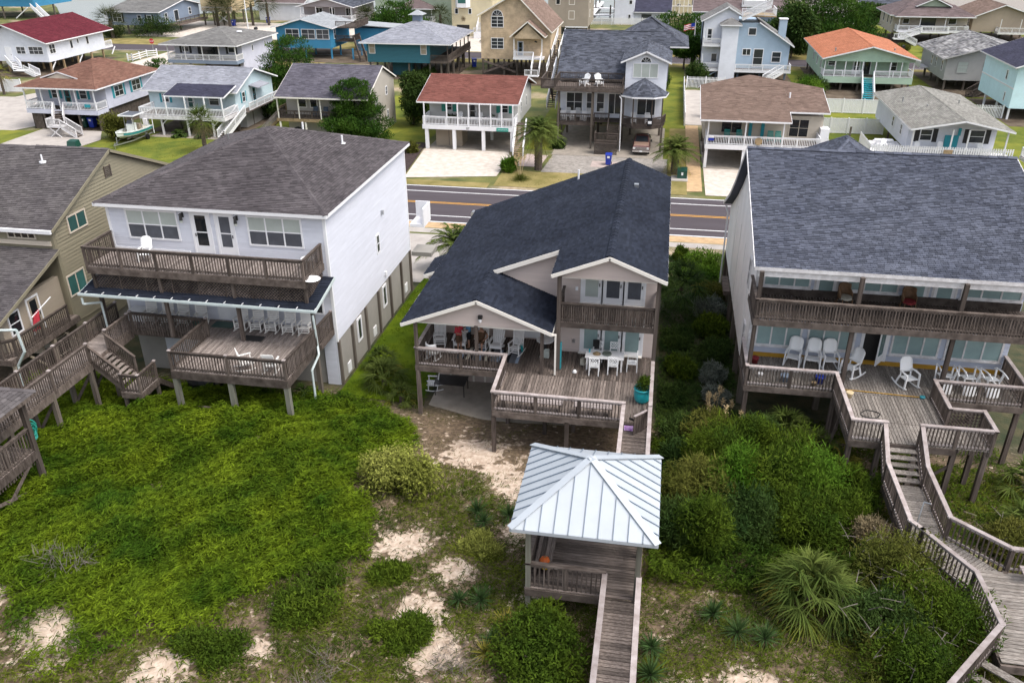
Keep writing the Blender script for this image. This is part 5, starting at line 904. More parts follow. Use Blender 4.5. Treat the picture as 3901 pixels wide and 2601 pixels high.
# ================================================================ third row
H = thing('stilt_house', 'white stilt house with maroon gable roof and white stairs at the upper left', 'house', (-111, 142, 0))
shell(H, -119, -105, 134, 150, 1.9, 5.0, 'w_white', ('y', -111.9, 7.7)); rf = Roof('sh_maroon', .22, .6); gable(rf, -119.6, -104.3, 133.2, 152.6, 5.1, 7.95, 'y', -112.0); rf.done(H); wins(H, Face('F', 134), [(-110.9, -109.1, 3.1, 4.4, 2, 2), (-108.5, -105.7, 3.1, 4.45, 3, 2)], indiv=True); door(H, Face('F', 134), -113, -112, 2.0, 4.2, 'white', 'white'); wins(H, Face('R', -105), [(134.6, 136.2, 3.1, 4.7, 2, 2), (140.2, 141, 3.2, 4.7, 1, 1), (142.2, 142.8, 3.8, 4.7, 1, 1), (144.8, 145.6, 3.3, 4.75, 1, 1)]); porch(H, -119, -105, 150.05, 152.4, 2.2, 5.0, (-105.1, -110, -115), sides='R')
piles(H, (-118, -113.5, -109.5, -105.3), (134.5, 138, 142, 146, 149.5), 0, 1.9, 'wood_tan', .28)
for y in (134.5, 142, 152): brace(H, (-105.2, y, .6), (-105.2, y + 1.3, 1.8), 'white', .14, .14)
stairs(H, (-112.5, 133.9, 2.0), (-109.5, 131.5, 1.0), 1.4, 'white'); part('landing', 'white', H, lambda b: b.box(-109.6, -107.5, 130.4, 132.2, .9, 1.0)); stairs(H, (-107.6, 131.3, .95), (-105.8, 131.3, 0), 1.4, 'white')

H = thing('stilt_house', 'lilac-grey stilt house with grey hip roof and white-railed porch', 'house', (-76, 140, 0))
shell(H, -82.6, -70.3, 136.5, 148.5, 2.5, 5.3, 'w_lilac'); rf = Roof('sh_grey', .22, .6); hip(rf, -83.5, -69.6, 133.4, 149.6, 5.4, 7.3, (-76.4, 140.8), (-76.2, 142.0)); r_ = rf.done(H); part('roof_vent', 'white', r_, lambda b: b.lathe((-72.9, 141.5, 6.5), [(.5, 0), (.45, .15), (.1, .22)], 10)); porch(H, -82.6, -70.2, 134.0, 136.5, 2.85, 5.3, (-82.4, -79.3, -76.2, -73.2, -70.3), sides='FLR', rim=.5, rimm='w_slate'); F1 = Face('F', 136.5); wins(H, F1, [(-81.2, -79.9, 3.8, 4.7, 1, 1), (-72.8, -71.6, 3.8, 4.7, 1, 1)]); shutters(H, F1, -81.2, -79.9, 3.6, 4.8, 'black', .4); shutters(H, F1, -72.8, -71.6, 3.6, 4.8, 'black', .4); part('sliding_door', 'glass_dark', H, lambda b: b.box(-77.8, -75.2, 136.4, 136.49, 2.9, 4.7)); shutters(H, F1, -77.8, -75.2, 3.0, 4.8, 'black', .5); wins(H, Face('R', -70.3), [(140, 140.6, 3.6, 4.7, 1, 1), (145, 145.6, 3.6, 4.7, 1, 1)], pane='glass_dark'); piles(H, (-82, -79, -76, -73, -70.6), (134.5, 140, 146), 0, 2.5); part('slat_wall', 'white_worn', H, lambda b: b.box(-82.5, -78.4, 134.3, 134.4, .2, 2.2)); part('base_wall', 'w_lilac', H, lambda b: b.box(-70.9, -70.3, 136.5, 148.4, 0, 2.5))

H = thing('stilt_house', 'bright blue house with white windows and grey gable roof behind a pine', 'house', (-67, 161, 0))
shell(H, -72.9, -62.2, 156, 166, 1.9, 5.5, 'w_blue', ('y', -67.6, 6.95)); rf = Roof('sh_light', .22, .6); gable(rf, -73.6, -61.5, 155.3, 167, 5.6, 7.15, 'y', -67.6); rf.done(H); wins(H, Face('F', 156), [(-71.05, -68.35, 3.5, 5.3, 2, 2), (-67.9, -65.2, 3.5, 5.3, 2, 2), (-65.0, -62.45, 3.5, 5.3, 2, 2)], indiv=True); wins(H, Face('R', -62.2), [(157.6, 158.6, 3.4, 5.1, 1, 2)]); part('deck', 'wood_dark', H, lambda b: (b.box(-62.1, -58.6, 158, 162, 2.9, 3.0), b.box(-62.1, -57.8, 158, 165, 5.3, 5.4))); railing(H, [(-62, 158.05, 3), (-58.65, 158.05, 3), (-58.65, 162, 3)], 1.0, 'wood_dark', False, .12); railing(H, [(-61.8, 158.05, 5.4), (-57.85, 158.05, 5.4), (-57.85, 165, 5.4)], 1.1, 'wood_dark', False, .12); stairs(H, (-58.2, 159, 3.0), (-55.4, 154, 0), 1.2, 'wood_dark'); piles(H, (-72.5, -67.5, -62.4, -58.2), (156.3, 161), 0, 2.0, 'w_blue', .25); part('annex_roof', 'sh_light', H, lambda b: b.prism([(-61.5, 166, 4.9), (-52.5, 166, 4.4), (-52.5, 172, 4.4), (-61.5, 172, 4.9)], (0, 0, .15))); part('annex', 'w_blue', H, lambda b: b.box(-61.3, -53, 166.5, 171.5, 0, 4.3))

H = thing('stilt_house', 'dark teal stilt house with pale hip roof, cupola and wraparound side deck', 'house', (-43, 147, 0))
wl = part('wall', 'w_teal', H, lambda b: b.box(-49.3, -38.5, 139, 155, 2.5, 5.5)); siding(wl, Face('F', 139), [(-49.3, 2.55), (-38.5, 2.55), (-38.5, 5.5), (-49.3, 5.5)], 'w_teal', .25, .03); rf = Roof('sh_pale', .22, .6); hip(rf, -50.4, -34.8, 138.2, 155.6, 5.65, 8.3, (-42.6, 146.3), (-42.6, 147.4)); r_ = rf.done(H)
cu = part('cupola', 'w_slate', H, lambda b: b.box(-43.3, -41.9, 146.2, 147.6, 8.1, 9.3)); part('cupola_roof', 'sh_light', cu, lambda b: b.loft([[(-43.9, 145.6, 9.2), (-41.3, 145.6, 9.2), (-41.3, 148.2, 9.2), (-43.9, 148.2, 9.2)], [(-42.7, 146.8, 9.9), (-42.5, 146.8, 9.9), (-42.5, 147, 9.9), (-42.7, 147, 9.9)]])); wins(H, Face('F', 139), [(-48.95, -47.85, 3.85, 5.6, 1, 2), (-40.1, -39.05, 3.85, 5.6, 1, 2)], 'white_worn', 'w_tan'); porch(H, -38.4, -35.4, 138.7, 155.4, 2.9, 5.5, (-35.5,), 'wood_dark', sides='FR', rim=.3, gap=.14)
for y in (142, 145, 148, 151, 154): block('porch_post', 'wood_dark', H, (-35.5, y, 4.2), (.16, .16, 2.6))
piles(H, (-49, -45.8, -42.3, -38.7, -36.8, -35.6), (139.4, 143, 147, 151, 155), 0, 2.6, 'pile', .26); part('enclosure', 'w_teal', H, lambda b: b.box(-46, -42.5, 142, 148, 0, 2.4)); lattice(H, (-36.9, 150, 0), (-36.9, 155, 0), .2, 2.6, 'wood_dark', .3, .05)

H = thing('cedar_house', 'cedar-shingled gable house with arched window, red-brown roof and white porch stairs', 'house', (-26, 148, 0))
CE = Face('F', 143.4); part('wall', 'w_cedar', H, lambda b: (b.prism([(-30.85, 143.4, 2.8), (-19.2, 143.4, 2.8), (-19.2, 143.4, 7.2), (-25.0, 143.4, 12.9), (-30.85, 143.4, 9.6)], (0, 14, 0)), b.prism([(-25.0, 141.0, 6.4), (-20.2, 141.0, 6.4), (-22.6, 141.0, 8.7)], (0, 2.4, 0)))); rf = Roof('sh_tan', .22, .6); rf.slope([(-18.9, 142.8, 7.2), (-18.9, 158, 7.2), (-25.0, 158, 13.1), (-25.0, 142.8, 13.1)], fascia=(0, 3)); rf.slope([(-31.3, 158, 9.7), (-31.3, 142.8, 9.7), (-25.0, 142.8, 13.1), (-25.0, 158, 13.1)], fascia=(0, 1)); gable(rf, -25.5, -19.7, 140.6, 144.5, 6.75, 9.1, 'y', -22.6, cap=False); rf.done(H, 'cream_trim')
window(H, CE, -29.1, -27.0, 7.75, 9.5, 2, 3, 'white', 'glass', indiv=False); arch_window(H, CE, -29.0, -27.1, 9.55); window(H, CE, -29.15, -27.0, 4.4, 6.15, 2, 3, 'white', 'glass', indiv=False); porch(H, -25.0, -20.2, 141.1, 143.4, 3.4, 6.5, (-24.9, -20.3), sides='FL', gates=((-21.7, -20.3),), gap=.17, deckm='white_worn'); door(H, CE, -24.6, -23.8, 3.45, 5.6, 'w_slate', 'glass_dark'); tag(part('wall_fish', 'dark_metal', None, lambda b: b.loft([[(-21.9 + .55 * k, 143.3 - .04 * math.cos(t), 5.6 + .16 * math.sin(k * 3.0) * math.sin(t) + .1 * math.sin(k * 4)) for t in [i * math.pi / 4 for i in range(8)]] for k in (.05, .3, .6, .9)])), 'dark metal fish ornament on the cedar house porch wall', 'ornament')
stairs(H, (-21.0, 141.0, 3.35), (-21.0, 138.5, 1.2), 1.3, 'white', tread='wood'); part('landing', 'white', H, lambda b: b.box(-22.6, -20.3, 137.3, 138.6, 1.1, 1.2)); railing(H, [(-22.5, 137.4, 1.2), (-20.4, 137.4, 1.2)], .95, 'white', False, .2); piles(H, (-30.6, -27, -24.8, -20.3, -19.4), (143.6, 148, 153, 157), 0, 2.8, 'pile', .3); brace(H, (-30.5, 143.3, .6), (-25, 143.3, 2.5), 'wood', .1, .3); brace(H, (-30.5, 143.2, 2.5), (-25, 143.2, .8), 'wood', .1, .3); stairs(H, (-18.2, 150, 6.0), (-18.6, 139, 1.5), 1.2, 'white', tread='wood'); piles(H, (-18.7, -17.6), (140, 145, 150), 0, 5.0, 'pile', .25)

H = thing('stilt_house', 'light blue house with white tower, stacked balconies and high roof stair', 'house', (12.5, 150, 0))
part('wall', 'w_sky', H, lambda b: (b.prism([(5.3, 147, 1.6), (19.2, 147, 1.6), (19.2, 147, 5.5), (14.0, 147, 8.7), (10.7, 147, 8.7), (5.3, 147, 8.9)], (0, 9, 0)),)); part('gable_wall', 'w_white', H, lambda b: b.prism([(5.3, 146.9, 1.6), (10.7, 146.9, 1.6), (10.7, 146.9, 10.0), (8.9, 146.9, 10.9), (5.3, 146.9, 9.0)], (0, 6, 0))); tw = part('tower', 'w_white', H, lambda b: b.box(8.2, 10.75, 144.6, 147.2, 0, 8.6)); rf = Roof('sh_grey', .22, .6); hip(rf, 7.8, 11.15, 144.2, 147.6, 8.65, 9.5, (9.45, 145.9), (9.5, 145.95)); rf.slope([(4.9, 153.5, 8.95), (4.9, 146.4, 8.95), (8.95, 146.4, 11.15), (8.95, 153.5, 11.15)], fascia=(0, 1)); rf.slope([(11.2, 146.4, 9.9), (11.2, 153.5, 9.9), (8.95, 153.5, 11.15), (8.95, 146.4, 11.15)], fascia=(0, 3)); rf.slope([(19.8, 146.5, 5.3), (19.8, 157, 5.3), (14.0, 157, 8.9), (14.0, 146.5, 8.9)], fascia=(0, 3)); rf.done(H)
part('roof_flat', 'wood_tan', H, lambda b: b.box(11.0, 16.5, 146.9, 152, 9.6, 9.75)); railing(H, [(11.1, 147, 9.75), (16.4, 147, 9.75), (16.4, 152, 9.75)], 1.1, 'white', False, .18); stairs(H, (15.5, 146.6, 11.4), (11.2, 146.6, 9.2), 1.0, 'white')
for z in (1.75, 5.55): porch(H, 5.4, 8.2, 145.0, 146.9, z, z + 2.4, (5.5,), sides='FL', rim=.3, gap=.17)
F1 = Face('F', 146.88); door(H, F1, 5.9, 6.8, 5.6, 7.8, 'white', 'glass'); wins(H, F1, [(6.9, 7.9, 2.6, 4.0, 1, 1)]); F1 = Face('F', 147); wins(H, F1, [(12.4, 13.7, 6.8, 8.0, 1, 1), (11.8, 13.2, 3.7, 4.8, 2, 1), (16.5, 18.0, 2.7, 4.4, 1, 2), (13.6, 15.2, 2.0, 4.8, 1, 2)]); porch(H, 10.8, 19.5, 144.8, 147, 1.7, 2.6, (), sides='FR', rim=.3, gap=.17); stairs(H, (18.0, 144.7, 1.7), (15.5, 143.2, .2), 1.2, 'white'); part('chimney', 'w_sky', H, lambda b: b.box(17.4, 18.6, 149.5, 150.7, 4, 9.0)); part('chimney_cap', 'white', H, lambda b: b.box(17.3, 18.7, 149.4, 150.8, 9.0, 9.15)); piles(H, (5.5, 8, 11.5, 15, 19), (147.3, 152), 0, 1.6, 'w_slate', .3); brace(H, (5.5, 145.2, 0), (8, 145.2, 1.5), 'w_slate', .14, .14); tag(part('utility_cabinet', 'black', None, lambda b: b.box(3.9, 4.8, 156, 157, 0, 2.0)), 'tall black utility cabinet beside the light blue house', 'cabinet')  # the tall black box is a utility cabinet, not a bin

H = thing('stilt_house', 'mint green stilt house with bright orange gable roof and white porch rail', 'house', (30, 149, 0))
shell(H, 23.8, 36.4, 141.6, 159, 1.2, 4.8, 'w_green', ('y', 30.1, 6.4)); part('porch_gable', 'w_green', H, lambda b: b.prism([(23.6, 139.2, 4.35), (36.6, 139.2, 4.35), (36.6, 139.2, 4.8), (30.1, 139.2, 6.4), (23.6, 139.2, 4.8)], (0, 2.4, 0))); rf = Roof('sh_orange', .22, .6); gable(rf, 23.1, 37.1, 138.4, 160.5, 4.85, 6.65, 'y', 30.1); r_ = rf.done(H)
for x, y in ((25.3, 141.5), (34, 142), (30.6, 156)): part('roof_vent', 'galv', r_, lambda b: b.cyl((x, y, 5.2), (x, y, 6.0), .12))
porch(H, 23.6, 36.6, 139.1, 141.6, 2.1, 4.35, (23.7, 25.2, 26.7, 28.3, 29.2, 31.1, 33.2, 34.8, 36.5), sides='FLR', gates=((29.2, 31.0),), rim=.9, rimm='w_green', gap=.17); F1 = Face('F', 141.6); wins(H, F1, [(24.5, 25.6, 3.3, 4.1, 1, 2), (33.6, 34.7, 2.7, 4.1, 1, 2)], 'white', 'glass_dark'); door(H, F1, 28.3, 29.3, 2.15, 4.2, 'white', 'glass'); door(H, F1, 29.9, 30.8, 2.15, 4.2, 'black', 'glass_dark'); wins(H, Face('L', 23.8), [(143, 143.8, 2.6, 4, 1, 1), (147, 147.8, 2.6, 4, 1, 1), (151, 151.8, 2.6, 4, 1, 1)], pane='glass_dark'); stairs(H, (30.1, 139.0, 2.1), (29.1, 131.5, 0), 1.6, 'white', tread='teal_paint'); piles(H, (24, 26.5, 29, 31.5, 34, 36.3), (139.6, 143, 147, 151, 155, 158), 0, 1.25, 'pile', .28)

H = thing('stilt_house', 'weathered grey stilt house with patchy worn shingle roof and side stairs', 'house', (48, 149, 0))
shell(H, 41.8, 56, 142, 156, 1.5, 4.7, 'w_grey', ('y', 48.6, 6.8)); rf = Roof('sh_worn', .3, .9); gable(rf, 41.0, 57, 141.2, 157.5, 4.75, 7.0, 'y', 48.6); rf.done(H, 'w_grey'); F1 = Face('F', 142); wins(H, F1, [(43.4, 45.0, 2.6, 4.3, 1, 3), (47.1, 48.7, 3.0, 4.3, 1, 2)], 'w_grey', 'blind'); door(H, F1, 49.6, 50.5, 2.0, 4.1, 'white', 'glass'); part('awning', 'w_grey', H, lambda b: b.prism([(48.9, 142, 4.9), (51.3, 142, 4.9), (51.3, 141, 4.4), (48.9, 141, 4.4)], (0, 0, .08))); wins(H, Face('L', 41.8), [(143.5, 144.3, 2.6, 4.2, 1, 2), (147, 147.8, 2.6, 4.2, 1, 2), (149.3, 150.1, 2.6, 4.2, 1, 2)], pane='glass_dark'); porch(H, 49.2, 53.5, 139.4, 141.9, 2.0, 2.9, (), 'white_worn', sides='FR', rim=.2); stairs(H, (49.1, 140.5, 2.0), (44.4, 137.0, 0), 1.2, 'wood'); piles(H, (42.2, 45, 48, 51, 54), (142.4, 146, 150, 154), 0, 1.6, 'pile', .28); part('balcony', 'white_worn', H, lambda b: (b.box(40.3, 41.7, 150.5, 154, 1.9, 2.0), b.box(40.3, 40.36, 150.5, 154, 2.0, 2.9)))

H = thing('stilt_house', 'pale cyan house cut by the right edge of the view', 'house', (49, 125, 0))
part('wall', 'w_cyan', H, lambda b: b.box(44.8, 56, 122, 135, 1.5, 6.8)); part('band', 'white', H, lambda b: b.box(44.75, 44.79, 122, 135, 3.9, 4.1)); rf = Roof('sh_navy', .22, .6); gable(rf, 44.2, 57, 121.3, 136, 6.8, 9, 'y'); rf.done(H); wins(H, Face('L', 44.8), [(125, 125.7, 4.6, 5.9, 1, 1), (124.2, 124.7, 2.0, 3.2, 1, 1)], pane='glass_dark'); piles(H, (45, 50), (122.3, 127, 132), 0, 1.5, 'white'); porch(H, 37.8, 44.8, 93.5, 96.5, 1.6, 2.6, (), 'white', sides='FL', gap=.2)

# ================================================================ far rows
def far(label, x0, x1, y0, y1, zf, ze, wm, rm, roof, name='far_house', oh=.6, trim='white', pl=True, wl=(), wr=(), wlf=(), pane='glass'):
    H = thing(name, label, 'house', ((x0 + x1) / 2, (y0 + y1) / 2, 0)); k = roof[0]
    shell(H, x0, x1, y0, y1, zf, ze, wm, ('y', roof[2] if len(roof) > 2 else (x0 + x1) / 2, roof[1] - .15) if k == 'gy' else (('x', roof[2] if len(roof) > 2 else (y0 + y1) / 2, roof[1] - .15) if k == 'gx' else None)); rf = Roof(rm, .3, .9)
    if k == 'gx': gable(rf, x0 - oh, x1 + oh, y0 - oh, y1 + oh, ze, roof[1], 'x', roof[2] if len(roof) > 2 else None)
    elif k == 'gy': gable(rf, x0 - oh, x1 + oh, y0 - oh, y1 + oh, ze, roof[1], 'y', roof[2] if len(roof) > 2 else None)
    else:
        s = min(x1 - x0, y1 - y0) / 2; hip(rf, x0 - oh, x1 + oh, y0 - oh, y1 + oh, ze, roof[1], *(((x0 + s, (y0 + y1) / 2), (x1 - s, (y0 + y1) / 2)) if x1 - x0 > y1 - y0 else (((x0 + x1) / 2, y0 + s), ((x0 + x1) / 2, y1 - s))), cap=False)
    rf.done(H, trim)
    if pl and zf > .8: piles(H, np.linspace(x0 + .3, x1 - .3, 4), (y0 + .4, (y0 + y1) / 2), 0, zf, 'pile', .3)
    wins(H, Face('F', y0), wl, trim, pane); wins(H, Face('R', x1), wr, trim, pane); wins(H, Face('L', x0), wlf, trim, pane); return H
H = far('blue-grey ranch house with black shutters behind palms at the upper left', -125, -112.6, 182, 200, 2.0, 4.9, 'w_slate', 'sh_grey', ('gx', 6.6, 193), wl=[(-123.9, -121.6, 2.7, 4.5, 2, 2), (-117.8, -116.8, 2.9, 4.2, 1, 2), (-115.5, -114.3, 2.9, 4.2, 1, 2)], wr=[(184.5, 185.7, 2.6, 4.4, 1, 2), (188.5, 190.4, 2.2, 4.6, 1, 1), (195, 196.2, 3, 4.6, 1, 2)]); shutters(H, Face('F', 182), -123.9, -121.6, 2.6, 4.6, 'black', .4); shutters(H, Face('F', 182), -115.5, -114.3, 2.8, 4.3, 'black', .4); part('side_deck', 'wood', H, lambda b: b.box(-112.5, -110.6, 186, 200, 1.5, 1.9)); railing(H, [(-110.7, 186, 1.9), (-110.7, 200, 1.9)], 1.0, 'wood', False, .3)
H = far('yellow raised house with white braced stilts at the upper left', -112, -104, 200, 212, 3.2, 7.5, 'w_yellow', 'sh_grey', ('gy', 9.5)); brace(H, (-108.5, 199.9, .3), (-104.5, 199.9, 3.0), 'white', .2, .25); brace(H, (-104.5, 199.8, .3), (-108.5, 199.8, 3.0), 'white', .2, .25); railing(H, [(-112, 199.8, 3.2), (-104, 199.8, 3.2)], 1, 'white', False, .3)
far('long white garage beside the palms at the upper left', -103, -91, 212, 222, 0, 4.2, 'w_white', 'sh_mauve', ('gx', 6), pl=False)
H = far('bright blue raised house with white stairs in the top left corner', -190, -161, 205, 220, 3.0, 6.5, 'w_blue', 'sh_grey', ('gx', 8.5)); stairs(H, (-161, 204.6, 3.0), (-156, 202, .2), 1.5, 'white'); brace(H, (-167, 204.8, .2), (-163, 204.8, 2.8), 'white', .2, .2)
H = far('grey-mauve gable house with long white-railed porch', -86, -73.2, 200.5, 214, 1.9, 4.8, 'w_mauve', 'sh_slate', ('gy', 6.7, -79.3), wl=[(-83, -81.3, 2.6, 4.4, 2, 1), (-75.6, -74, 2.6, 4.4, 2, 1), (-79.6, -78.3, 2, 4.4, 1, 1)], pane='glass_dark'); part('porch_gable', 'w_mauve', H, lambda b: b.prism([(-86.3, 198.2, 4.75), (-72.9, 198.2, 4.75), (-79.3, 198.2, 6.5)], (0, 2.4, 0))); porch(H, -86, -73.2, 198, 200.5, 2.0, 4.75, (-85.8, -82, -78, -73.4), sides='FLR', gap=.3); rf = Roof('sh_slate', .3, .9); gable(rf, -86.8, -72.5, 197.4, 200.2, 4.85, 6.75, 'y', -79.3, cap=False); rf.done(H); part('store', 'w_mauve', H, lambda b: b.box(-75, -73.3, 201, 213, 0, 1.9))
H = far('tall sage green house with brown roofed porch', -68.3, -49.8, 201, 214, 0, 9.0, 'w_sage', 'sh_mauve', ('hip', 12), pl=False, wl=[(-67.2, -66, 3.3, 4.6, 1, 1)]); porch(H, -62.4, -54, 198.6, 201, 2.0, 4.7, (-62.2, -58, -54.2), sides='FLR', gap=.3); rf = Roof('sh_mauve', .3, .9); hip(rf, -63, -53.4, 198, 201.8, 4.7, 6.6, (-58.4, 200.5), (-58, 200.6), cap=False); rf.done(H)
H = far('cream yellow house with white bay window and sunburst plaque', -47.3, -38.2, 190, 203, 0, 9.0, 'w_cream', 'sh_tan', ('gy', 12), pl=False, wl=[(-46.6, -45.8, 4.6, 5.8, 1, 1), (-43.6, -42.8, 4.6, 5.8, 1, 1)]); part('bay_window', 'white', H, lambda b: b.prism([(-46.4, 190, 6.0), (-45.8, 189, 6.0), (-43.7, 189, 6.0), (-43.1, 190, 6.0)], (0, 0, 2.6))); part('bay_glass', 'glass_teal', H, lambda b: b.box(-45.6, -43.9, 188.93, 188.99, 6.9, 8.3)); part('sunburst', 'wood_tan', H, lambda b: [b.bar((-44.7, 189.95, 3.7), (-44.7 + .55 * math.cos(t), 189.95, 3.7 + .55 * math.sin(t)), .12, .05) for t in [i * math.pi / 5 for i in range(10)]]); part('garage_dark_panel', 'black', H, lambda b: b.box(-46.2, -43.4, 189.9, 189.98, 0, 2.4)); stairs(H, (-40.5, 191, 4.2), (-40.8, 188.3, 1.2), 1.4, 'white'); part('stair_base', 'white', H, lambda b: b.box(-41.8, -39.4, 186.8, 189.9, 0, 1.2)); railing(H, [(-41.8, 186.9, 1.2), (-39.4, 186.9, 1.2)], 1, 'white', False, .25)  # flat black panel paints the darkness inside the garage
H = far('tall tan shingled building with dark square windows', -26.9, -18.0, 196, 210, 1.6, 9.5, 'w_taupe', 'sh_mauve', ('hip', 12), trim='cream_trim', wl=[(-25.2, -24.2, 6.2, 7.5, 1, 1), (-22.3, -21.0, 3.2, 5.0, 1, 1), (-22.3, -21.0, 6.2, 8, 1, 1)], wr=[(199, 200, 3.4, 5, 1, 1), (199, 200, 6.4, 8, 1, 1)], pane='glass_dark'); part('band', 'white', H, lambda b: b.box(-23, -18, 195.9, 195.98, 1.5, 1.75)); part('wing', 'w_taupe', H, lambda b: b.box(-22.9, -18, 195.95, 196, 1.8, 9.4))
H = far('white house with navy lean-to roof by the docks', -13.6, -8.9, 217, 228, 0, 8.5, 'w_white', 'sh_navy', ('gx', 11), pl=False, wl=[(-10.2, -9.4, 4.4, 5.4, 1, 1), (-10.3, -9.6, .9, 2.2, 1, 1)]); part('lean_to', 'w_white', H, lambda b: b.box(-8.9, -.4, 217.5, 226, 0, 2.7)); rf = Roof('sh_navy', .3, .9); rf.slope([(-9.1, 216.8, 2.75), (0, 216.8, 2.75), (0, 226, 6.3), (-9.1, 226, 6.3)], fascia=(0, 1)); rf.done(H); part('sliding_door', 'glass', H, lambda b: b.box(-7.1, -4.7, 217.4, 217.48, .5, 2.2)); wins(H, Face('F', 217.5), [(-2.9, -2.1, 1.2, 2.2, 1, 1)])
H = far('yellow-beige house with arched white openings and gallery', -.5, 6.0, 226, 236, 0, 7, 'w_cream', 'sh_tan', ('hip', 9), pl=False); part('gallery', 'cream_trim', H, lambda b: [b.box(-.4 + i * 1.05, -.2 + i * 1.05, 224.8, 225, 1.5, 5.2) for i in range(7)]); part('gallery_band', 'cream_trim', H, lambda b: (b.box(-.5, 6.1, 224.7, 225.05, 1.2, 1.6), b.box(-.5, 6.1, 224.7, 225.05, 3.3, 3.5))); arch_window(H, Face('F', 225.9), 1.0, 2.3, 3.3, 'cream_trim', 'black'); arch_window(H, Face('F', 225.9), 3.6, 4.7, 3.3, 'cream_trim', 'black')
H = far('grey-blue house with purple-brown roof and skylights', 5.0, 15, 195, 208, 0, 5.4, 'w_slate', 'sh_mauve', ('gx', 9), pl=False, wl=[(5.3, 6.2, 2.9, 5.1, 1, 1)]); porch(H, 5.6, 9.5, 193.4, 195, 2.4, 5.0, (5.7,), gap=.3); part('skylight', 'glass_teal', H, lambda b: (b.box(10, 11.4, 198.5, 199.6, 7.0, 7.15), b.box(13, 14.4, 198.5, 199.6, 7.0, 7.15)))
H = far('white multi-deck house with stacked stairs and brown roof', 15, 24, 197, 210, 0, 5.2, 'w_slate', 'sh_mauve', ('gx', 8.3), pl=False); part('roof_tower', 'white', H, lambda b: b.box(15, 19.5, 196.5, 200, 5.2, 7.4)); porch(H, 14.6, 19.6, 195.8, 197, 6.6, 7.6, (), gap=.25); porch(H, 19.5, 23.4, 195.0, 197, 2.0, 3, (), gap=.3)
H = far('beige hip-roofed stilt house with white porch and forked stairs', 45.2, 59.5, 194.6, 207, 1.8, 5.4, 'w_beige', 'sh_mauve', ('hip', 8.6), oh=1.0, wl=[(47, 48.3, 3.6, 4.7, 1, 1), (55.8, 57.4, 3.6, 4.8, 1, 1)], wlf=[(196, 197, 3.2, 5, 1, 2), (199, 200, 3.2, 5, 1, 2), (203, 204, 3.2, 5, 1, 2)], pane='glass_dark'); part('sliding_door', 'glass', H, lambda b: b.box(50.5, 53.4, 194.5, 194.58, 2.6, 4.8)); part('dormer', 'w_sage', H, lambda b: b.prism([(49.4, 194.4, 7.0), (55.4, 194.4, 7.0), (52.4, 194.4, 8.3)], (0, 4, 0))); rf = Roof('sh_mauve', .3, .9); gable(rf, 49, 55.8, 194.0, 201, 7.1, 8.6, 'y', 52.4, cap=False); hip(rf, 44.8, 60, 191.5, 198, 5.35, 7.3, (48.3, 195.5), (56.5, 195.5), cap=False); rf.done(H); porch(H, 45.6, 59.2, 192.0, 194.6, 2.6, 5.3, (45.8, 49.8, 54.6), sides='FLR', gap=.25); porch(H, 50, 55.2, 190.6, 192, 2.6, 3.5, (50.1, 55), sides='FLR', gap=.25); stairs(H, (49.9, 191.3, 2.5), (46, 190.6, 1.2), 1.3, 'white'); part('landing', 'white', H, lambda b: b.box(44.8, 47.2, 189.8, 191.2, 1.1, 1.25)); railing(H, [(44.8, 189.9, 1.25), (47.2, 189.9, 1.25)], 1, 'white', False, .25); stairs(H, (47.2, 190.3, 1.2), (49.3, 189.8, 0), 1.2, 'white')
H = far('tan stilt house with brown roof in the top right corner', 61.5, 74, 198, 212, 1.9, 4.7, 'w_tan', 'sh_tan', ('gy', 7.2, 67), wlf=[(200, 201, 2.7, 4.4, 1, 1), (206, 207, 2.7, 4.4, 1, 1)], pane='glass_dark'); porch(H, 66.2, 74, 196, 198, 2.0, 4.6, (66.4, 70.2), sides='FL', rm='white_worn', gap=.25)
far('low dark-roofed boat shed in the top right', 47, 62, 238, 250, 0, 2.8, 'w_taupe', 'sh_slate', ('gx', 5.5), pl=False)

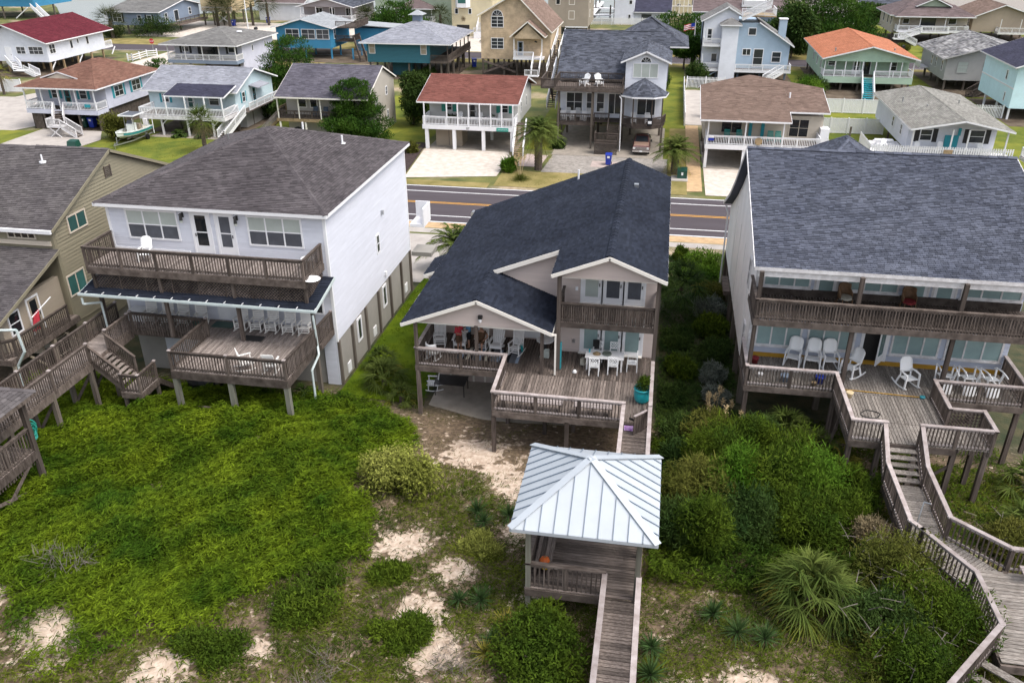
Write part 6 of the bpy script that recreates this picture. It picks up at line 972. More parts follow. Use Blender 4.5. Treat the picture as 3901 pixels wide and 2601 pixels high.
# ================================================================ furniture (built facing -Y, origin on the floor)
O3 = (0, 0, 0)
def slat_chair(name, m, vertical, rocker=True, lean=.18, w_=.56, hb=1.08, arms=True):
    t = thing(name, 'x', 'rocking chair' if rocker else 'chair', O3)
    seat = part('seat', m, t, lambda b: [b.bar((-w_ / 2, -.26 + .085 * k, .42 - .012 * k), (w_ / 2, -.26 + .085 * k, .42 - .012 * k), .072, .025) for k in range(6)])
    if vertical: part('backrest', m, t, lambda b: ([b.bar((-w_ / 2 + .07 + k * (w_ - .14) / 6, .2, .42), (-w_ / 2 + .07 + k * (w_ - .14) / 6, .2 + lean, hb - .04), .045, .018, up=(0, 1, 0)) for k in range(7)], b.bar((-w_ / 2, .2 + lean, hb), (w_ / 2, .2 + lean, hb), .03, .09), b.bar((-w_ / 2, .22, .5), (w_ / 2, .22, .5), .03, .05)))
    else: part('backrest', m, t, lambda b: [b.bar((-w_ / 2 + .03, .2 + lean * k / 6, .52 + k * (hb - .52) / 6), (w_ / 2 - .03, .2 + lean * k / 6, .52 + k * (hb - .52) / 6), .025, .065) for k in range(7)])
    for s in (-1, 1):
        x = s * w_ / 2
        part('back_post', m, t, lambda b: b.bar((x, .22, .1), (x, .2 + lean, hb), .045, .045)); part('front_leg', m, t, lambda b: b.bar((x, -.26, .08), (x, -.26, .66 if arms else .42), .045, .045))
        if arms: part('armrest', m, t, lambda b: b.bar((x, -.32, .67), (x, .27, .64), .085, .028))
        if rocker: part('rocker', m, t, lambda b: [b.bar((x, -.42 + .14 * k, .03 + .09 * ((k - 3) / 3.5) ** 2), (x, -.28 + .14 * k, .03 + .09 * ((k - 2) / 3.5) ** 2), .035, .045) for k in range(7)])
        else: part('foot', m, t, lambda b: (b.bar((x, -.26, 0), (x, -.26, .1), .045, .045), b.bar((x, .22, 0), (x, .22, .12), .045, .045)))
    part('stretcher', m, t, lambda b: (b.bar((-w_ / 2, -.26, .2), (w_ / 2, -.26, .2), .025, .04), b.bar((-w_ / 2, -.26, .32), (w_ / 2, -.26, .32), .025, .04)))
    return Proto(t)
def shell_chair(name, m, rocker=True):
    """moulded plastic chair with a solid rounded back"""
    t = thing(name, 'x', 'rocking chair' if rocker else 'chair', O3)
    def curved(rows): return [[V(x, y + .04 * (x / .3) ** 2 * (-1), z) for x, y, z in r] for r in rows]
    def back(b):
        P = []
        for k in range(8):
            z = .58 + .62 * k / 7; hw = .29 * (1 if k < 5 else (1, .93, .6)[k - 5]) ; y = .2 + .2 * k / 7
            P.append([(-hw, y - .05, z), (-hw * .5, y, z), (0, y + .01, z), (hw * .5, y, z), (hw, y - .05, z), (hw, y - .02, z), (hw * .5, y + .03, z), (0, y + .04, z), (-hw * .5, y + .03, z), (-hw, y - .02, z)])
        b.loft(P); b.bar((-.24, .17, .42), (-.24, .2, .6), .05, .04); b.bar((.24, .17, .42), (.24, .2, .6), .05, .04)
    part('backrest', m, t, back, True); part('seat', m, t, lambda b: b.loft([[(-.27, -.28, z), (.27, -.28, z), (.24, .2, z - .03), (-.24, .2, z - .03)] for z in (.40, .44)]))
    for s in (-1, 1):
        x = s * .3
        part('armrest', m, t, lambda b: (b.bar((x, -.3, .66), (x, .0, .69), .08, .03), b.bar((x, 0, .69), (s * .25, .24, .7), .08, .03))); part('front_leg', m, t, lambda b: b.bar((s * .33, -.3, .02), (x, -.28, .66), .05, .07)); part('back_leg', m, t, lambda b: b.bar((s * .3, .3, .04), (s * .25, .18, .45), .05, .07))
        if rocker: part('rocker', m, t, lambda b: [b.bar((s * .32, -.42 + .14 * k, .03 + .1 * ((k - 3) / 3.5) ** 2), (s * .32, -.28 + .14 * k, .03 + .1 * ((k - 2) / 3.5) ** 2), .04, .05) for k in range(7)])
    return Proto(t)
def adirondack(name, m):
    t = thing(name, 'x', 'chair', O3)
    part('seat', m, t, lambda b: [b.bar((-.28, -.3 + .1 * k, .40 - .022 * k), (.28, -.3 + .1 * k, .40 - .022 * k), .085, .022) for k in range(6)])
    part('backrest', m, t, lambda b: [b.bar((x, .2, .26), (x * 1.25, .52, .26 + h), .085, .022, up=(0, 1, .3)) for x, h in ((-.22, .66), (-.13, .74), (-.04, .8), (.05, .8), (.14, .74), (.23, .66))])
    for s in (-1, 1):
        x = s * .33; part('armrest', m, t, lambda b: b.bar((x, -.4, .57), (x, .38, .55), .13, .024)); part('front_leg', m, t, lambda b: b.bar((s * .3, -.32, 0), (s * .3, -.32, .56), .03, .1)); part('back_leg', m, t, lambda b: b.bar((s * .29, -.3, .36), (s * .29, .55, .0), .03, .12))
    part('apron', m, t, lambda b: b.bar((-.3, -.34, .3), (.3, -.34, .3), .02, .14)); return Proto(t)
def x_chair(name, m):
    t = thing(name, 'x', 'chair', O3); part('seat', m, t, lambda b: b.box(-.24, .24, -.24, .22, .43, .46))
    def back(b):
        for z in (.62, .96): b.bar((-.24, .24, z), (.24, .24, z), .03, .05)
        for k in range(4):
            x = -.24 + .12 * k; b.bar((x, .245, .62), (min(.24, x + .3), .245, .62 + min(.34, (.24 - x) * 1.13)), .02, .035, up=(0, 1, 0)); b.bar((-x, .25, .62), (max(-.24, -x - .3), .25, .62 + min(.34, (.24 - x) * 1.13)), .02, .035, up=(0, 1, 0))
    part('backrest', m, t, back)
    for x in (-.23, .23): part('front_leg', m, t, lambda b: b.bar((x, -.22, 0), (x, -.22, .43), .045, .045)); part('back_leg', m, t, lambda b: b.bar((x, .27, 0), (x, .24, .99), .045, .045)); part('armrest', m, t, lambda b: (b.bar((x, -.2, .64), (x, .24, .66), .05, .03), b.bar((x, -.2, .45), (x, -.2, .64), .035, .035)))
    return Proto(t)
def wicker(name, m, mc):
    t = thing(name, 'x', 'chair', O3)
    def sh(b):
        P = []
        for k in range(6):
            z = .4 + .6 * k / 5; pts = []
            for i in range(9): a = math.pi * (.1 + .8 * i / 8) if k > 2 else math.pi * (-.15 + 1.3 * i / 8); r = .34 - .02 * (k == 5); pts.append((r * math.cos(a), .06 + r * math.sin(a) * (1 + .2 * k / 5), z))
            P.append(pts + [(p[0] * .9, .06 + (p[1] - .06) * .9, p[2]) for p in pts[::-1]])
        b.loft(P)
    part('shell', m, t, sh, True); part('seat', mc, t, lambda b: b.loft([[(.3 * math.cos(a), .3 * math.sin(a), z) for a in [i * math.pi / 8 for i in range(16)]] for z in (.36, .46)]))
    for s in (-1, 1): part('runner', m, t, lambda b: [b.bar((s * .26, -.38 + .13 * k, .02 + .08 * ((k - 3) / 3) ** 2), (s * .26, -.25 + .13 * k, .02 + .08 * ((k - 2) / 3) ** 2), .03, .04) for k in range(6)]); part('leg', m, t, lambda b: (b.bar((s * .26, -.22, .05), (s * .24, -.2, .4), .035, .035), b.bar((s * .26, .25, .05), (s * .24, .22, .4), .035, .035)))
    return Proto(t)
mat('resin', (.76, .74, .71), .55, .04, 2); mat('rattan', (.16, .09, .045), .6, .3, 9); mat('cushion', (.42, .40, .34), .9, .2, 6); mat('cushion_red', (.20, .03, .035), .9, .2, 6)
# left house
LR = slat_chair('rocking_chair', 'resin', False); ordn = ['first', 'second', 'third', 'fourth']
for i, x in enumerate((-26.85, -25.84, -24.92, -23.87)): LR.put((x + .25, 36.85, 5.5), RAD(6 + 3 * i), '%s white rocking chair from the left, on the left house porch' % ordn[i], 'rocking chairs lined up under the left house porch')
ordn = ['nearest the white door', 'second after the white door', 'middle one', 'second from the downspout', 'nearest the downspout']
for i, x in enumerate((-21.5, -20.6, -19.75, -18.8, -17.9)): LR.put((x + .2, 36.85, 5.5), RAD(4), 'white rocker right of the left house porch door, %s' % ordn[i], 'rocking chairs lined up under the left house porch')
LR.put((-19.1, 32.85, 5.5), RAD(125), 'white rocking chair turned sideways at the front rail of the left lower deck'); LR.put((-17.75, 32.8, 5.5), RAD(185), 'white rocking chair with its back to the house at the left lower deck corner')
t_ = thing('lounger_stack', 'stack of folded white plastic loungers at the left end of the porch', 'loungers', (-27.5, 37.1, 5.5))
for k in range(4): part('lounger', 'chair_white', t_, lambda b: (b.box(-28.0 + .05 * k, -27.0, 36.75, 37.5, 5.55 + .16 * k, 5.62 + .16 * k), b.box(-28.0 + .05 * k, -27.0, 36.75, 36.82, 5.5 + .16 * k, 5.55 + .16 * k)))
tag(part('plastic_bucket', 'bin_green', None, lambda b: b.lathe((-23.5, 36.3, 5.5), [(.16, 0), (.2, .1), (.22, .55), (.2, .6)], 12)), 'dark green plastic planter beside the rocking chairs on the left porch', 'planter')
UC = shell_chair('patio_chair', 'plastic_white', False); UC.put((-25.7, 36.4, 9.3), RAD(10), 'single white plastic chair on the upper deck of the left house')
t_ = thing('side_table', 'small white plastic table in the right corner of the left upper deck', 'table', (-17.1, 36.9, 9.3)); part('tabletop', 'plastic_white', t_, lambda b: b.cyl((-17.1, 36.9, 9.78), (-17.1, 36.9, 9.82), .35, .35, 14)); [part('leg', 'plastic_white', t_, lambda b: b.cyl((-17.1 + .25 * c, 36.9 + .25 * s, 9.3), (-17.1 + .2 * c, 36.9 + .2 * s, 9.78), .03)) for c, s in ((1, 0), (-1, 0), (0, 1), (0, -1))]
tag(part('wash_basin', 'plastic_white', None, lambda b: b.lathe((-16.4, 35.6, 9.18), [(.1, 0), (.3, .06), (.42, .1), (.4, .12), (.28, .07)], 16)), 'white dish fixed outside the right rail of the left upper deck', 'dish')
# centre house porch
CRk = slat_chair('rocking_chair', 'chair_white', True, hb=1.2); CRk.put((-10.65, 37.75, 5.0), RAD(8), 'white slatted rocker at the left end of the centre porch'); CRk.put((-8.4, 37.75, 5.0), RAD(-4), 'white slatted rocker with a seated person, behind the porch post'); CRk.put((-6.55, 37.45, 5.0), RAD(-16), 'white slatted rocker with a teal towel beside the striped rug')
AD = adirondack('adirondack_chair', 'chair_white'); AD.put((-9.55, 37.75, 5.0), RAD(4), 'white adirondack chair behind the person in coral'); AD.put((-7.6, 37.75, 5.0), RAD(-3), 'white adirondack chair with fan back in the middle of the centre porch')
WK = wicker('wicker_chair', 'chair_white', 'cushion'); WK.put((-10.6, 36.25, 5.0), RAD(160), 'white wicker chair turned towards the house at the porch corner')
rg = thing('striped_rug', 'striped blue and cream rug on the centre porch floor', 'rug', (-7.6, 37.0, 5.0))
for k in range(20): block('stripe', ('screen', 'w_slate', 'dark_cloth', 'cushion', 'dark_cloth', 'screen')[k % 6], rg, (-9.4 + .16 * k, 37.1, 5.012), (.155, 1.3, .012))
tag(part('beach_towel', 'teal', None, lambda b: b.loft([[(-6.28, 37.35 + .1 * math.sin(i), 5.66 - .07 * abs(i - 3)) for i in range(7)] + [(-6.22, 37.35 + .1 * math.sin(i), 5.66 - .07 * abs(i - 3)) for i in range(6, -1, -1)], [(-6.2, 37.2 + .12 * math.sin(i), 5.5 - .07 * abs(i - 3)) for i in range(7)] + [(-6.14, 37.2 + .12 * math.sin(i), 5.5 - .07 * abs(i - 3)) for i in range(6, -1, -1)]])), 'teal towel hanging on the arm of a rocking chair', 'towel')
t_ = thing('porch_table', 'white round table by the porch door', 'table', (-5.1, 37.9, 5.0)); part('tabletop', 'chair_white', t_, lambda b: b.lathe((-5.1, 37.9, 5.68), [(.05, 0), (.45, .02), (.45, .06), (.02, .07)], 18)); part('pedestal', 'black', t_, lambda b: b.cyl((-5.1, 37.9, 5.0), (-5.1, 37.9, 5.68), .14, .06))
tag(part('draped_towel', 'blind', None, lambda b: b.loft([[(-5.3 + .5 * k, 37.2 - .03 * k, 5.05), (-5.2 + .4 * k, 37.2, 5.35 + .1 * k), (-5.0 + .2 * k, 37.35, 5.5), (-5.1 + .3 * k, 37.45, 5.05)] for k in (0, .4, 1)])), 'crumpled patterned towel on the floor below the porch table', 'towel')
tag(part('surf_towel', 'teal_paint', None, lambda b: b.loft([[(-4.12, 36.15, 5.05), (-4.1, 36.3, 5.05), (-4.06, 36.3, 5.05), (-4.08, 36.15, 5.05)], [(-4.12, 36.2, 6.5), (-4.1, 36.35, 6.5), (-4.06, 36.35, 6.5), (-4.08, 36.2, 6.5)]])), 'blue towel hanging beside the white downspout', 'towel')
# dining set on the deck
t_ = thing('dining_table', 'white rectangular dining table on the centre deck', 'table', (-1.95, 36.75, 5.0)); part('tabletop', 'chair_white', t_, lambda b: b.box(-2.9, -1.0, 36.35, 37.15, 5.7, 5.75)); [part('leg', 'chair_white', t_, lambda b: b.box(x - .04, x + .04, y - .04, y + .04, 5.0, 5.7)) for x in (-2.8, -1.1) for y in (36.45, 37.05)]
XC = x_chair('dining_chair', 'plastic_white'); XC.put((-2.4, 36.12, 5.0), math.pi, 'white lattice-back chair on the near side of the table, left'); XC.put((-1.5, 36.35, 5.0), math.pi, 'white lattice-back chair on the near side of the table, right'); XC.put((-2.35, 37.5, 5.0), 0, 'white lattice-back chair with a dark jacket, behind the table'); XC.put((-1.5, 37.5, 5.0), 0, 'white lattice-back chair behind the table, nearest the glass doors'); XC.put((-.6, 36.75, 5.0), RAD(-90), 'white chair at the right-hand end of the dining table')
tag(part('jacket', 'black', None, lambda b: b.loft([[(-2.62, 37.76, z), (-2.3, 37.76, z), (-2.3, 37.66 - .03 * k, z), (-2.62, 37.64, z)] for k, z in enumerate((5.55, 5.8, 6.0, 6.04))])), 'black jacket hung over a chair back at the deck table', 'jacket')
tag(part('straw_hat', 'wood_tan', None, lambda b: b.lathe((-2.35, 36.75, 5.75), [(.2, 0), (.21, .015), (.1, .02), (.09, .1), (.03, .12)], 16)), 'brown straw hat lying on the white deck table', 'hat'); tag(part('table_wreath', 'lf_grey', None, lambda b: b.lathe((-1.85, 36.8, 5.75), [(.12, 0), (.24, .03), (.2, .1), (.1, .06)], 14)), 'grey dried centrepiece on the white deck table', 'centrepiece'); tag(part('drink_can', 'teal_paint', None, lambda b: b.cyl((-2.72, 36.9, 5.75), (-2.72, 36.9, 5.93), .04)), 'blue can at the left end of the deck table', 'can')
tag(part('beach_bag', 'cushion', None, lambda b: b.loft([[(-3.2 + .02, 36.85, z + .0), (-2.95 - k, 36.8, z), (-2.9 - k, 37.0, z), (-3.15 + k, 37.1, z)] for k, z in ((0, 5.0), (.03, 5.2), (.08, 5.34))])), 'tan straw bag on the deck floor left of the table', 'bag'); tag(part('conch_shell', 'chair_white', None, lambda b: b.lathe((-3.35, 36.0, 5.0), [(.06, 0), (.12, .04), (.1, .12), (.03, .18)], 10)), 'white shell lying alone on the centre deck boards', 'shell')
pt = thing('flower_pot', 'big turquoise ribbed pot with green plant at the deck right rail', 'pot', (.02, 33.8, 5.0)); part('pot', 'teal', pt, lambda b: b.lathe((.02, 33.8, 5.0), [(.2, 0), (.3, .1), (.345, .18), (.335, .2), (.375, .3), (.362, .32), (.39, .42), (.375, .44), (.39, .54), (.375, .56), (.37, .66), (.4, .7), (.4, .76), (.33, .76), (.33, .68)], 24), True)
# under the deck
t_ = thing('patio_table', 'black metal table in the shade under the centre porch', 'table', (-10.3, 38.2, 1.93)); part('tabletop', 'dark_metal', t_, lambda b: b.box(-11.1, -9.4, 37.65, 38.7, 2.64, 2.68)); [part('leg', 'dark_metal', t_, lambda b: b.cyl((x, y, 1.93), (x, y, 2.64), .025)) for x in (-11.05, -9.45) for y in (37.7, 38.65)]
CRk.put((-11.3, 38.3, 1.93), RAD(-80), 'white slatted chair beside the black table under the porch')
# right house
RS = shell_chair('plastic_rocker', 'plastic_white')
for x, y, a, lb in ((7.15, 37.75, -18, 'white plastic rocker leftmost of three against the right house wall'), (8.05, 37.7, -8, 'white plastic rocker in the middle of three against the right house wall'), (8.85, 37.75, 6, 'white plastic rocker by the post, last of three against the wall'), (9.75, 37.1, -50, 'white plastic rocker right of the post, facing the deck stairs'), (12.15, 36.5, 24, 'white plastic rocker standing alone on the open right deck')): RS.put((x, y, 5.5), RAD(a), lb, 'white plastic rocking chairs on the right deck', scale=1.12)
for x, lb in ((13.75, 'upturned white plastic chair nearest the deck post at right'), (14.75, 'upturned white plastic chair, middle of three at right'), (15.7, 'upturned white plastic chair nearest the right end of the deck')): RS.put((x, 36.55, 6.65), label=lb, group='upturned chairs behind the right deck rail', rot=(math.pi - .1, 0, .12 * (x - 14)))
WR = wicker('wicker_chair', 'rattan', 'cushion'); WR.put((9.0, 37.7, 8.85), RAD(20), 'brown wicker rocker with pale cushion on the right upper deck'); WR2 = wicker('wicker_chair', 'rattan', 'cushion_red'); WR2.put((11.8, 37.7, 8.85), RAD(6), 'brown wicker rocker with red cushion on the right upper deck')
for i, (x, y, m_, r, lab) in enumerate(((5.35, 37.6, 'cushion_red', .2, 'dark red pot stacked in the left corner of the right deck'), (5.5, 36.2, 'chair_white', .14, 'small white pot behind the right deck rail, leftmost'), (6.6, 36.0, 'w_slate', .22, 'grey pot with reddish plant behind the right deck rail'), (8.2, 36.1, 'bin_blue', .24, 'dark blue pot by the deck post at right'), (7.9, 35.8, 'wood_tan', .12, 'small clay pot beside the dark blue pot'), (9.35, 35.0, 'w_yellow', .17, 'yellow clay pot with small plant on the right deck edge'))):
    t_ = thing('plant_pot', lab, 'pot', (x, y, 5.5)); part('pot', m_, t_, lambda b: b.lathe((x, y, 5.5), [(r * .65, 0), (r * .9, r * 1.2), (r, r * 1.3), (r, r * 1.6), (r * .8, r * 1.6)], 12), True); part('soil', 'mulch', t_, lambda b: b.cyl((x, y, 5.5 + r * 1.4), (x, y, 5.5 + r * 1.5), r * .8, r * .8, 10))
# roof deck and porch chairs of the grey house
AW = adirondack('adirondack_chair', 'plastic_white'); AW.put((-9.3, 99.6, 7.0), RAD(-30), 'white adirondack chair on the grey house roof deck, left one', scale=1.25); AW.put((-7.6, 99.7, 7.0), RAD(25), 'white adirondack chair on the grey house roof deck, right one', scale=1.25)
PC = slat_chair('porch_chair', 'chair_white', False, rocker=False)
for i, (x, y, rz) in enumerate(((-11.6, 99.3, 20), (-10.5, 99.3, 0), (-9.3, 99.3, -20), (-11.3, 100.9, 0), (-10.1, 100.9, 0), (-8.8, 100.9, 0), (-7.2, 100.9, 5))): PC.put((x, y, 3.0), RAD(rz), 'white slatted chair on the grey house lower deck, %s' % ('front row left', 'front row middle', 'front row right', 'back row leftmost', 'back row middle', 'back row behind the rail corner', 'back row right by the steps')[i], 'chairs on the grey house lower deck')
for i, (x, y) in enumerate(((-3.4, 99.0), (-1.8, 99.2))): PC.put((x, y, 3.05), RAD(10), 'white slatted chair in the octagonal porch, %s' % ('left' , 'right')[i], 'chairs in the octagonal porch')
mat('chair_teal', (.01, .26, .23), .5, .05); PT = slat_chair('porch_chair', 'chair_teal', True, rocker=False)
for i, x in enumerate((7.0, 8.3, 11.6, 12.4)): PT.put((x, 94.3, 2.6), 0, 'teal chair on the beige house porch, %s' % ('leftmost', 'second from the left', 'third, by the teal shutter', 'rightmost')[i], 'teal chairs on the beige house porch')
mat('chair_navy', (.02, .06, .12), .5, .05); PN = slat_chair('porch_chair', 'chair_navy', True, rocker=False)
for i, x in enumerate((-42.3, -41.0)): PN.put((x, 98.6, 2.55), 0, 'dark blue deck chair on the board house porch, %s' % ('left', 'right')[i], 'blue chairs on the board house porch')
for i, (x, y) in enumerate(((23.9, 96.6), (27.2, 96.0), (29.6, 96.2), (33.6, 96.2))): UC.put((x, y, 1.6), 0, 'white plastic chair on the picket deck, %s' % ('by the picnic table', 'left of the black shutters', 'left of the teal door', 'right of the teal door')[i], 'chairs on the picket deck')
t_ = thing('picnic_table', 'white picnic table on the side of the picket deck', 'table', (24.3, 98.6, 1.6)); [block('board', 'white', t_, (24.3, 98.2 + .2 * k, 2.33), (.18, 1.9, .04), rz=math.pi / 2) for k in range(4)]; [block('bench_board', 'white', t_, (24.3, y, 2.05), (.25, 1.9, .04), rz=math.pi / 2) for y in (97.7, 99.3)]; [part('leg', 'white', t_, lambda b: (b.bar((x, 97.8, 1.6), (x, 98.7, 2.3), .06, .1), b.bar((x, 99.2, 1.6), (x, 98.3, 2.3), .06, .1))) for x in (23.6, 25)]
for i, (x, mm) in enumerate(((-24.9, 'lf_dark'), (-24.1, 'lf_dark'), (-19.6, 'lf_dark'))): pass
t_ = thing('bistro_table', 'white round table on the number 87 porch', 'table', (-19.9, 97.0, 2.84)); part('tabletop', 'white', t_, lambda b: b.cyl((-19.9, 97, 3.52), (-19.9, 97, 3.58), .7, .7, 14)); part('pedestal', 'white', t_, lambda b: b.cyl((-19.9, 97, 2.84), (-19.9, 97, 3.52), .2, .08))
for i, x in enumerate((-23.6, -21.2, -18.8)): UC.put((x, 97.1, 2.84), 0, 'white chair on the number 87 porch, %s' % ('left', 'between the round table and door', 'right of the round table')[i], 'chairs on the number 87 porch')

# ================================================================ people on the centre porch
def person(label, loc, rz, top, bottom, seated=False, legs='skin', sleeve=.5):
    t = thing('person', label, 'person', loc); me = bpy.data.meshes.new('body'); k = V(*loc)
    if seated: J = [(0, 0, .52), (0, .05, .80), (0, .08, 1.02), (0, .06, 1.12), (0, .03, 1.26), (.11, -.02, .52), (.13, -.40, .50), (.14, -.42, .10), (.14, -.54, .04), (-.11, -.02, .52), (-.13, -.40, .50), (-.14, -.42, .10), (-.14, -.54, .04), (.2, .06, 1.0), (.36, .02, .78), (.26, -.22, .72), (.24, -.30, .72), (-.2, .06, 1.0), (-.36, .02, .78), (-.26, -.22, .72), (-.24, -.30, .72)]
    else: J = [(0, 0, .95), (0, .01, 1.2), (0, .01, 1.42), (0, -.01, 1.52), (0, -.03, 1.66), (.1, 0, .9), (.11, -.02, .5), (.12, .01, .08), (.12, -.13, .04), (-.1, 0, .9), (-.11, -.02, .5), (-.12, .01, .08), (-.12, -.13, .04), (.2, .01, 1.4), (.27, .0, 1.13), (.16, -.22, 1.08), (.11, -.3, 1.1), (-.2, .01, 1.4), (-.27, 0, 1.13), (-.16, -.22, 1.08), (-.11, -.3, 1.1)]
    E_ = [(0, 1), (1, 2), (2, 3), (3, 4), (0, 5), (5, 6), (6, 7), (7, 8), (0, 9), (9, 10), (10, 11), (11, 12), (2, 13), (13, 14), (14, 15), (15, 16), (2, 17), (17, 18), (18, 19), (19, 20)]
    Rr = [.15, .15, .14, .055, .10, .09, .065, .042, .04, .09, .065, .042, .04, .06, .045, .033, .035, .06, .045, .033, .035]
    me.from_pydata(J, E_, []); ob = link('body', me, t, loc); me.materials.append(M[legs])
    sm = ob.modifiers.new('skin', 'SKIN'); lay = me.skin_vertices[0].data
    for i, r in enumerate(Rr): lay[i].radius = (r, r * (.72 if i < 3 else 1))
    lay[0].use_root = True; ss = ob.modifiers.new('sub', 'SUBSURF'); ss.levels = ss.render_levels = 2
    rot = Matrix.Rotation(rz, 3, 'Z'); W = lambda p: tuple(rot @ V(*p) + k)
    def tubey(nm, m, rows, n=14): part(nm, m, t, lambda b: b.loft([[W((cx + rx * math.cos(a), cy + ry * math.sin(a), z)) for a in [i * 2 * math.pi / n for i in range(n)]] for cx, cy, rx, ry, z in rows], cap=False), True)
    dy = .06 if seated else .01; b0 = .5 if seated else .92
    tubey('shirt', top, [(0, dy * .2, .185, .135, b0), (0, dy * .5, .18, .13, b0 + .2), (0, dy, .2, .14, b0 + .4), (0, dy, .15, .11, b0 + .51), (0, dy, .07, .07, b0 + .55)])
    for s in (1, -1):
        i = 13 if s > 0 else 17; p, q = V(*J[i]), V(*J[i + 1]); e = p + (q - p) * min(1, sleeve * 2); part('sleeve', top, t, lambda b: b.cyl(W(p + V(-s * .04, 0, .03)), W(e), .085, .07, 12), True)
        if not seated: tubey('trouser_leg', bottom, [(s * .09, 0, .11, .12, .98), (s * .105, 0, .105, .11, .75), (s * .11, -.01, .095, .1, .52)])
        else: part('trouser_leg', bottom, t, lambda b: b.cyl(W((s * .1, 0, .53)), W((s * .13, -.36, .51)), .11, .09, 12), True)
        h = V(*J[i + 3]); d = (V(*J[i + 3]) - V(*J[i + 2])).normalized()
        for f in range(4): o = V(.016 * (f - 1.5) * s, 0, .004 * f); part('finger', legs, t, lambda b: b.tube([W(h + o), W(h + o + d * (.05 + .008 * (f % 3))), W(h + o + d * (.08 + .008 * (f % 3)) + V(-s * .02, 0, -.015))], .009, 6), True)
        part('thumb', legs, t, lambda b: b.tube([W(h - d * .03 + V(-s * .03, 0, .02)), W(h + V(-s * .045, 0, .035))], .011, 6), True)
    hd = V(*J[4]); part('head', legs, t, lambda b: b.loft([[W(hd + V(.078 * r * math.cos(a), .095 * r * math.sin(a) - .01, z)) for a in [i * math.pi / 8 for i in range(16)]] for r, z in ((.3, -.125), (.72, -.1), (.9, -.04), (1, .02), (.95, .08), (.7, .13), (.25, .155))]), True)
    part('hair', 'hair', t, lambda b: b.loft([[W(hd + V(.086 * r * math.cos(a), .1 * r * math.sin(a) + .012, z)) for a in [i * math.pi / 8 for i in range(16)]] for r, z in ((.92, .0), (1.02, .05), (.98, .1), (.72, .145), (.25, .168))]), True)
    part('nose', legs, t, lambda b: b.cyl(W(hd + V(0, -.1, .02)), W(hd + V(0, -.128, -.02)), .008, .016, 6)); part('mouth', 'cushion_red', t, lambda b: b.bar(W(hd + V(-.022, -.094, -.055)), W(hd + V(.022, -.094, -.055)), .01, .012))
    for s in (1, -1): part('ear', legs, t, lambda b: b.cyl(W(hd + V(s * .075, 0, .0)), W(hd + V(s * .09, .01, .01)), .022, .026, 8)); part('eye', 'dark_cloth', t, lambda b: b.cyl(W(hd + V(s * .03, -.092, .02)), W(hd + V(s * .03, -.1, .02)), .011, .008, 8)); part('shoe', 'brown_cloth', t, lambda b: b.bar(W(V(*J[7 if s > 0 else 11]) + V(0, .04, -.045)), W(V(*J[8 if s > 0 else 12]) + V(0, -.06, -.005)), .085, .07))
    ob.rotation_euler = (0, 0, rz); return t
person('standing person in coral shirt and brown shorts looking at papers on the porch', (-9.5, 37.3, 5.02), RAD(65), 'coral_cloth', 'brown_cloth'); person('standing person in light blue shirt and black shorts beside the one in coral', (-9.1, 37.75, 5.02), RAD(-70), 'blue_cloth', 'dark_cloth'); person('seated person in brown behind the porch post', (-8.4, 37.6, 5.02), RAD(-4), 'brown_cloth', 'brown_cloth', True, sleeve=.2)
tag(part('papers', 'white', None, lambda b: (b.box(-9.28, -9.08, 37.25, 37.5, 6.12, 6.13), b.box(-9.25, -9.02, 37.2, 37.42, 6.135, 6.14))), 'white papers held by the person in coral', 'papers')

# ================================================================ vehicles and street furniture
mat('paint_maroon', (.10, .028, .026), .3, .1, spec=.6); mat('tan_paint', (.26, .17, .13), .3, .1, spec=.6); mat('tyre', (.014, .014, .014), .8, .1); mat('lamp_glass', (.6, .6, .58), .1, .05)
T = thing('pickup_truck', 'maroon and tan pickup truck with chrome grille parked under the grey house', 'truck', (-2.25, 98.6, 0)); tx = -2.25
part('body', 'paint_maroon', T, lambda b: (b.loft([[(tx - .95, y, z0), (tx + .95, y, z0), (tx + .98, y, z1 - .25), (tx + .88, y, z1), (tx - .88, y, z1), (tx - .98, y, z1 - .25)] for y, z0, z1 in ((96.15, .5, 1.0), (96.25, .42, 1.12), (97.6, .4, 1.2), (97.7, .4, 1.22), (99.6, .4, 1.22), (101.6, .42, 1.2), (101.7, .5, 1.15))])), False)
cb = part('cab', 'paint_maroon', T, lambda b: b.loft([[(tx - .86, 97.55, 1.2), (tx + .86, 97.55, 1.2), (tx + .86, 99.5, 1.2), (tx - .86, 99.5, 1.2)], [(tx - .7, 98.25, 1.82), (tx + .7, 98.25, 1.82), (tx + .7, 99.4, 1.82), (tx - .7, 99.4, 1.82)], [(tx - .65, 98.4, 1.87), (tx + .65, 98.4, 1.87), (tx + .65, 99.3, 1.87), (tx - .65, 99.3, 1.87)]])); part('windscreen', 'glass_dark', cb, lambda b: b.prism([(tx - .76, 97.6, 1.27), (tx + .76, 97.6, 1.27), (tx + .63, 98.2, 1.79), (tx - .63, 98.2, 1.79)], (0, -.03, .025)))
part('hood', 'tan_paint', T, lambda b: b.loft([[(tx - .86, 96.3, 1.12), (tx + .86, 96.3, 1.12), (tx + .84, 97.55, 1.225), (tx - .84, 97.55, 1.225)], [(tx - .8, 96.34, 1.17), (tx + .8, 96.34, 1.17), (tx + .8, 97.5, 1.27), (tx - .8, 97.5, 1.27)]])); gr = part('grille', 'chrome', T, lambda b: [b.box(tx - .62, tx + .62, 96.08, 96.14, z, z + .06) for z in (.72, .84, .96)]); part('bumper', 'chrome', T, lambda b: b.box(tx - .98, tx + .98, 95.98, 96.14, .45, .65)); part('number_plate', 'white', T, lambda b: b.box(tx - .16, tx + .16, 95.95, 95.978, .48, .62))
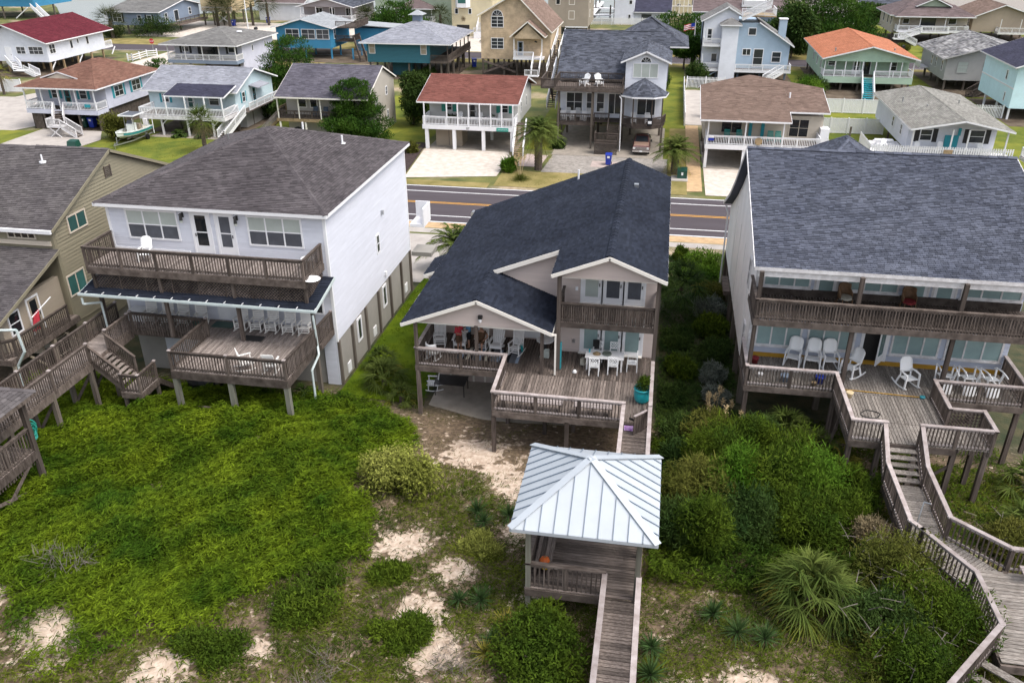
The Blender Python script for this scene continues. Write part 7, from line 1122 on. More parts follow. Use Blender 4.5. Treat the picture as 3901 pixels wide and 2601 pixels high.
for s in (-1, 1):
    part('headlight', 'lamp_glass', T, lambda b: b.box(tx + s * .78 - .14, tx + s * .78 + .14, 96.08, 96.15, .74, .98)); part('wing_mirror', 'black', T, lambda b: b.box(tx + s * 1.08 - .1, tx + s * 1.08 + .1, 97.75, 97.85, 1.25, 1.5)); part('side_window', 'glass_dark', cb, lambda b: b.prism([(tx + s * .87, 97.85, 1.26), (tx + s * .87, 99.4, 1.26), (tx + s * .73, 99.3, 1.76), (tx + s * .73, 98.3, 1.76)], (s * .02, 0, 0)))
    for y in (97.1, 100.6): w0 = part('wheel', 'tyre', T, lambda b: b.cyl((tx + s * .72, y, .37), (tx + s * .97, y, .37), .37, .37, 18)); part('rim', 'galv', w0, lambda b: b.cyl((tx + s * .97, y, .37), (tx + s * .99, y, .37), .2, .18, 12))
Bt = thing('motorboat', 'white centre-console motorboat with grey T-top on a trailer on the lawn', 'boat', (-63.8, 93, 0))
ux, uy = .0, 1.0; bx = -63.9; hull = []
for y, hw, zb, zt, fl in ((89.9, .06, 1.3, 1.75, .0), (90.5, .5, 1.0, 1.66, .2), (91.4, .9, .8, 1.55, .5), (92.6, 1.1, .7, 1.48, .8), (94.2, 1.15, .66, 1.44, .9), (95.8, 1.1, .66, 1.42, .9)): hull.append([(bx - hw, y, zt), (bx - hw * .8, y, zb + .25), (bx, y, zb), (bx + hw * .8, y, zb + .25), (bx + hw, y, zt)])
def hullmesh(b):
    n = 5; vs = [p for r in hull for p in r]; b.add(vs, [(k * n + i, k * n + i + 1, (k + 1) * n + i + 1, (k + 1) * n + i) for k in range(5) for i in range(4)] + [tuple(range(25, 30))])
    for k in range(5):
        for i in (0, 4): b.bar(hull[k][i], hull[k + 1][i], .14, .1)
mat('hull_paint', (.66, .70, .68), .25, .05); mat('hull_teal', (.02, .22, .22), .3, .05); part('hull', 'hull_paint', Bt, hullmesh); part('hull_stripe', 'hull_teal', Bt, lambda b: [b.bar(V(*hull[k][i]) + V(0, 0, -.22), V(*hull[k + 1][i]) + V(0, 0, -.22), .05, .2) for k in range(1, 5) for i in (0, 4)]); part('deck', 'w_beige', Bt, lambda b: b.prism([(h[0][0] * .9 + bx * .1, h[0][1], 1.2) for h in hull[1:]] + [(h[4][0] * .9 + bx * .1, h[4][1], 1.2) for h in hull[:0:-1]], (0, 0, .03))); part('console', 'hull_paint', Bt, lambda b: b.box(bx - .4, bx + .4, 92.6, 93.5, 1.2, 2.2)); part('windshield', 'screen', Bt, lambda b: b.prism([(bx - .4, 92.65, 2.2), (bx + .4, 92.65, 2.2), (bx + .3, 92.9, 2.6), (bx - .3, 92.9, 2.6)], (0, .02, .02))); part('seat', 'w_tan', Bt, lambda b: b.box(bx - .45, bx + .45, 94.0, 94.6, 1.2, 1.9)); [part('top_frame', 'galv', Bt, lambda b: b.cyl((bx + .6 * s, y, 1.2), (bx + .62 * s, y + .05, 3.2), .035)) for s in (-1, 1) for y in (92.7, 94.2)]; part('t_top', 'screen', Bt, lambda b: b.box(bx - .95, bx + .95, 92.3, 94.6, 3.2, 3.28)); part('top_trim', 'white', Bt, lambda b: (b.box(bx - 1.0, bx + 1.0, 92.22, 92.29, 3.16, 3.32), b.box(bx - 1.02, bx - .96, 92.3, 94.6, 3.16, 3.32), b.box(bx + .96, bx + 1.02, 92.3, 94.6, 3.16, 3.32))); part('outboard', 'white', Bt, lambda b: b.loft([[(bx - .25, 95.9, z), (bx + .25, 95.9, z), (bx + .2, 96.5, z), (bx - .2, 96.5, z)] for z in (.8, 1.6, 2.1)]))
Tr = thing('boat_trailer', 'galvanised boat trailer under the white motorboat', 'trailer', (-63.9, 93, 0)); part('frame', 'galv', Tr, lambda b: (b.bar((bx, 88.9, .45), (bx - .95, 91.6, .5), .1, .12), b.bar((bx, 88.9, .45), (bx + .95, 91.6, .5), .1, .12), b.bar((bx - .95, 91.6, .5), (bx - .95, 95.6, .5), .1, .12), b.bar((bx + .95, 91.6, .5), (bx + .95, 95.6, .5), .1, .12), b.bar((bx - .95, 93, .5), (bx + .95, 93, .5), .1, .1))); part('bunk', 'wood_dark', Tr, lambda b: (b.bar((bx - .5, 91, .78), (bx - .5, 95.6, .72), .1, .12), b.bar((bx + .5, 91, .78), (bx + .5, 95.6, .72), .1, .12))); part('winch_post', 'galv', Tr, lambda b: b.bar((bx, 89.6, .45), (bx, 89.7, 1.3), .08, .08)); [part('wheel', 'tyre', Tr, lambda b: b.cyl((bx + s * 1.05, 94.2, .32), (bx + s * 1.25, 94.2, .32), .32, .32, 16)) for s in (-1, 1)]; part('jack', 'galv', Tr, lambda b: b.cyl((bx, 89.1, 0), (bx, 89.1, .8), .04)); [part('guide_post', 'white', Tr, lambda b: b.cyl((bx + s * 1.35, 95.4, .5), (bx + s * 1.4, 95.4, 2.2), .05)) for s in (-1, 1)]
def bin_(m):
    t = thing('wheelie_bin', 'x', 'bin', O3); part('body', m, t, lambda b: b.loft([[(-.24, -.26, .08), (.24, -.26, .08), (.24, .26, .08), (-.24, .26, .08)], [(-.3, -.34, 1.0), (.3, -.34, 1.0), (.3, .36, 1.0), (-.3, .36, 1.0)]])); part('lid', m, t, lambda b: b.loft([[(-.33, -.38, 1.0), (.33, -.38, 1.0), (.33, .4, 1.02), (-.33, .4, 1.02)], [(-.3, -.34, 1.06), (.3, -.34, 1.06), (.3, .38, 1.1), (-.3, .38, 1.1)]])); [part('wheel', 'tyre', t, lambda b: b.cyl((s * .2, .28, .12), (s * .3, .28, .12), .12, .12, 10)) for s in (-1, 1)]; part('label_panel', 'white', t, lambda b: b.box(-.12, .12, -.355, -.335, .72, .92)); return Proto(t)
BB = bin_('bin_blue'); BB.put((-5.6, 91.7, .03), 0, 'blue wheelie bin on the pavers before the grey house', 'wheelie bins', scale=1.15); BB.put((-33.9, 151.4, 0), .3, 'blue wheelie bin on the lawn beside the cedar house', 'wheelie bins', scale=1.4); BB.put((-103.9, 199.5, 0), 0, 'blue bin by the yellow house stilts', 'wheelie bins', scale=1.3); BB.put((-98.0, 206, 0), 0, 'blue bin on the pale drive by the white garage', 'wheelie bins', scale=1.3); BB.put((-73.2, 98.6, .02), 0, 'blue bin under the brown-red roofed house', 'wheelie bins', scale=1.3)
BG = bin_('bin_green'); BG.put((-74.3, 98.6, .02), 0, 'dark green bin under the brown-red roofed house', 'wheelie bins', scale=1.3)
t_ = thing('utility_box', 'green utility box with white label on a pad by the sandy path', 'utility box', (2.4, 87.8, 0)); part('cabinet', 'bin_green', t_, lambda b: b.loft([[(1.9, 87.4, .1), (2.9, 87.4, .1), (2.9, 88.3, .1), (1.9, 88.3, .1)], [(1.9, 87.4, .9), (2.9, 87.4, .9), (2.9, 88.3, 1.1), (1.9, 88.3, 1.1)]])); part('label_panel', 'white', t_, lambda b: b.box(2.3, 2.5, 87.36, 87.395, .45, .75)); part('pad', 'concrete_pale', t_, lambda b: b.box(1.3, 3.0, 86.6, 88.5, 0, .1))
tag(part('utility_box', 'bin_green', None, lambda b: b.loft([[(-70.3, 89.0, .02), (-69.0, 89.0, .02), (-69.0, 90, .02), (-70.3, 90, .02)], [(-70.2, 89.1, .7), (-69.1, 89.1, .7), (-69.1, 89.9, .8), (-70.2, 89.9, .8)]])), 'low green utility box at the corner of the pale driveway', 'utility box')
S_ = thing('stop_sign', 'red octagonal stop sign on a post at the second street', 'stop sign', (-97.9, 154.4, 0)); mat('sign_red', (.45, .02, .025), .5, .05); part('post', 'galv', S_, lambda b: b.cyl((-97.9, 154.4, 0), (-97.9, 154.4, 2.9), .05)); part('plate', 'sign_red', S_, lambda b: b.cyl((-97.9, 154.33, 2.75), (-97.9, 154.36, 2.75), .5, .5, 8)); text(S_, 'STOP', (-97.9, 154.32, 2.62), .36, 'white')
def rail_fence(pts, label, rails=3, h=1.3):
    t = thing('rail_fence', label, 'fence', (*pts[0], 0))
    for a, b in zip(pts, pts[1:]):
        a = V(*a, 0); b = V(*b, 0); n = max(1, round((b - a).length / 2.4)); [block('post', 'white', t, tuple(a + (b - a) * k / n + V(0, 0, h / 2)), (.16, .16, h + .1)) for k in range(n + 1)]; [part('rail', 'white', t, lambda m_: m_.bar(a + V(0, 0, h * (k + .6) / (rails + .3)), b + V(0, 0, h * (k + .6) / (rails + .3)), .06, .14)) for k in range(rails)]
rail_fence([(-99.6, 148.3), (-98.7, 148.3), (-98.9, 153.5), (-97.4, 154.6)], 'white three-rail fence by the stop sign')
def panel_fence(pts, h, label, m='white', picket=False):
    t = thing('fence', label, 'fence', (*pts[0], 0))
    for a, b in zip(pts, pts[1:]):
        a = V(*a, 0); b = V(*b, 0); L_ = (b - a).length; n = max(1, round(L_ / 2.4)); u = (b - a).normalized()
        for k in range(n + 1): p = a + (b - a) * k / n; block('post', m, t, (p.x, p.y, h / 2 + .05), (.14, .14, h + .1))
        for k in range(n):
            p, q = a + (b - a) * k / n, a + (b - a) * (k + 1) / n
            if picket: part('picket_panel', m, t, lambda m_: ([m_.bar(p + (q - p) * (i + .5) / 14 + V(0, 0, .05), p + (q - p) * (i + .5) / 14 + V(0, 0, h), .09, .03, up=u.cross(V(0, 0, 1))) for i in range(14)], m_.bar(p + V(0, 0, h * .8), q + V(0, 0, h * .8), .05, .09)))
            else: part('panel', m, t, lambda m_: ([m_.bar(p + (q - p) * (i + .5) / 12 + V(0, 0, .08), p + (q - p) * (i + .5) / 12 + V(0, 0, h - .1), (q - p).length / 12 - .02, .03, up=u.cross(V(0, 0, 1))) for i in range(12)], m_.bar(p + V(0, 0, h - .06), q + V(0, 0, h - .06), .07, .12), m_.bar(p + V(0, 0, .12), q + V(0, 0, .12), .07, .12)))
    return t
panel_fence([(21.5, 122.9), (29.5, 122.9)], 1.9, 'upper white board fence between the beige and picket houses'); panel_fence([(18.5, 110.6), (27.0, 110.9)], 1.9, 'lower white board fence between the beige and picket houses'); panel_fence([(36.5, 122.8), (44.5, 122.8)], 1.7, 'white picket fence beside the pale cyan house', picket=True); panel_fence([(2.75, 112), (2.75, 138)], 1.6, 'white fence along the patio by the beige house'); panel_fence([(3.2, 138), (9.0, 138)], 1.7, 'white picket fence at the back of the patio', picket=True); panel_fence([(-118, 116.5), (-99, 118.6)], 1.9, 'long white board fence at the left edge below the maroon house'); panel_fence([(-26, 214), (-2, 215.5)], 1.6, 'white fence along the dock', picket=True); panel_fence([(3, 178), (10, 178)], 1.5, 'white picket fence near the flagpole', picket=True); panel_fence([(-141, 204), (-128, 200)], 1.5, 'white picket fence by the canal in the upper left', picket=True)
F_ = thing('flagpole', 'flagpole flying a red, white and blue striped flag beside the round tree', 'flagpole', (4.5, 170, 0)); part('pole', 'white', F_, lambda b: b.cyl((4.6, 170, 0), (4.6, 170, 6.6), .07, .04)); fz = MB(); st = [MB(), MB()]
for k in range(7):
    for j in range(6): x0, x1 = 4.5 - .33 * j, 4.5 - .33 * (j + 1); z0 = 5.9 - .16 * k; f = lambda x, z: (x, 170 + .12 * math.sin(x * 4), z - .18 * (4.5 - x) - .05 * math.sin(x * 5)); st[k % 2].add([f(x0, z0), f(x1, z0), f(x1, z0 - .16), f(x0, z0 - .16)], [(0, 1, 2, 3)])
st[0].build('red_stripes', 'sign_red', F_); st[1].build('white_stripes', 'white', F_); part('canton', 'bin_blue', F_, lambda b: b.prism([(4.5, 169.8, 5.92), (3.8, 169.8, 5.8), (3.8, 169.8, 5.2), (4.5, 169.8, 5.35)], (0, .02, 0)))
def postbox(label, x, y, m='black', s=1.0):
    t = thing('mailbox', label, 'mailbox', (x, y, 0)); part('post', 'wood_dark', t, lambda b: b.box(x - .06 * s, x + .06 * s, y - .06 * s, y + .06 * s, 0, 1.1 * s)); part('box', m, t, lambda b: b.prism([(x - .16 * s, y - .3 * s, 1.1 * s), (x + .16 * s, y - .3 * s, 1.1 * s), (x + .16 * s, y - .3 * s, 1.35 * s), (x + .08 * s, y - .3 * s, 1.46 * s), (x - .08 * s, y - .3 * s, 1.46 * s), (x - .16 * s, y - .3 * s, 1.35 * s)], (0, .6 * s, 0)))
postbox('grey mailbox at the road edge behind the centre house', -16.0, 69.6, 'galv'); postbox('black mailbox on the pale drive beyond the grey hip roof', -89.5, 181.5, 'black', 1.5); postbox('dark mailbox on the pale drive beside the flagless pole', -83.0, 178.5, 'black', 1.5); postbox('black mailbox on the lawn by the worn grey roof', 43.6, 176, 'black', 1.3)
tag(part('road_post', 'wood_dark', None, lambda b: b.cyl((-77.6, 106.8, 0), (-77.6, 106.8, 1.6), .1)), 'dark wooden post at the side of the pale side road', 'post'); tag(part('white_pole', 'white', None, lambda b: b.cyl((-86.5, 172, 0), (-86.5, 172, 9), .14, .1)), 'tall bare white pole beyond the bright blue house', 'pole')
Dk = thing('dock', 'pale wooden dock with ramp on the canal behind the centre houses', 'dock', (-20, 235, 0)); part('deck', 'white_worn', Dk, lambda b: (b.box(-26, -15, 228, 230, .5, .7), b.box(-21.5, -19.5, 230, 262, .5, .7), b.box(-26, -15, 244, 246, .5, .7))); piles(Dk, (-25.6, -20.5, -15.4), (229, 245, 258), 0, 3, 'pile', .35)
for i, (x, y) in enumerate(((-24, 238), (-24.3, 253))): t_ = thing('moored_boat', ('covered brown boat at the near dock', 'brown boat moored at the far dock end')[i], 'boat', (x, y, 0)); part('hull', 'rattan', t_, lambda b: b.loft([[(x - w0, yy, .9), (x + w0, yy, .9), (x + w0 * .6, yy, .1), (x - w0 * .6, yy, .1)] for yy, w0 in ((y - 4, .3), (y - 2, 1.2), (y + 2, 1.3), (y + 4, 1.0))])); part('cover', 'dark_cloth', t_, lambda b: b.loft([[(x - w0, yy, .9), (x + w0, yy, .9), (x, yy, 1.7)] for yy, w0 in ((y - 3.5, .4), (y - 1, 1.1), (y + 3.6, 1.0))]))
t_ = thing('parked_van', 'white van parked beyond the big dark pine', 'van', (22.5, 186, 0)); part('body', 'white', t_, lambda b: b.loft([[(21.3, y, .4), (23.7, y, .4), (23.7, y, z * .6 + .2), (23.4, y, z), (21.6, y, z), (21.3, y, z * .6 + .2)] for y, z in ((183.6, 1.3), (184.6, 1.5), (185.2, 2.5), (189, 2.55), (189.2, 2.3))])); part('windscreen', 'glass_dark', t_, lambda b: b.prism([(21.6, 184.55, 1.55), (23.4, 184.55, 1.55), (23.2, 185.1, 2.4), (21.8, 185.1, 2.4)], (0, -.04, .03))); [part('wheel', 'tyre', t_, lambda b: b.cyl((x, y, .35), (x + .25, y, .35), .35, .35, 12)) for x in (21.2, 23.5) for y in (184.6, 188.2)]
t_ = thing('patio_heater', 'black barrel smoker on the patio behind the white fence', 'grill', (6.5, 118, 0)); part('barrel', 'black', t_, lambda b: b.cyl((6.0, 117.5, 1.0), (6.0, 117.5, 3.0), .75, .75, 14)); part('stand', 'galv', t_, lambda b: (b.box(5.2, 6.8, 116.8, 118.2, .85, .98), b.cyl((5.4, 117, 0), (5.4, 117, .9), .06), b.cyl((6.6, 117, 0), (6.6, 117, .9), .06), b.cyl((6, 118, 0), (6, 118, .9), .06)))

# ================================================================ vegetation
def blade_arrays(base, d, L_, w0, w1, droop=0.0, seg=2):
    """strips from base along d (unit), bending down by droop; returns verts (N*(2seg+2),3), faces"""
    n = len(base); up = np.array([0, 0, 1.0]); side = np.cross(d, up); s = np.linalg.norm(side, axis=1, keepdims=True); rnd = NR.normal(size=(n, 3)); side = np.where(s < .05, rnd, side) ; side = side + .35 * rnd * 1.0; side -= (side * d).sum(1, keepdims=True) * d; side /= np.linalg.norm(side, axis=1, keepdims=True) + 1e-9
    L_ = np.broadcast_to(np.asarray(L_, float), (n,)); rows = []
    for k in range(seg + 1):
        t = k / seg; p = base + d * (L_ * t)[:, None]; p = p - up * (np.asarray(droop) * L_ * t * t)[:, None]; w_ = (w0 + (w1 - w0) * t) / 2; w_ = np.broadcast_to(np.asarray(w_, float), (n,)); rows += [p - side * w_[:, None], p + side * w_[:, None]]
    v = np.stack(rows, 1); m = 2 * seg + 2; i = np.arange(n)[:, None] * m; f = np.concatenate([i + np.array([[2 * k, 2 * k + 1, 2 * k + 3, 2 * k + 2]]) for k in range(seg)], 0); return v.reshape(-1, 3), f
def merge(lst):
    vs, fs, o = [], [], 0
    for v, f in lst: vs.append(v); fs.append(f + o); o += len(v)
    return np.concatenate(vs), np.concatenate(fs)
def unitv(n): d = NR.normal(size=(n, 3)); return d / np.linalg.norm(d, axis=1, keepdims=True)
def cloud(lobes, n, size, aspect=.5, fill=.55, up=.25):
    """leaf quads spread through ellipsoid lobes, denser at the outside"""
    lobes = np.array(lobes, float); vol = lobes[:, 3] * lobes[:, 4] * lobes[:, 5]; k = NR.choice(len(lobes), n, p=(vol ** .55) / (vol ** .55).sum()); u = unitv(n); r = fill + (1.06 - fill) * NR.random(n) ** .7; p = lobes[k, :3] + u * lobes[k, 3:] * r[:, None]
    d = unitv(n) + .6 * u + np.array([0, 0, up]); d /= np.linalg.norm(d, axis=1, keepdims=True); L_ = size * (.6 + .8 * NR.random(n)); return blade_arrays(p, d, L_, size * aspect, size * aspect * .45, .15, 1)
def shrub(name, label, cat, x, y, rx, ry, rz, m, n=2600, size=.16, aspect=.5, lobes=9, z=None, group=None, stems=True, base=.25, twigs=0, spike=.13):
    z = hz(x, y) if z is None else z; t = thing(name, label, cat, (x, y, z), group); L_ = []; lobes = int(lobes * 2.4); n = int(n * 1.9) if n > 1000 else n; size = size * .78 if n > 1000 else size
    for i in range(lobes): a = NR.random() * 6.28; q = NR.random() ** .6 * .74; s = .2 + .24 * NR.random(); L_.append((x + rx * q * math.cos(a), y + ry * q * math.sin(a), z + rz * (base + .62 * NR.random() * (1 - .5 * q)), rx * s, ry * s, rz * s * .85))
    v, f = merge([cloud(L_, n, size, aspect, .5), cloud(L_, int(n * spike), size * 2.3 if n > 1000 else size * .6, .16 if n > 1000 else .03, .9, 1.1)]); v[:, 2] = np.maximum(v[:, 2], height(v[:, 0], v[:, 1]) + .01); npmesh('foliage', v, f, m, t)
    if stems: part('stem', 'bark', t, lambda b: [b.cyl((x + .1 * i, y, z - .1), (x + rx * .4 * math.cos(i * 2.1), y + ry * .4 * math.sin(i * 2.1), z + rz * .7), .04, .015, 5) for i in range(3)])
    if twigs:
        bs = np.stack([x + rx * .9 * NR.uniform(-1, 1, twigs), y + ry * .9 * NR.uniform(-1, 1, twigs), z + rz * NR.uniform(.4, .9, twigs)], -1); d = unitv(twigs) * .7 + np.array([0, 0, .5]); d /= np.linalg.norm(d, axis=1, keepdims=True); v, f = blade_arrays(bs, d, .35 + .4 * NR.random(twigs), .03, .012, .1); npmesh('bare_twigs', v, f, 'twig', t, 'stuff')
    return t
def rosette(x, y, z, n, L_, w_, lo=-.1, hi=1.4, droop=.15, m='lf_yucca', par=None, name='leaves', c=None):
    a = NR.random(n) * 6.283; e = lo + (hi - lo) * NR.random(n); d = np.stack([np.cos(a) * np.cos(e), np.sin(a) * np.cos(e), np.sin(e)], -1); base = np.tile([x, y, z], (n, 1)) + d * .05; v, f = blade_arrays(base, d, L_ * (.75 + .4 * NR.random(n)), w_, w_ * .15, droop, 3); return npmesh(name, v, f, m, par)
def yucca(x, y, label, L_=.55, n=90, h=.25, m='lf_yucca', dry=True):
    z = hz(x, y); t = thing('yucca_plant', label, 'yucca', (x, y, z), 'yuccas on the dune'); part('stem', 'bark', t, lambda b: b.cyl((x, y, z - .1), (x, y, z + h), .09, .07, 7)); rosette(x, y, z + h, n, L_, .045, -.15, 1.5, .08, m, t)
    if dry: rosette(x, y, z + h * .8, 30, L_ * .8, .04, -.9, -.2, .25, 'lf_dry', t, 'dead_leaves')
def fan_fronds(c, n, Lp, Lb, kb=15, w_=.05, lo=-.5, hi=1.35, droop=.35, spread=1.9):
    out = []
    for i in range(n):
        a = i * 2.399 + NR.random() * .5; e = lo + (hi - lo) * ((i + .5) / n) ** .8; d = np.array([math.cos(a) * math.cos(e), math.sin(a) * math.cos(e), math.sin(e)]); tip = np.array(c) + d * Lp * (.8 + .4 * NR.random()) - np.array([0, 0, .12 * Lp]); out.append(blade_arrays(np.array([c], float), d[None], np.array([Lp]), .04, .025, .12))
        s = np.cross(d, [0, 0, 1.0]); s /= np.linalg.norm(s) + 1e-9; n2 = np.cross(s, d); th = np.linspace(-spread / 2 - .5, spread / 2 + .5, kb); bd = d[None] * np.cos(th)[:, None] + s[None] * np.sin(th)[:, None] + n2[None] * .12 * NR.normal(size=kb)[:, None]; bd /= np.linalg.norm(bd, axis=1, keepdims=True); out.append(blade_arrays(np.tile(tip, (kb, 1)), bd, Lb * (.75 + .3 * np.cos(th * .7)) * (.9 + .2 * NR.random(kb)), w_, w_ * .15, droop, 3))
    return merge(out)
def feather_fronds(c, n, L_, kb=30, w_=.05, lo=-.05, hi=1.4, droop=.42, lf=.62):
    out = []; up = np.array([0, 0, 1.0])
    for i in range(n):
        a = i * 2.399 + NR.random() * .4; e = lo + (hi - lo) * ((i + .5) / n); d = np.array([math.cos(a) * math.cos(e), math.sin(a) * math.cos(e), math.sin(e)]); LL = L_ * (.85 + .3 * NR.random()); t = np.linspace(.12, 1, kb); p = np.array(c)[None] + d[None] * (LL * t)[:, None] - up[None] * (droop * LL * t * t)[:, None]; tg = d[None] - up[None] * (2 * droop * t)[:, None]; tg /= np.linalg.norm(tg, axis=1, keepdims=True); s = np.cross(d, up); s /= np.linalg.norm(s) + 1e-9
        out.append(blade_arrays(np.array([c], float), d[None], np.array([LL]), .05, .02, droop, 4))
        for sg in (1, -1): bd = tg * .65 + sg * s[None] * .75 + up[None] * .12; bd /= np.linalg.norm(bd, axis=1, keepdims=True); out.append(blade_arrays(p, bd, lf * (1 - .55 * np.abs(t - .45)) * (.9 + .2 * NR.random(kb)), w_, w_ * .2, .45, 2))
    return merge(out)
def palm(label, x, y, h, kind, Lf, n=26, r=.2, m='lf_palm', dead=8, z=None, name='palm_tree', group='palms'):
    z = hz(x, y) if z is None else z; t = thing(name, label, 'palm', (x, y, z), group); mb = MB(); k = max(3, int(h / .3))
    for i in range(k): zz_ = z - .05 + (h + .05) * i / k; mb.cyl((x, y, zz_), (x, y, zz_ + (h + .05) / k), r * 1.08, r * .86, 9)
    mb.build('trunk', 'bark', t); c = (x, y, z + h)
    v, f = (fan_fronds(c, n, Lf * .5, Lf * .62, 15, .06) if kind == 'fan' else feather_fronds(c, n, Lf)); npmesh('crown', v, f, m, t)
    if dead:
        v, f = fan_fronds((x, y, z + h - .1), dead, Lf * .4, Lf * .5, 11, .05, -1.2, -.5, .5) if kind == 'fan' else feather_fronds((x, y, z + h - .1), dead, Lf * .8, 18, .03, -1.1, -.4, .5); npmesh('dead_fronds', v, f, m if m == 'lf_palmd' else ('lf_dry' if kind == 'fan' else 'lf_palmy'), t)
    return t
def pine(label, x, y, h, r, n=9000, m='lf_pine', trunk=.22, lean=0.0, name='pine_tree', low=.22, size=.34, tiers=7, group='pines and trees', wide=1.0):
    t = thing(name, label, 'tree', (x, y, 0), group); mb = MB(); mb.cyl((x, y, -.1), (x + lean, y, h * .85), trunk, trunk * .3, 8); L_ = []
    for k in range(tiers):
        q = k / (tiers - 1); zz_ = h * (low + (.93 - low) * q); rr = r * (1 - .55 * q ** 1.8) * (1.0 if k else .8); nb = max(4, int(8 - 4 * q))
        for j in range(nb):
            a = 6.283 * j / nb + k * 1.1 + NR.random() * .6; ro = rr * (.45 + .5 * NR.random()); cx, cy = x + lean * q + ro * math.cos(a) * wide, y + ro * math.sin(a); cz = zz_ + .12 * rr * NR.normal(); L_.append((cx, cy, cz, rr * .4 * wide, rr * .4, rr * .17 + .12)); mb.cyl((x + lean * q, y, zz_ - .12 * rr), (cx, cy, cz - .05), .06, .02, 5)
    L_.append((x + lean, y, h * .95, r * .25, r * .25, h * .07)); mb.build('trunk', 'bark', t); v, f = cloud(L_, n, size, .28, .35, .9); npmesh('crown', v, f, m, t); return t
def leafy(label, x, y, h, r, n, m, size=.35, trunk=.18, base=.3, name='round_tree', lob=16):
    t = thing(name, label, 'tree', (x, y, 0), 'pines and trees'); mb = MB(); mb.cyl((x, y, -.1), (x, y, h * .6), trunk, trunk * .5, 8); L_ = []
    for i in range(lob): u = unitv(1)[0]; q = .62; c = (x + u[0] * r * q, y + u[1] * r * q, h * (base + (1 - base) / 2) + u[2] * h * (1 - base) / 2 * q); L_.append((*c, r * .45, r * .45, h * (1 - base) * .24)); mb.cyl((x, y, h * .35), c, .06, .02, 5)
    mb.build('trunk', 'bark', t); v, f = cloud(L_, n, size, .5, .4); npmesh('crown', v, f, m, t)

leafm('lf_weed', (0.036, 0.060, 0.006), (0.115, 0.135, 0.014), 0.55)
# ---- dense vine and grass cover on the left dune, thinning into sand
def cover_density(x, y):
    xr = np.interp(y, [14, 19.5, 21.9, 23.2, 25.5, 27, 28.2, 31.2, 33.2, 35, 37], [-13, -13.6, -11.3, -9.6, -10.0, -11.4, -11.7, -10.0, -10.7, -12.8, -14.2]); n = smooth_noise(x * 1.1 + 3, y * 1.1) + .5 * smooth_noise(x * 2.7, y * 2.7 + 5)
    inn = np.clip((xr - x + .5 * n) / .8, 0, 1); yb = np.interp(x, [-32, -24, -20, -15, -12, -9], [16.6, 16.6, 16.2, 15.8, 17.4, 20.0]); low = np.clip((y - yb + 1.8 * n) / 3.2, 0, 1) ** 1.3; top = np.clip((36.3 - y) / 1.0, 0, 1); return inn * low * top * np.clip(1.1 - 1.2 * sandy(x, y) * (y < 22), 0, 1)
def scatter(n, x0, x1, y0, y1, dens):
    x = NR.uniform(x0, x1, n); y = NR.uniform(y0, y1, n); k = NR.random(n) < dens(x, y); return x[k], y[k]
def cover(name, m, x, y, L0, w_, hmax, up=.55, flow=.8, label=None, droop=.5, seg=2):
    n = len(x); h = height(x, y) + hmax * (.35 + .65 * NR.random(n)) * (.75 + .3 * smooth_noise(x * .6 + 2, y * .6) + .5 * smooth_noise(x * 1.3, y * 1.3) + .45 * smooth_noise(x * 3.4, y * 3.4)).clip(.05, 1.8); a = 2.2 * smooth_noise(x * .35, y * .35) + 1.1 * NR.normal(size=n) - .5; d = np.stack([np.cos(a) * flow, np.sin(a) * flow, up + .35 * NR.normal(size=n)], -1); d /= np.linalg.norm(d, axis=1, keepdims=True); v, f = blade_arrays(np.stack([x, y, h - .06], -1), d, L0 * (.6 + .8 * NR.random(n)), w_, w_ * .25, droop, seg); o = npmesh(name, v, f, m, kind='stuff')
    if label: o['label'] = label; o['category'] = 'ground cover'
    return o
x, y = scatter(620000, -33, -9, 13, 36.5, cover_density); cover('vine_cover', 'lf_cover', x, y, .24, .05, .6, .75, seg=1, label='dense bright green vine and grass cover on the left dune')
def patchy(x, y): n = smooth_noise(x * .8 + 7, y * .8 + 1) + .6 * smooth_noise(x * 2.1 + 2, y * 2.1); return np.clip(.75 + n * .6 - 1.05 * sandy(x, y), .06, 1) * (cover_density(x, y) < .3) * (y < 34.5) * ~((x > -12) & (y > 27) & (x < .5) & (y > 30 + 0 * x))
x, y = scatter(330000, -30, 17, 13, 34.5, patchy); cover('dune_weeds', 'lf_weed', x, y, .24, .035, .26, label='patchy olive weeds on the sandy dune')
def drygrass(x, y): n = smooth_noise(x * 1.3 - 4, y * 1.3 + 9) + .5 * smooth_noise(x * 3.3, y * 3.3 - 2); return np.clip((n + .5) * .8 - .2 * sandy(x, y), .05, .8) * (cover_density(x, y) < .4)
x, y = scatter(110000, -30, 17, 12, 33, drygrass); cover('dry_grass', 'lf_dry', x, y, .26, .02, .12, 1.1, .8, label='dry straw-coloured dune grass', droop=.3)
x, y = scatter(26000, -16.2, -11.4, 36, 54, lambda x, y: np.full(len(x), .9)); cover('side_yard_turf', 'lf_cover', x, y, .14, .03, .12, 1.0, .7, label='green turf between the left and centre houses')
x, y = scatter(22000, -12.5, .3, 31, 36, lambda x, y: np.clip(.5 * smooth_noise(x * 1.5, y * 1.5) + .35 * (y - 31.5) / 3, 0, .8)); cover('yard_grass', 'lf_olive', x, y, .12, .025, .06, 1.0, .7, label='thin olive grass in front of the centre house')
def shady(x, y): return np.clip(.4 + .5 * smooth_noise(x, y), 0, 1) * (cover_density(x, y) < .3)
x, y = scatter(60000, .8, 5.0, 36, 64, shady); cover('understory', 'lf_dark', x, y, .25, .06, .3, label='dark weeds between the centre and right houses')
x, y = scatter(34000, 1, 17, 27, 38, shady); cover('understory', 'lf_shrub', x, y, .25, .05, .3, label='green weeds under the right house deck')
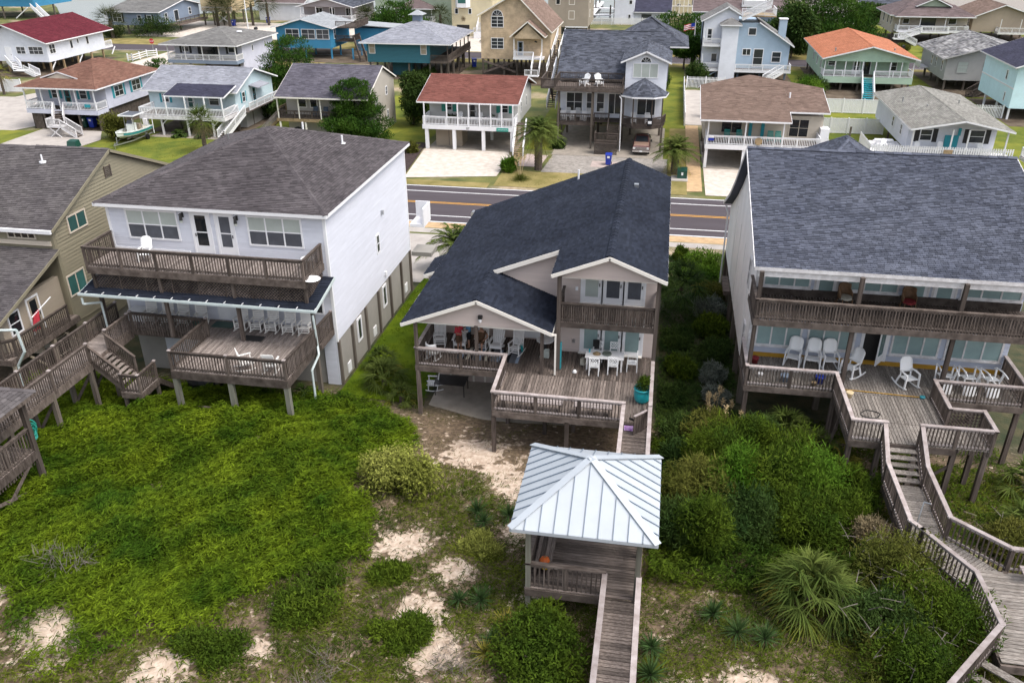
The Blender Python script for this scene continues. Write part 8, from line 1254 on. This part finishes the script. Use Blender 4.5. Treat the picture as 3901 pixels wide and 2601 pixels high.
x, y = scatter(60000, .7, 9.5, 23.6, 35.5, lambda x, y: np.clip(.75 + .5 * smooth_noise(x, y), 0, 1) * (x + y * .35 < 18.6)); cover('thicket', 'lf_shrub', x, y, .22, .05, 1.0, .8, label='tangled green thicket right of the shelter')
x, y = scatter(26000, 7.6, 11.6, 17.5, 26.5, lambda x, y: np.clip(.75 + .5 * smooth_noise(x, y), 0, 1) * (y < 37.2 - x)); cover('thicket', 'lf_olive', x, y, .2, .04, .8, .8, label='tangled scrub beside the weathered platform')
x, y = scatter(9000, -16.5, -.5, 82, 89, lambda x, y: np.clip(.35 + .6 * smooth_noise(x * .9, y * .9), 0, 1)); cover('verge_grass', 'lf_olive', x, y, .18, .05, .05, 1.1, .6, label='thin verge grass beside the road')
x, y = scatter(40000, -69, -33, 82, 96, lambda x, y: np.full(len(x), .8)); cover('lawn_blades', 'lf_olive', x, y, .16, .07, .04, 1.2, .5, label='short lawn grass around the boat')

# ---- shrubs and plants on the dune
shrub('variegated_shrub', 'rounded pale variegated shrub at the edge of the green dune', 'shrub', -9.9, 27.6, 1.75, 1.35, 2.0, 'lf_varieg', 5200, .14, .6, 22, spike=.01, base=.2)
for i, (x, y, L_, lab) in enumerate(((-6.3, 26.7, .62, 'dark yucca left of the metal-roofed shelter, nearest the variegated shrub'), (-5.9, 26.0, .5, 'small dark yucca just below the larger one left of the shelter'), (-4.95, 26.6, .6, 'yucca touching the left eave of the metal-roofed shelter'), (-5.0, 21.3, .55, 'yucca with dead skirt on the sand left of the shelter steps'), (-5.75, 21.2, .45, 'small green yucca on the bare sand left of the shelter'), (-4.2, 19.4, .5, 'yucca at the left edge of the dark shrub by the boardwalk'), (-2.6, 20.2, .5, 'yucca on top of the dark shrub beside the boardwalk'), (.95, 20.2, .55, 'yucca hugging the right rail of the bottom boardwalk, upper one'), (.95, 19.0, .7, 'large yucca hugging the right rail of the bottom boardwalk, lower one'), (3.0, 22.1, .62, 'blue-green yucca right of the boardwalk, leftmost of three'), (3.75, 21.3, .72, 'bright green yucca, middle of three right of the boardwalk'), (4.65, 21.2, .6, 'dark yucca below the large palmetto, right of three'), (-3.5, 23.4, .4, 'small yucca beside the shelter floor'))): yucca(x, y, lab, L_, 110 if L_ > .5 else 80)
yucca(-3.95, 20.3, 'yellowed yucca at the top of the dark shrub by the boardwalk', .55, 70, .2, 'lf_palmy', False); yucca(-4.35, 18.9, 'yellow-green yucca at the bottom left of the dark shrub', .5, 80, .2, 'lf_palmy')
for x, y, rx, ry, rz, lab in ((-10.9, 20.4, 1.5, 1.7, 1.0, 'dark green vine mound hanging over the sand left of centre'), (-7.4, 19.4, 1.1, 1.0, .5, 'low green creeper patch on the bare sand'), (-13.2, 17.6, 1.4, 1.0, .7, 'low green creeper mound at the bottom edge'), (-24.5, 19.6, 1.6, 1.0, .6, 'green creeper mound at the lower left edge'), (-8.6, 22.2, .8, .7, .4, 'small creeper patch beside the largest sand patch'), (-5.6, 24.4, .9, .8, .5, 'yellow-flowered weeds left of the shelter')): shrub('creeper_mound', lab, 'creeper', x, y, rx, ry, rz, 'lf_shrub' if x < -6 else 'lf_varieg', 2600, .14, .5, 10, stems=False, base=.1, group='creeper mounds on the dune')
shrub('dark_shrub', 'large dark green shrub left of the bottom boardwalk', 'shrub', -2.6, 19.0, 1.75, 1.9, 1.5, 'lf_shrub', 5200, .13, .6, 14)
for i, (x, y, rx, ry, rz, m, lab) in enumerate(((3.5, 31.0, 1.9, 1.6, 2.0, 'lf_shrub', 'feathery green juniper right behind the metal-roofed shelter'), (5.4, 29.3, 2.1, 1.8, 2.2, 'lf_shrub', 'big green juniper in the middle of the thicket right of the shelter'), (2.4, 28.6, 1.6, 1.6, 1.9, 'lf_olive', 'yellow-green shrub hugging the right eave of the shelter'), (7.2, 30.2, 1.8, 1.6, 2.0, 'lf_bright', 'bright green juniper below the right house deck post'), (2.7, 25.7, 1.3, 1.1, 1.9, 'lf_shrub', 'green juniper at the lower end of the thicket'), (4.0, 27.2, 1.6, 1.3, 1.7, 'lf_dark', 'dark shrub in the lower thicket beside the shelter'), (8.0, 28.3, 1.3, 1.2, 1.4, 'lf_shrub', 'low green shrub left of the zigzag dune walk'), (3.2, 34.0, 1.3, 1.2, 1.4, 'lf_olive', 'greyish olive shrub below the pampas plumes'), (1.9, 31.6, 1.0, 1.3, 1.2, 'lf_dark', 'dark shrub beside the centre boardwalk rail'), (6.4, 31.6, 1.6, 1.4, 1.9, 'lf_shrub', 'green juniper below the left palmetto of the right deck'), (4.6, 32.6, 1.6, 1.4, 1.7, 'lf_shrub', 'green shrub between the plumes and the juniper thicket'), (6.7, 27.6, 1.6, 1.4, 1.6, 'lf_shrub', 'green juniper above the large palmetto'), (3.9, 29.2, 1.5, 1.5, 2.1, 'lf_bright', 'bright green juniper in the heart of the thicket'), (1.7, 26.4, 1.0, 1.2, 1.5, 'lf_dark', 'dark shrub against the right side of the shelter'), (2.0, 34.2, 1.0, 1.4, 1.0, 'lf_dark', 'dark shrub right of the deck gate'), (9.0, 30.2, 1.2, 1.2, 1.3, 'lf_shrub', 'green shrub under the right deck corner'), (5.4, 33.9, 1.2, 1.0, 1.2, 'lf_dark', 'dark shrub below the left post of the right deck'))): shrub('juniper_shrub', lab, 'shrub', x, y, rx * 1.05, ry * 1.05, rz * 1.35, m, 4600, .17, .32, 14, group='thicket right of the shelter')
for i, (x, y, rx, ry, rz, m, lab) in enumerate(((9.6, 25.0, 1.7, 1.7, 1.7, 'lf_olive', 'twiggy olive scrub in the bend of the zigzag dune walk'), (10.3, 22.6, 1.7, 1.9, 1.5, 'lf_shrub', 'big twiggy scrub left of the weathered platform'), (8.6, 22.6, 1.4, 1.5, 1.3, 'lf_dark', 'dark scrub between the large palmetto and the platform'), (9.2, 20.3, 1.6, 1.4, 1.2, 'lf_shrub', 'scrub at the lower right beside the platform steps'), (9.4, 27.2, 1.0, 1.0, 1.0, 'lf_dry', 'dry brown brush left of the zigzag walk'), (14.6, 28.2, 1.2, 1.0, .9, 'lf_olive', 'olive scrub right of the zigzag dune walk'))): shrub('dune_scrub', lab, 'shrub', x, y, rx * 1.1, ry * 1.1, rz * 1.35, m, 4600, .13, .45, 16, group='scrub around the zigzag walk', twigs=36)
shrub('bare_brush', 'tangle of bare grey twigs on the sand at lower left', 'brush', -20.6, 20.2, 1.4, 1.0, .7, 'twig', 170, .6, .03, 6, stems=False); shrub('bare_brush', 'patch of bare brown twigs at the bottom below the green dune', 'brush', -9.4, 17.0, 1.3, 1.0, .5, 'twig', 180, .5, .03, 6, stems=False); shrub('bare_brush', 'grey dead twigs on the sand left of the dark shrub', 'brush', -5.3, 18.3, .8, .9, .4, 'twig', 220, .35, .04, 5, stems=False)
def palmetto(x, y, R_, n, label, m='lf_palm', z=None, Lb=None, lo=-.35, yel=6):
    z = hz(x, y) if z is None else z; t = thing('palmetto', label, 'palmetto', (x, y, z), 'palmettos'); part('stem', 'bark', t, lambda b: b.cyl((x, y, z - .1), (x, y, z + .35), .16, .13, 8)); v, f = fan_fronds((x, y, z + .35), n, R_ * .55, Lb or R_ * .55, 19, .075, lo, 1.4, .5, 2.0); npmesh('fronds', v, f, m, t)
    if yel: v, f = fan_fronds((x, y, z + .3), yel, R_ * .6, R_ * .5, 17, .065, -.5, .05, .35, 2.0); npmesh('yellow_fronds', v, f, 'lf_palmy', t)
palmetto(6.3, 23.2, 1.9, 34, 'large palmetto with yellowing lower fronds on the right dune', z=hz(6.3, 23.2) + .6, yel=11); palmetto(6.9, 35.0, 1.6, 20, 'palmetto in front of the right house deck, left one'); palmetto(8.1, 33.4, 1.3, 16, 'palmetto beside the right deck corner post'); palmetto(9.1, 33.2, 1.1, 6, 'yellow palmetto frond clump under the right deck', 'lf_palmy', yel=0); palmetto(15.6, 29.6, 1.4, 18, 'palmetto right of the zigzag walk at the image edge'); palmetto(16.8, 33.0, 1.6, 16, 'palmetto below the right end of the right deck'); palmetto(-14.1, 38.2, 1.6, 26, 'palmetto clump at the corner between the left and centre houses', yel=7); palmetto(-14.9, 40.2, 1.2, 18, 'smaller palmetto against the left house foundation'); palmetto(-12.6, 36.6, 1.0, 12, 'small palmetto by the centre porch post'); palmetto(2.0, 50.5, 2.3, 26, 'big dark palmetto between the centre and right houses', 'lf_dark', hz(2, 50.5) + 1.6, yel=0); palmetto(-17.6, 35.2, .9, 9, 'small dark palmetto under the left deck corner', 'lf_dark', yel=0)
for k, (lab, mm) in enumerate((('yellow', 1),)): pass
def pampas(label, x, y, n, np_, h=1.3, z=None):
    z = hz(x, y) if z is None else z; t = thing('pampas_grass', label, 'grass', (x, y, z)); rosette(x, y, z, n, h, .03, .3, 1.5, .75, 'lf_olive', t, 'leaves'); L_ = []
    for i in range(np_): a = NR.random() * 6.28; r = .2 + .45 * NR.random(); L_.append((x + r * math.cos(a) * 1.3, y + r * math.sin(a), z + h * (1.0 + .35 * NR.random()), .1, .1, .26)); 
    v, f = cloud(L_, 60 * np_, .12, .3, .1, 1.0); npmesh('plumes', v, f, 'plume', t); part('stalk', 'plume', t, lambda b: [b.cyl((x, y, z), l[:3], .012, .008, 4) for l in L_])
pampas('pampas grass with pale plumes left of the right deck post', 3.6, 36.6, 160, 7, 1.3); pampas('pampas grass with cream plumes just below the first clump', 4.4, 35.2, 130, 5, 1.1); pampas('large tan pampas grass on the verge across the road', -14.3, 84.6, 420, 9, 1.9)
# between the centre and right houses
for x, y, rx, ry, rz, m, lab in ((3.9, 60.5, 1.9, 1.8, 1.7, 'lf_bright', 'rounded bright green hedge bush by the sidewalk right of the centre house'), (3.6, 57.4, 1.4, 1.4, 1.3, 'lf_bright', 'second bright bush below the hedge bush'), (4.0, 53.6, 1.2, 1.3, 1.2, 'lf_olive', 'olive shrub along the right house wall'), (3.9, 50.6, 1.2, 1.2, 1.2, 'lf_grey', 'silvery shrub along the right house wall, upper'), (4.0, 47.8, 1.2, 1.2, 1.3, 'lf_shrub', 'green shrub midway between the centre and right houses'), (3.9, 44.6, 1.1, 1.2, 1.2, 'lf_dark', 'dark shrub by the right house pilings'), (4.0, 41.6, .9, 1.0, 1.0, 'lf_grey', 'grey-leaved shrub by the right house pilings, middle'), (3.9, 39.3, .8, .9, .9, 'lf_grey', 'grey-leaved shrub by the right house pilings, nearest'), (1.9, 46.2, 1.0, 1.2, .9, 'lf_dark', 'dark low shrub beside the centre house wall'), (2.2, 42.5, 1.1, 1.3, .8, 'lf_shrub', 'low green shrub beside the centre deck'), (1.7, 39.2, .9, 1.2, .7, 'lf_dark', 'dark ground shrub right of the turquoise pot'), (2.2, 62.6, .7, .7, 1.2, 'lf_shrub', 'small upright shrub by the sidewalk post')): shrub('shrub', lab, 'shrub', x, y, rx, ry, rz, m, 2400, .16, .55, 9, group='shrubs between the centre and right houses')
palm('feather palm with arching fronds behind the left house corner', -14.4, 56.5, 2.0, 'feather', 2.6, 48, .28, dead=6); shrub('shrub', 'bright green shrub behind the feather palm by the left house', 'shrub', -14.0, 60.0, 1.0, 1.0, 1.4, 'lf_bright', 1800, .18)
v_, f_ = cloud([(.02, 33.8, 5.95, .3, .3, .3), (.1, 33.8, 6.15, .25, .25, .2)], 700, .13, .3, .2, .8); npmesh('plant', v_, f_, 'lf_shrub', pt)
leafm('lf_palmd', (0.03, 0.042, 0.014), (0.075, 0.085, 0.03), 0.4)
# across the road
palm('tall feather palm between number 87 and the grey house', -13.0, 88.7, 4.1, 'feather', 2.7, 64, .44, dead=10); palm('shorter feather palm right of the pickup', 1.6, 89.4, 2.5, 'feather', 2.5, 54, .42, dead=8); palm('fan palm on the lawn before the pale blue stilt house', -52.7, 89.8, 3.7, 'fan', 2.2, 44, .26, dead=10, z=0)
palm('small yellow palm at the left edge by the white fence', -100.5, 116.5, 3.2, 'fan', 2.0, 16, .2, 'lf_palmy', 4, 0); palm('thick fan palm before the blue-grey ranch house', -121.0, 176.5, 3.6, 'fan', 4.2, 60, .4, 'lf_palmd', 10, 0); palm('fan palm left of two before the yellow house', -107.4, 198.5, 4.2, 'fan', 3.8, 50, .35, 'lf_palmd', 6, 0); palm('fan palm right beside the yellow house', -103.6, 197.0, 4.4, 'fan', 3.8, 50, .35, 'lf_palmd', 6, 0); palm('fan palm left before the white garage', -99.6, 201, 4.8, 'fan', 3.4, 44, .32, 'lf_palmd', 6, 0); palm('fan palm right before the white garage', -96.0, 202, 5.0, 'fan', 3.4, 44, .32, 'lf_palmd', 6, 0); palm('dark fan palm beside the grey-mauve gable house', -64.6, 183.5, 4.6, 'fan', 3.2, 46, .35, 'lf_palmd', 8, 0); palm('fan palm before the cream yellow house', -47.9, 182.3, 5.2, 'fan', 3.0, 44, .3, 'lf_palmd', 6, 0); palm('small cycad in the round planter by the cream house', -38.0, 182, .5, 'feather', 1.6, 16, .2, 'lf_dark', 0, 0); palm('small cycad on the gravel under the pale blue house', -59.6, 96.0, .2, 'feather', 1.1, 18, .12, 'lf_dark', 0, .03); palm('second small cycad under the pale blue house', -56.4, 96.0, .2, 'feather', 1.0, 16, .12, 'lf_dark', 0, .03)
pine('big spreading pine behind the board house', -53.6, 118, 9.0, 5.4, 26000, wide=1.1, tiers=8, low=.1); pine('dark pine low beside the big spreading pine', -49.5, 116, 4.4, 4.2, 9000, 'lf_pine', tiers=5, low=.1); pine('dense bushy pine in front of the board house', -36.9, 98.0, 7.2, 3.7, 22000, 'lf_pine', low=.12, tiers=8); leafy('dark evergreen beside the board house end wall', -32.3, 107, 6.6, 2.6, 9000, 'lf_dark', .32, base=.05); pine('pine beyond the teal house roof', -57, 181, 7.6, 7.2, 9000, 'lf_pine', size=.6); leafy('round-headed street tree behind the grey house', 2.8, 155, 5.6, 3.5, 11000, 'lf_pine', .4, base=.32); pine('wide flat pine behind the round tree', 1.5, 176, 6.6, 6.0, 9000, 'lf_pine', wide=1.4, size=.55); pine('very large pine left of the orange roof', 29, 182, 12.5, 8.5, 26000, 'lf_pine', .4, size=.6, low=.1, tiers=9, wide=1.15); leafy('dark oak at the foot of the very large pine', 22.6, 170, 9.5, 4.2, 12000, 'lf_dark', .5, base=.1); leafy('dark tree behind the very large pine', 44, 215, 6, 4.5, 6000, 'lf_dark', .5, base=.1); pine('small pine at the edge of the pale blue stilt house', -79.5, 126, 4.2, 2.6, 4500, 'lf_pine', tiers=5)
for x, y, rx, ry, rz, m, lab in ((20.4, 131.5, 3.0, 2.6, 3.0, 'lf_bright', 'bright green bush beside the orange-roofed house'), (21.8, 137.5, 2.6, 2.0, 2.6, 'lf_dark', 'dark bush behind the bright green bush'), (-66.6, 93.8, 2.0, 1.8, 3.2, 'lf_olive', 'yellow-green bush left of the motorboat'), (-112.5, 180, 5.5, 3.2, 4.2, 'lf_dark', 'large dark bush before the blue-grey ranch house'), (-121.5, 178, 3.0, 2.5, 2.5, 'lf_dark', 'dark bush under the thick fan palm'), (-28.6, 93.5, .7, .7, 1.0, 'lf_olive', 'small yellow-green shrub in the mulch bed'), (-16.0, 87.4, .9, .9, 1.3, 'lf_bright', 'green shrub left of the tan pampas grass'), (-12.0, 98, .6, .5, .8, 'lf_dark', 'small dark plant at the stair foot'), (-.8, 137, 1.6, 2.0, 3.0, 'lf_dark', 'dark climber by the light blue house'), (5.0, 141, 2.0, 2.0, 3.6, 'lf_dark', 'dark shrub at the corner of the light blue house tower'), (-51.5, 108, 2.2, 3.0, 2.6, 'lf_dark', 'dark shrubs beside the pale blue house stairs'), (-85, 208, 5, 2, 4, 'lf_dark', 'dark hedge by the white garage'), (-72, 125, 3.5, 2, 2.2, 'lf_dark', 'dark hedge behind the pale blue house'), (42, 187, 1.6, 1.4, 1.2, 'lf_olive', 'low shrub in the white-edged bed, left'), (45, 183, 1.5, 1.3, 1.2, 'lf_olive', 'low shrub in the white-edged bed, middle'), (50, 180.5, 1.6, 1.4, 1.3, 'lf_olive', 'low shrub in the white-edged bed, right'), (38.5, 210, 2.0, 1.6, 1.6, 'lf_olive', 'rounded shrub on the far lawn, left'), (42.5, 205, 1.8, 1.5, 1.4, 'lf_dark', 'rounded shrub on the far lawn, right'), (-39.5, 140.5, 2, 2, 1.6, 'lf_dark', 'dark weeds under the teal house'), (-33, 113, 2, 4, 1.8, 'lf_shrub', 'green undergrowth behind the evergreen')): shrub('shrub', lab, 'shrub', x, y, rx, ry, rz, m, 2600, .3, .5, 10, z=0, group='garden shrubs across the road')
for i, x in enumerate((-24.9, -24.1, -19.6)): shrub('potted_plant', 'dark leafy plant on the number 87 porch, %s' % ('left', 'second', 'by the round table')[i], 'plant', x, 97.6, .45, .4, .9, 'lf_dark', 300, .2, .5, 4, z=2.84, stems=False, group='plants on the number 87 porch')
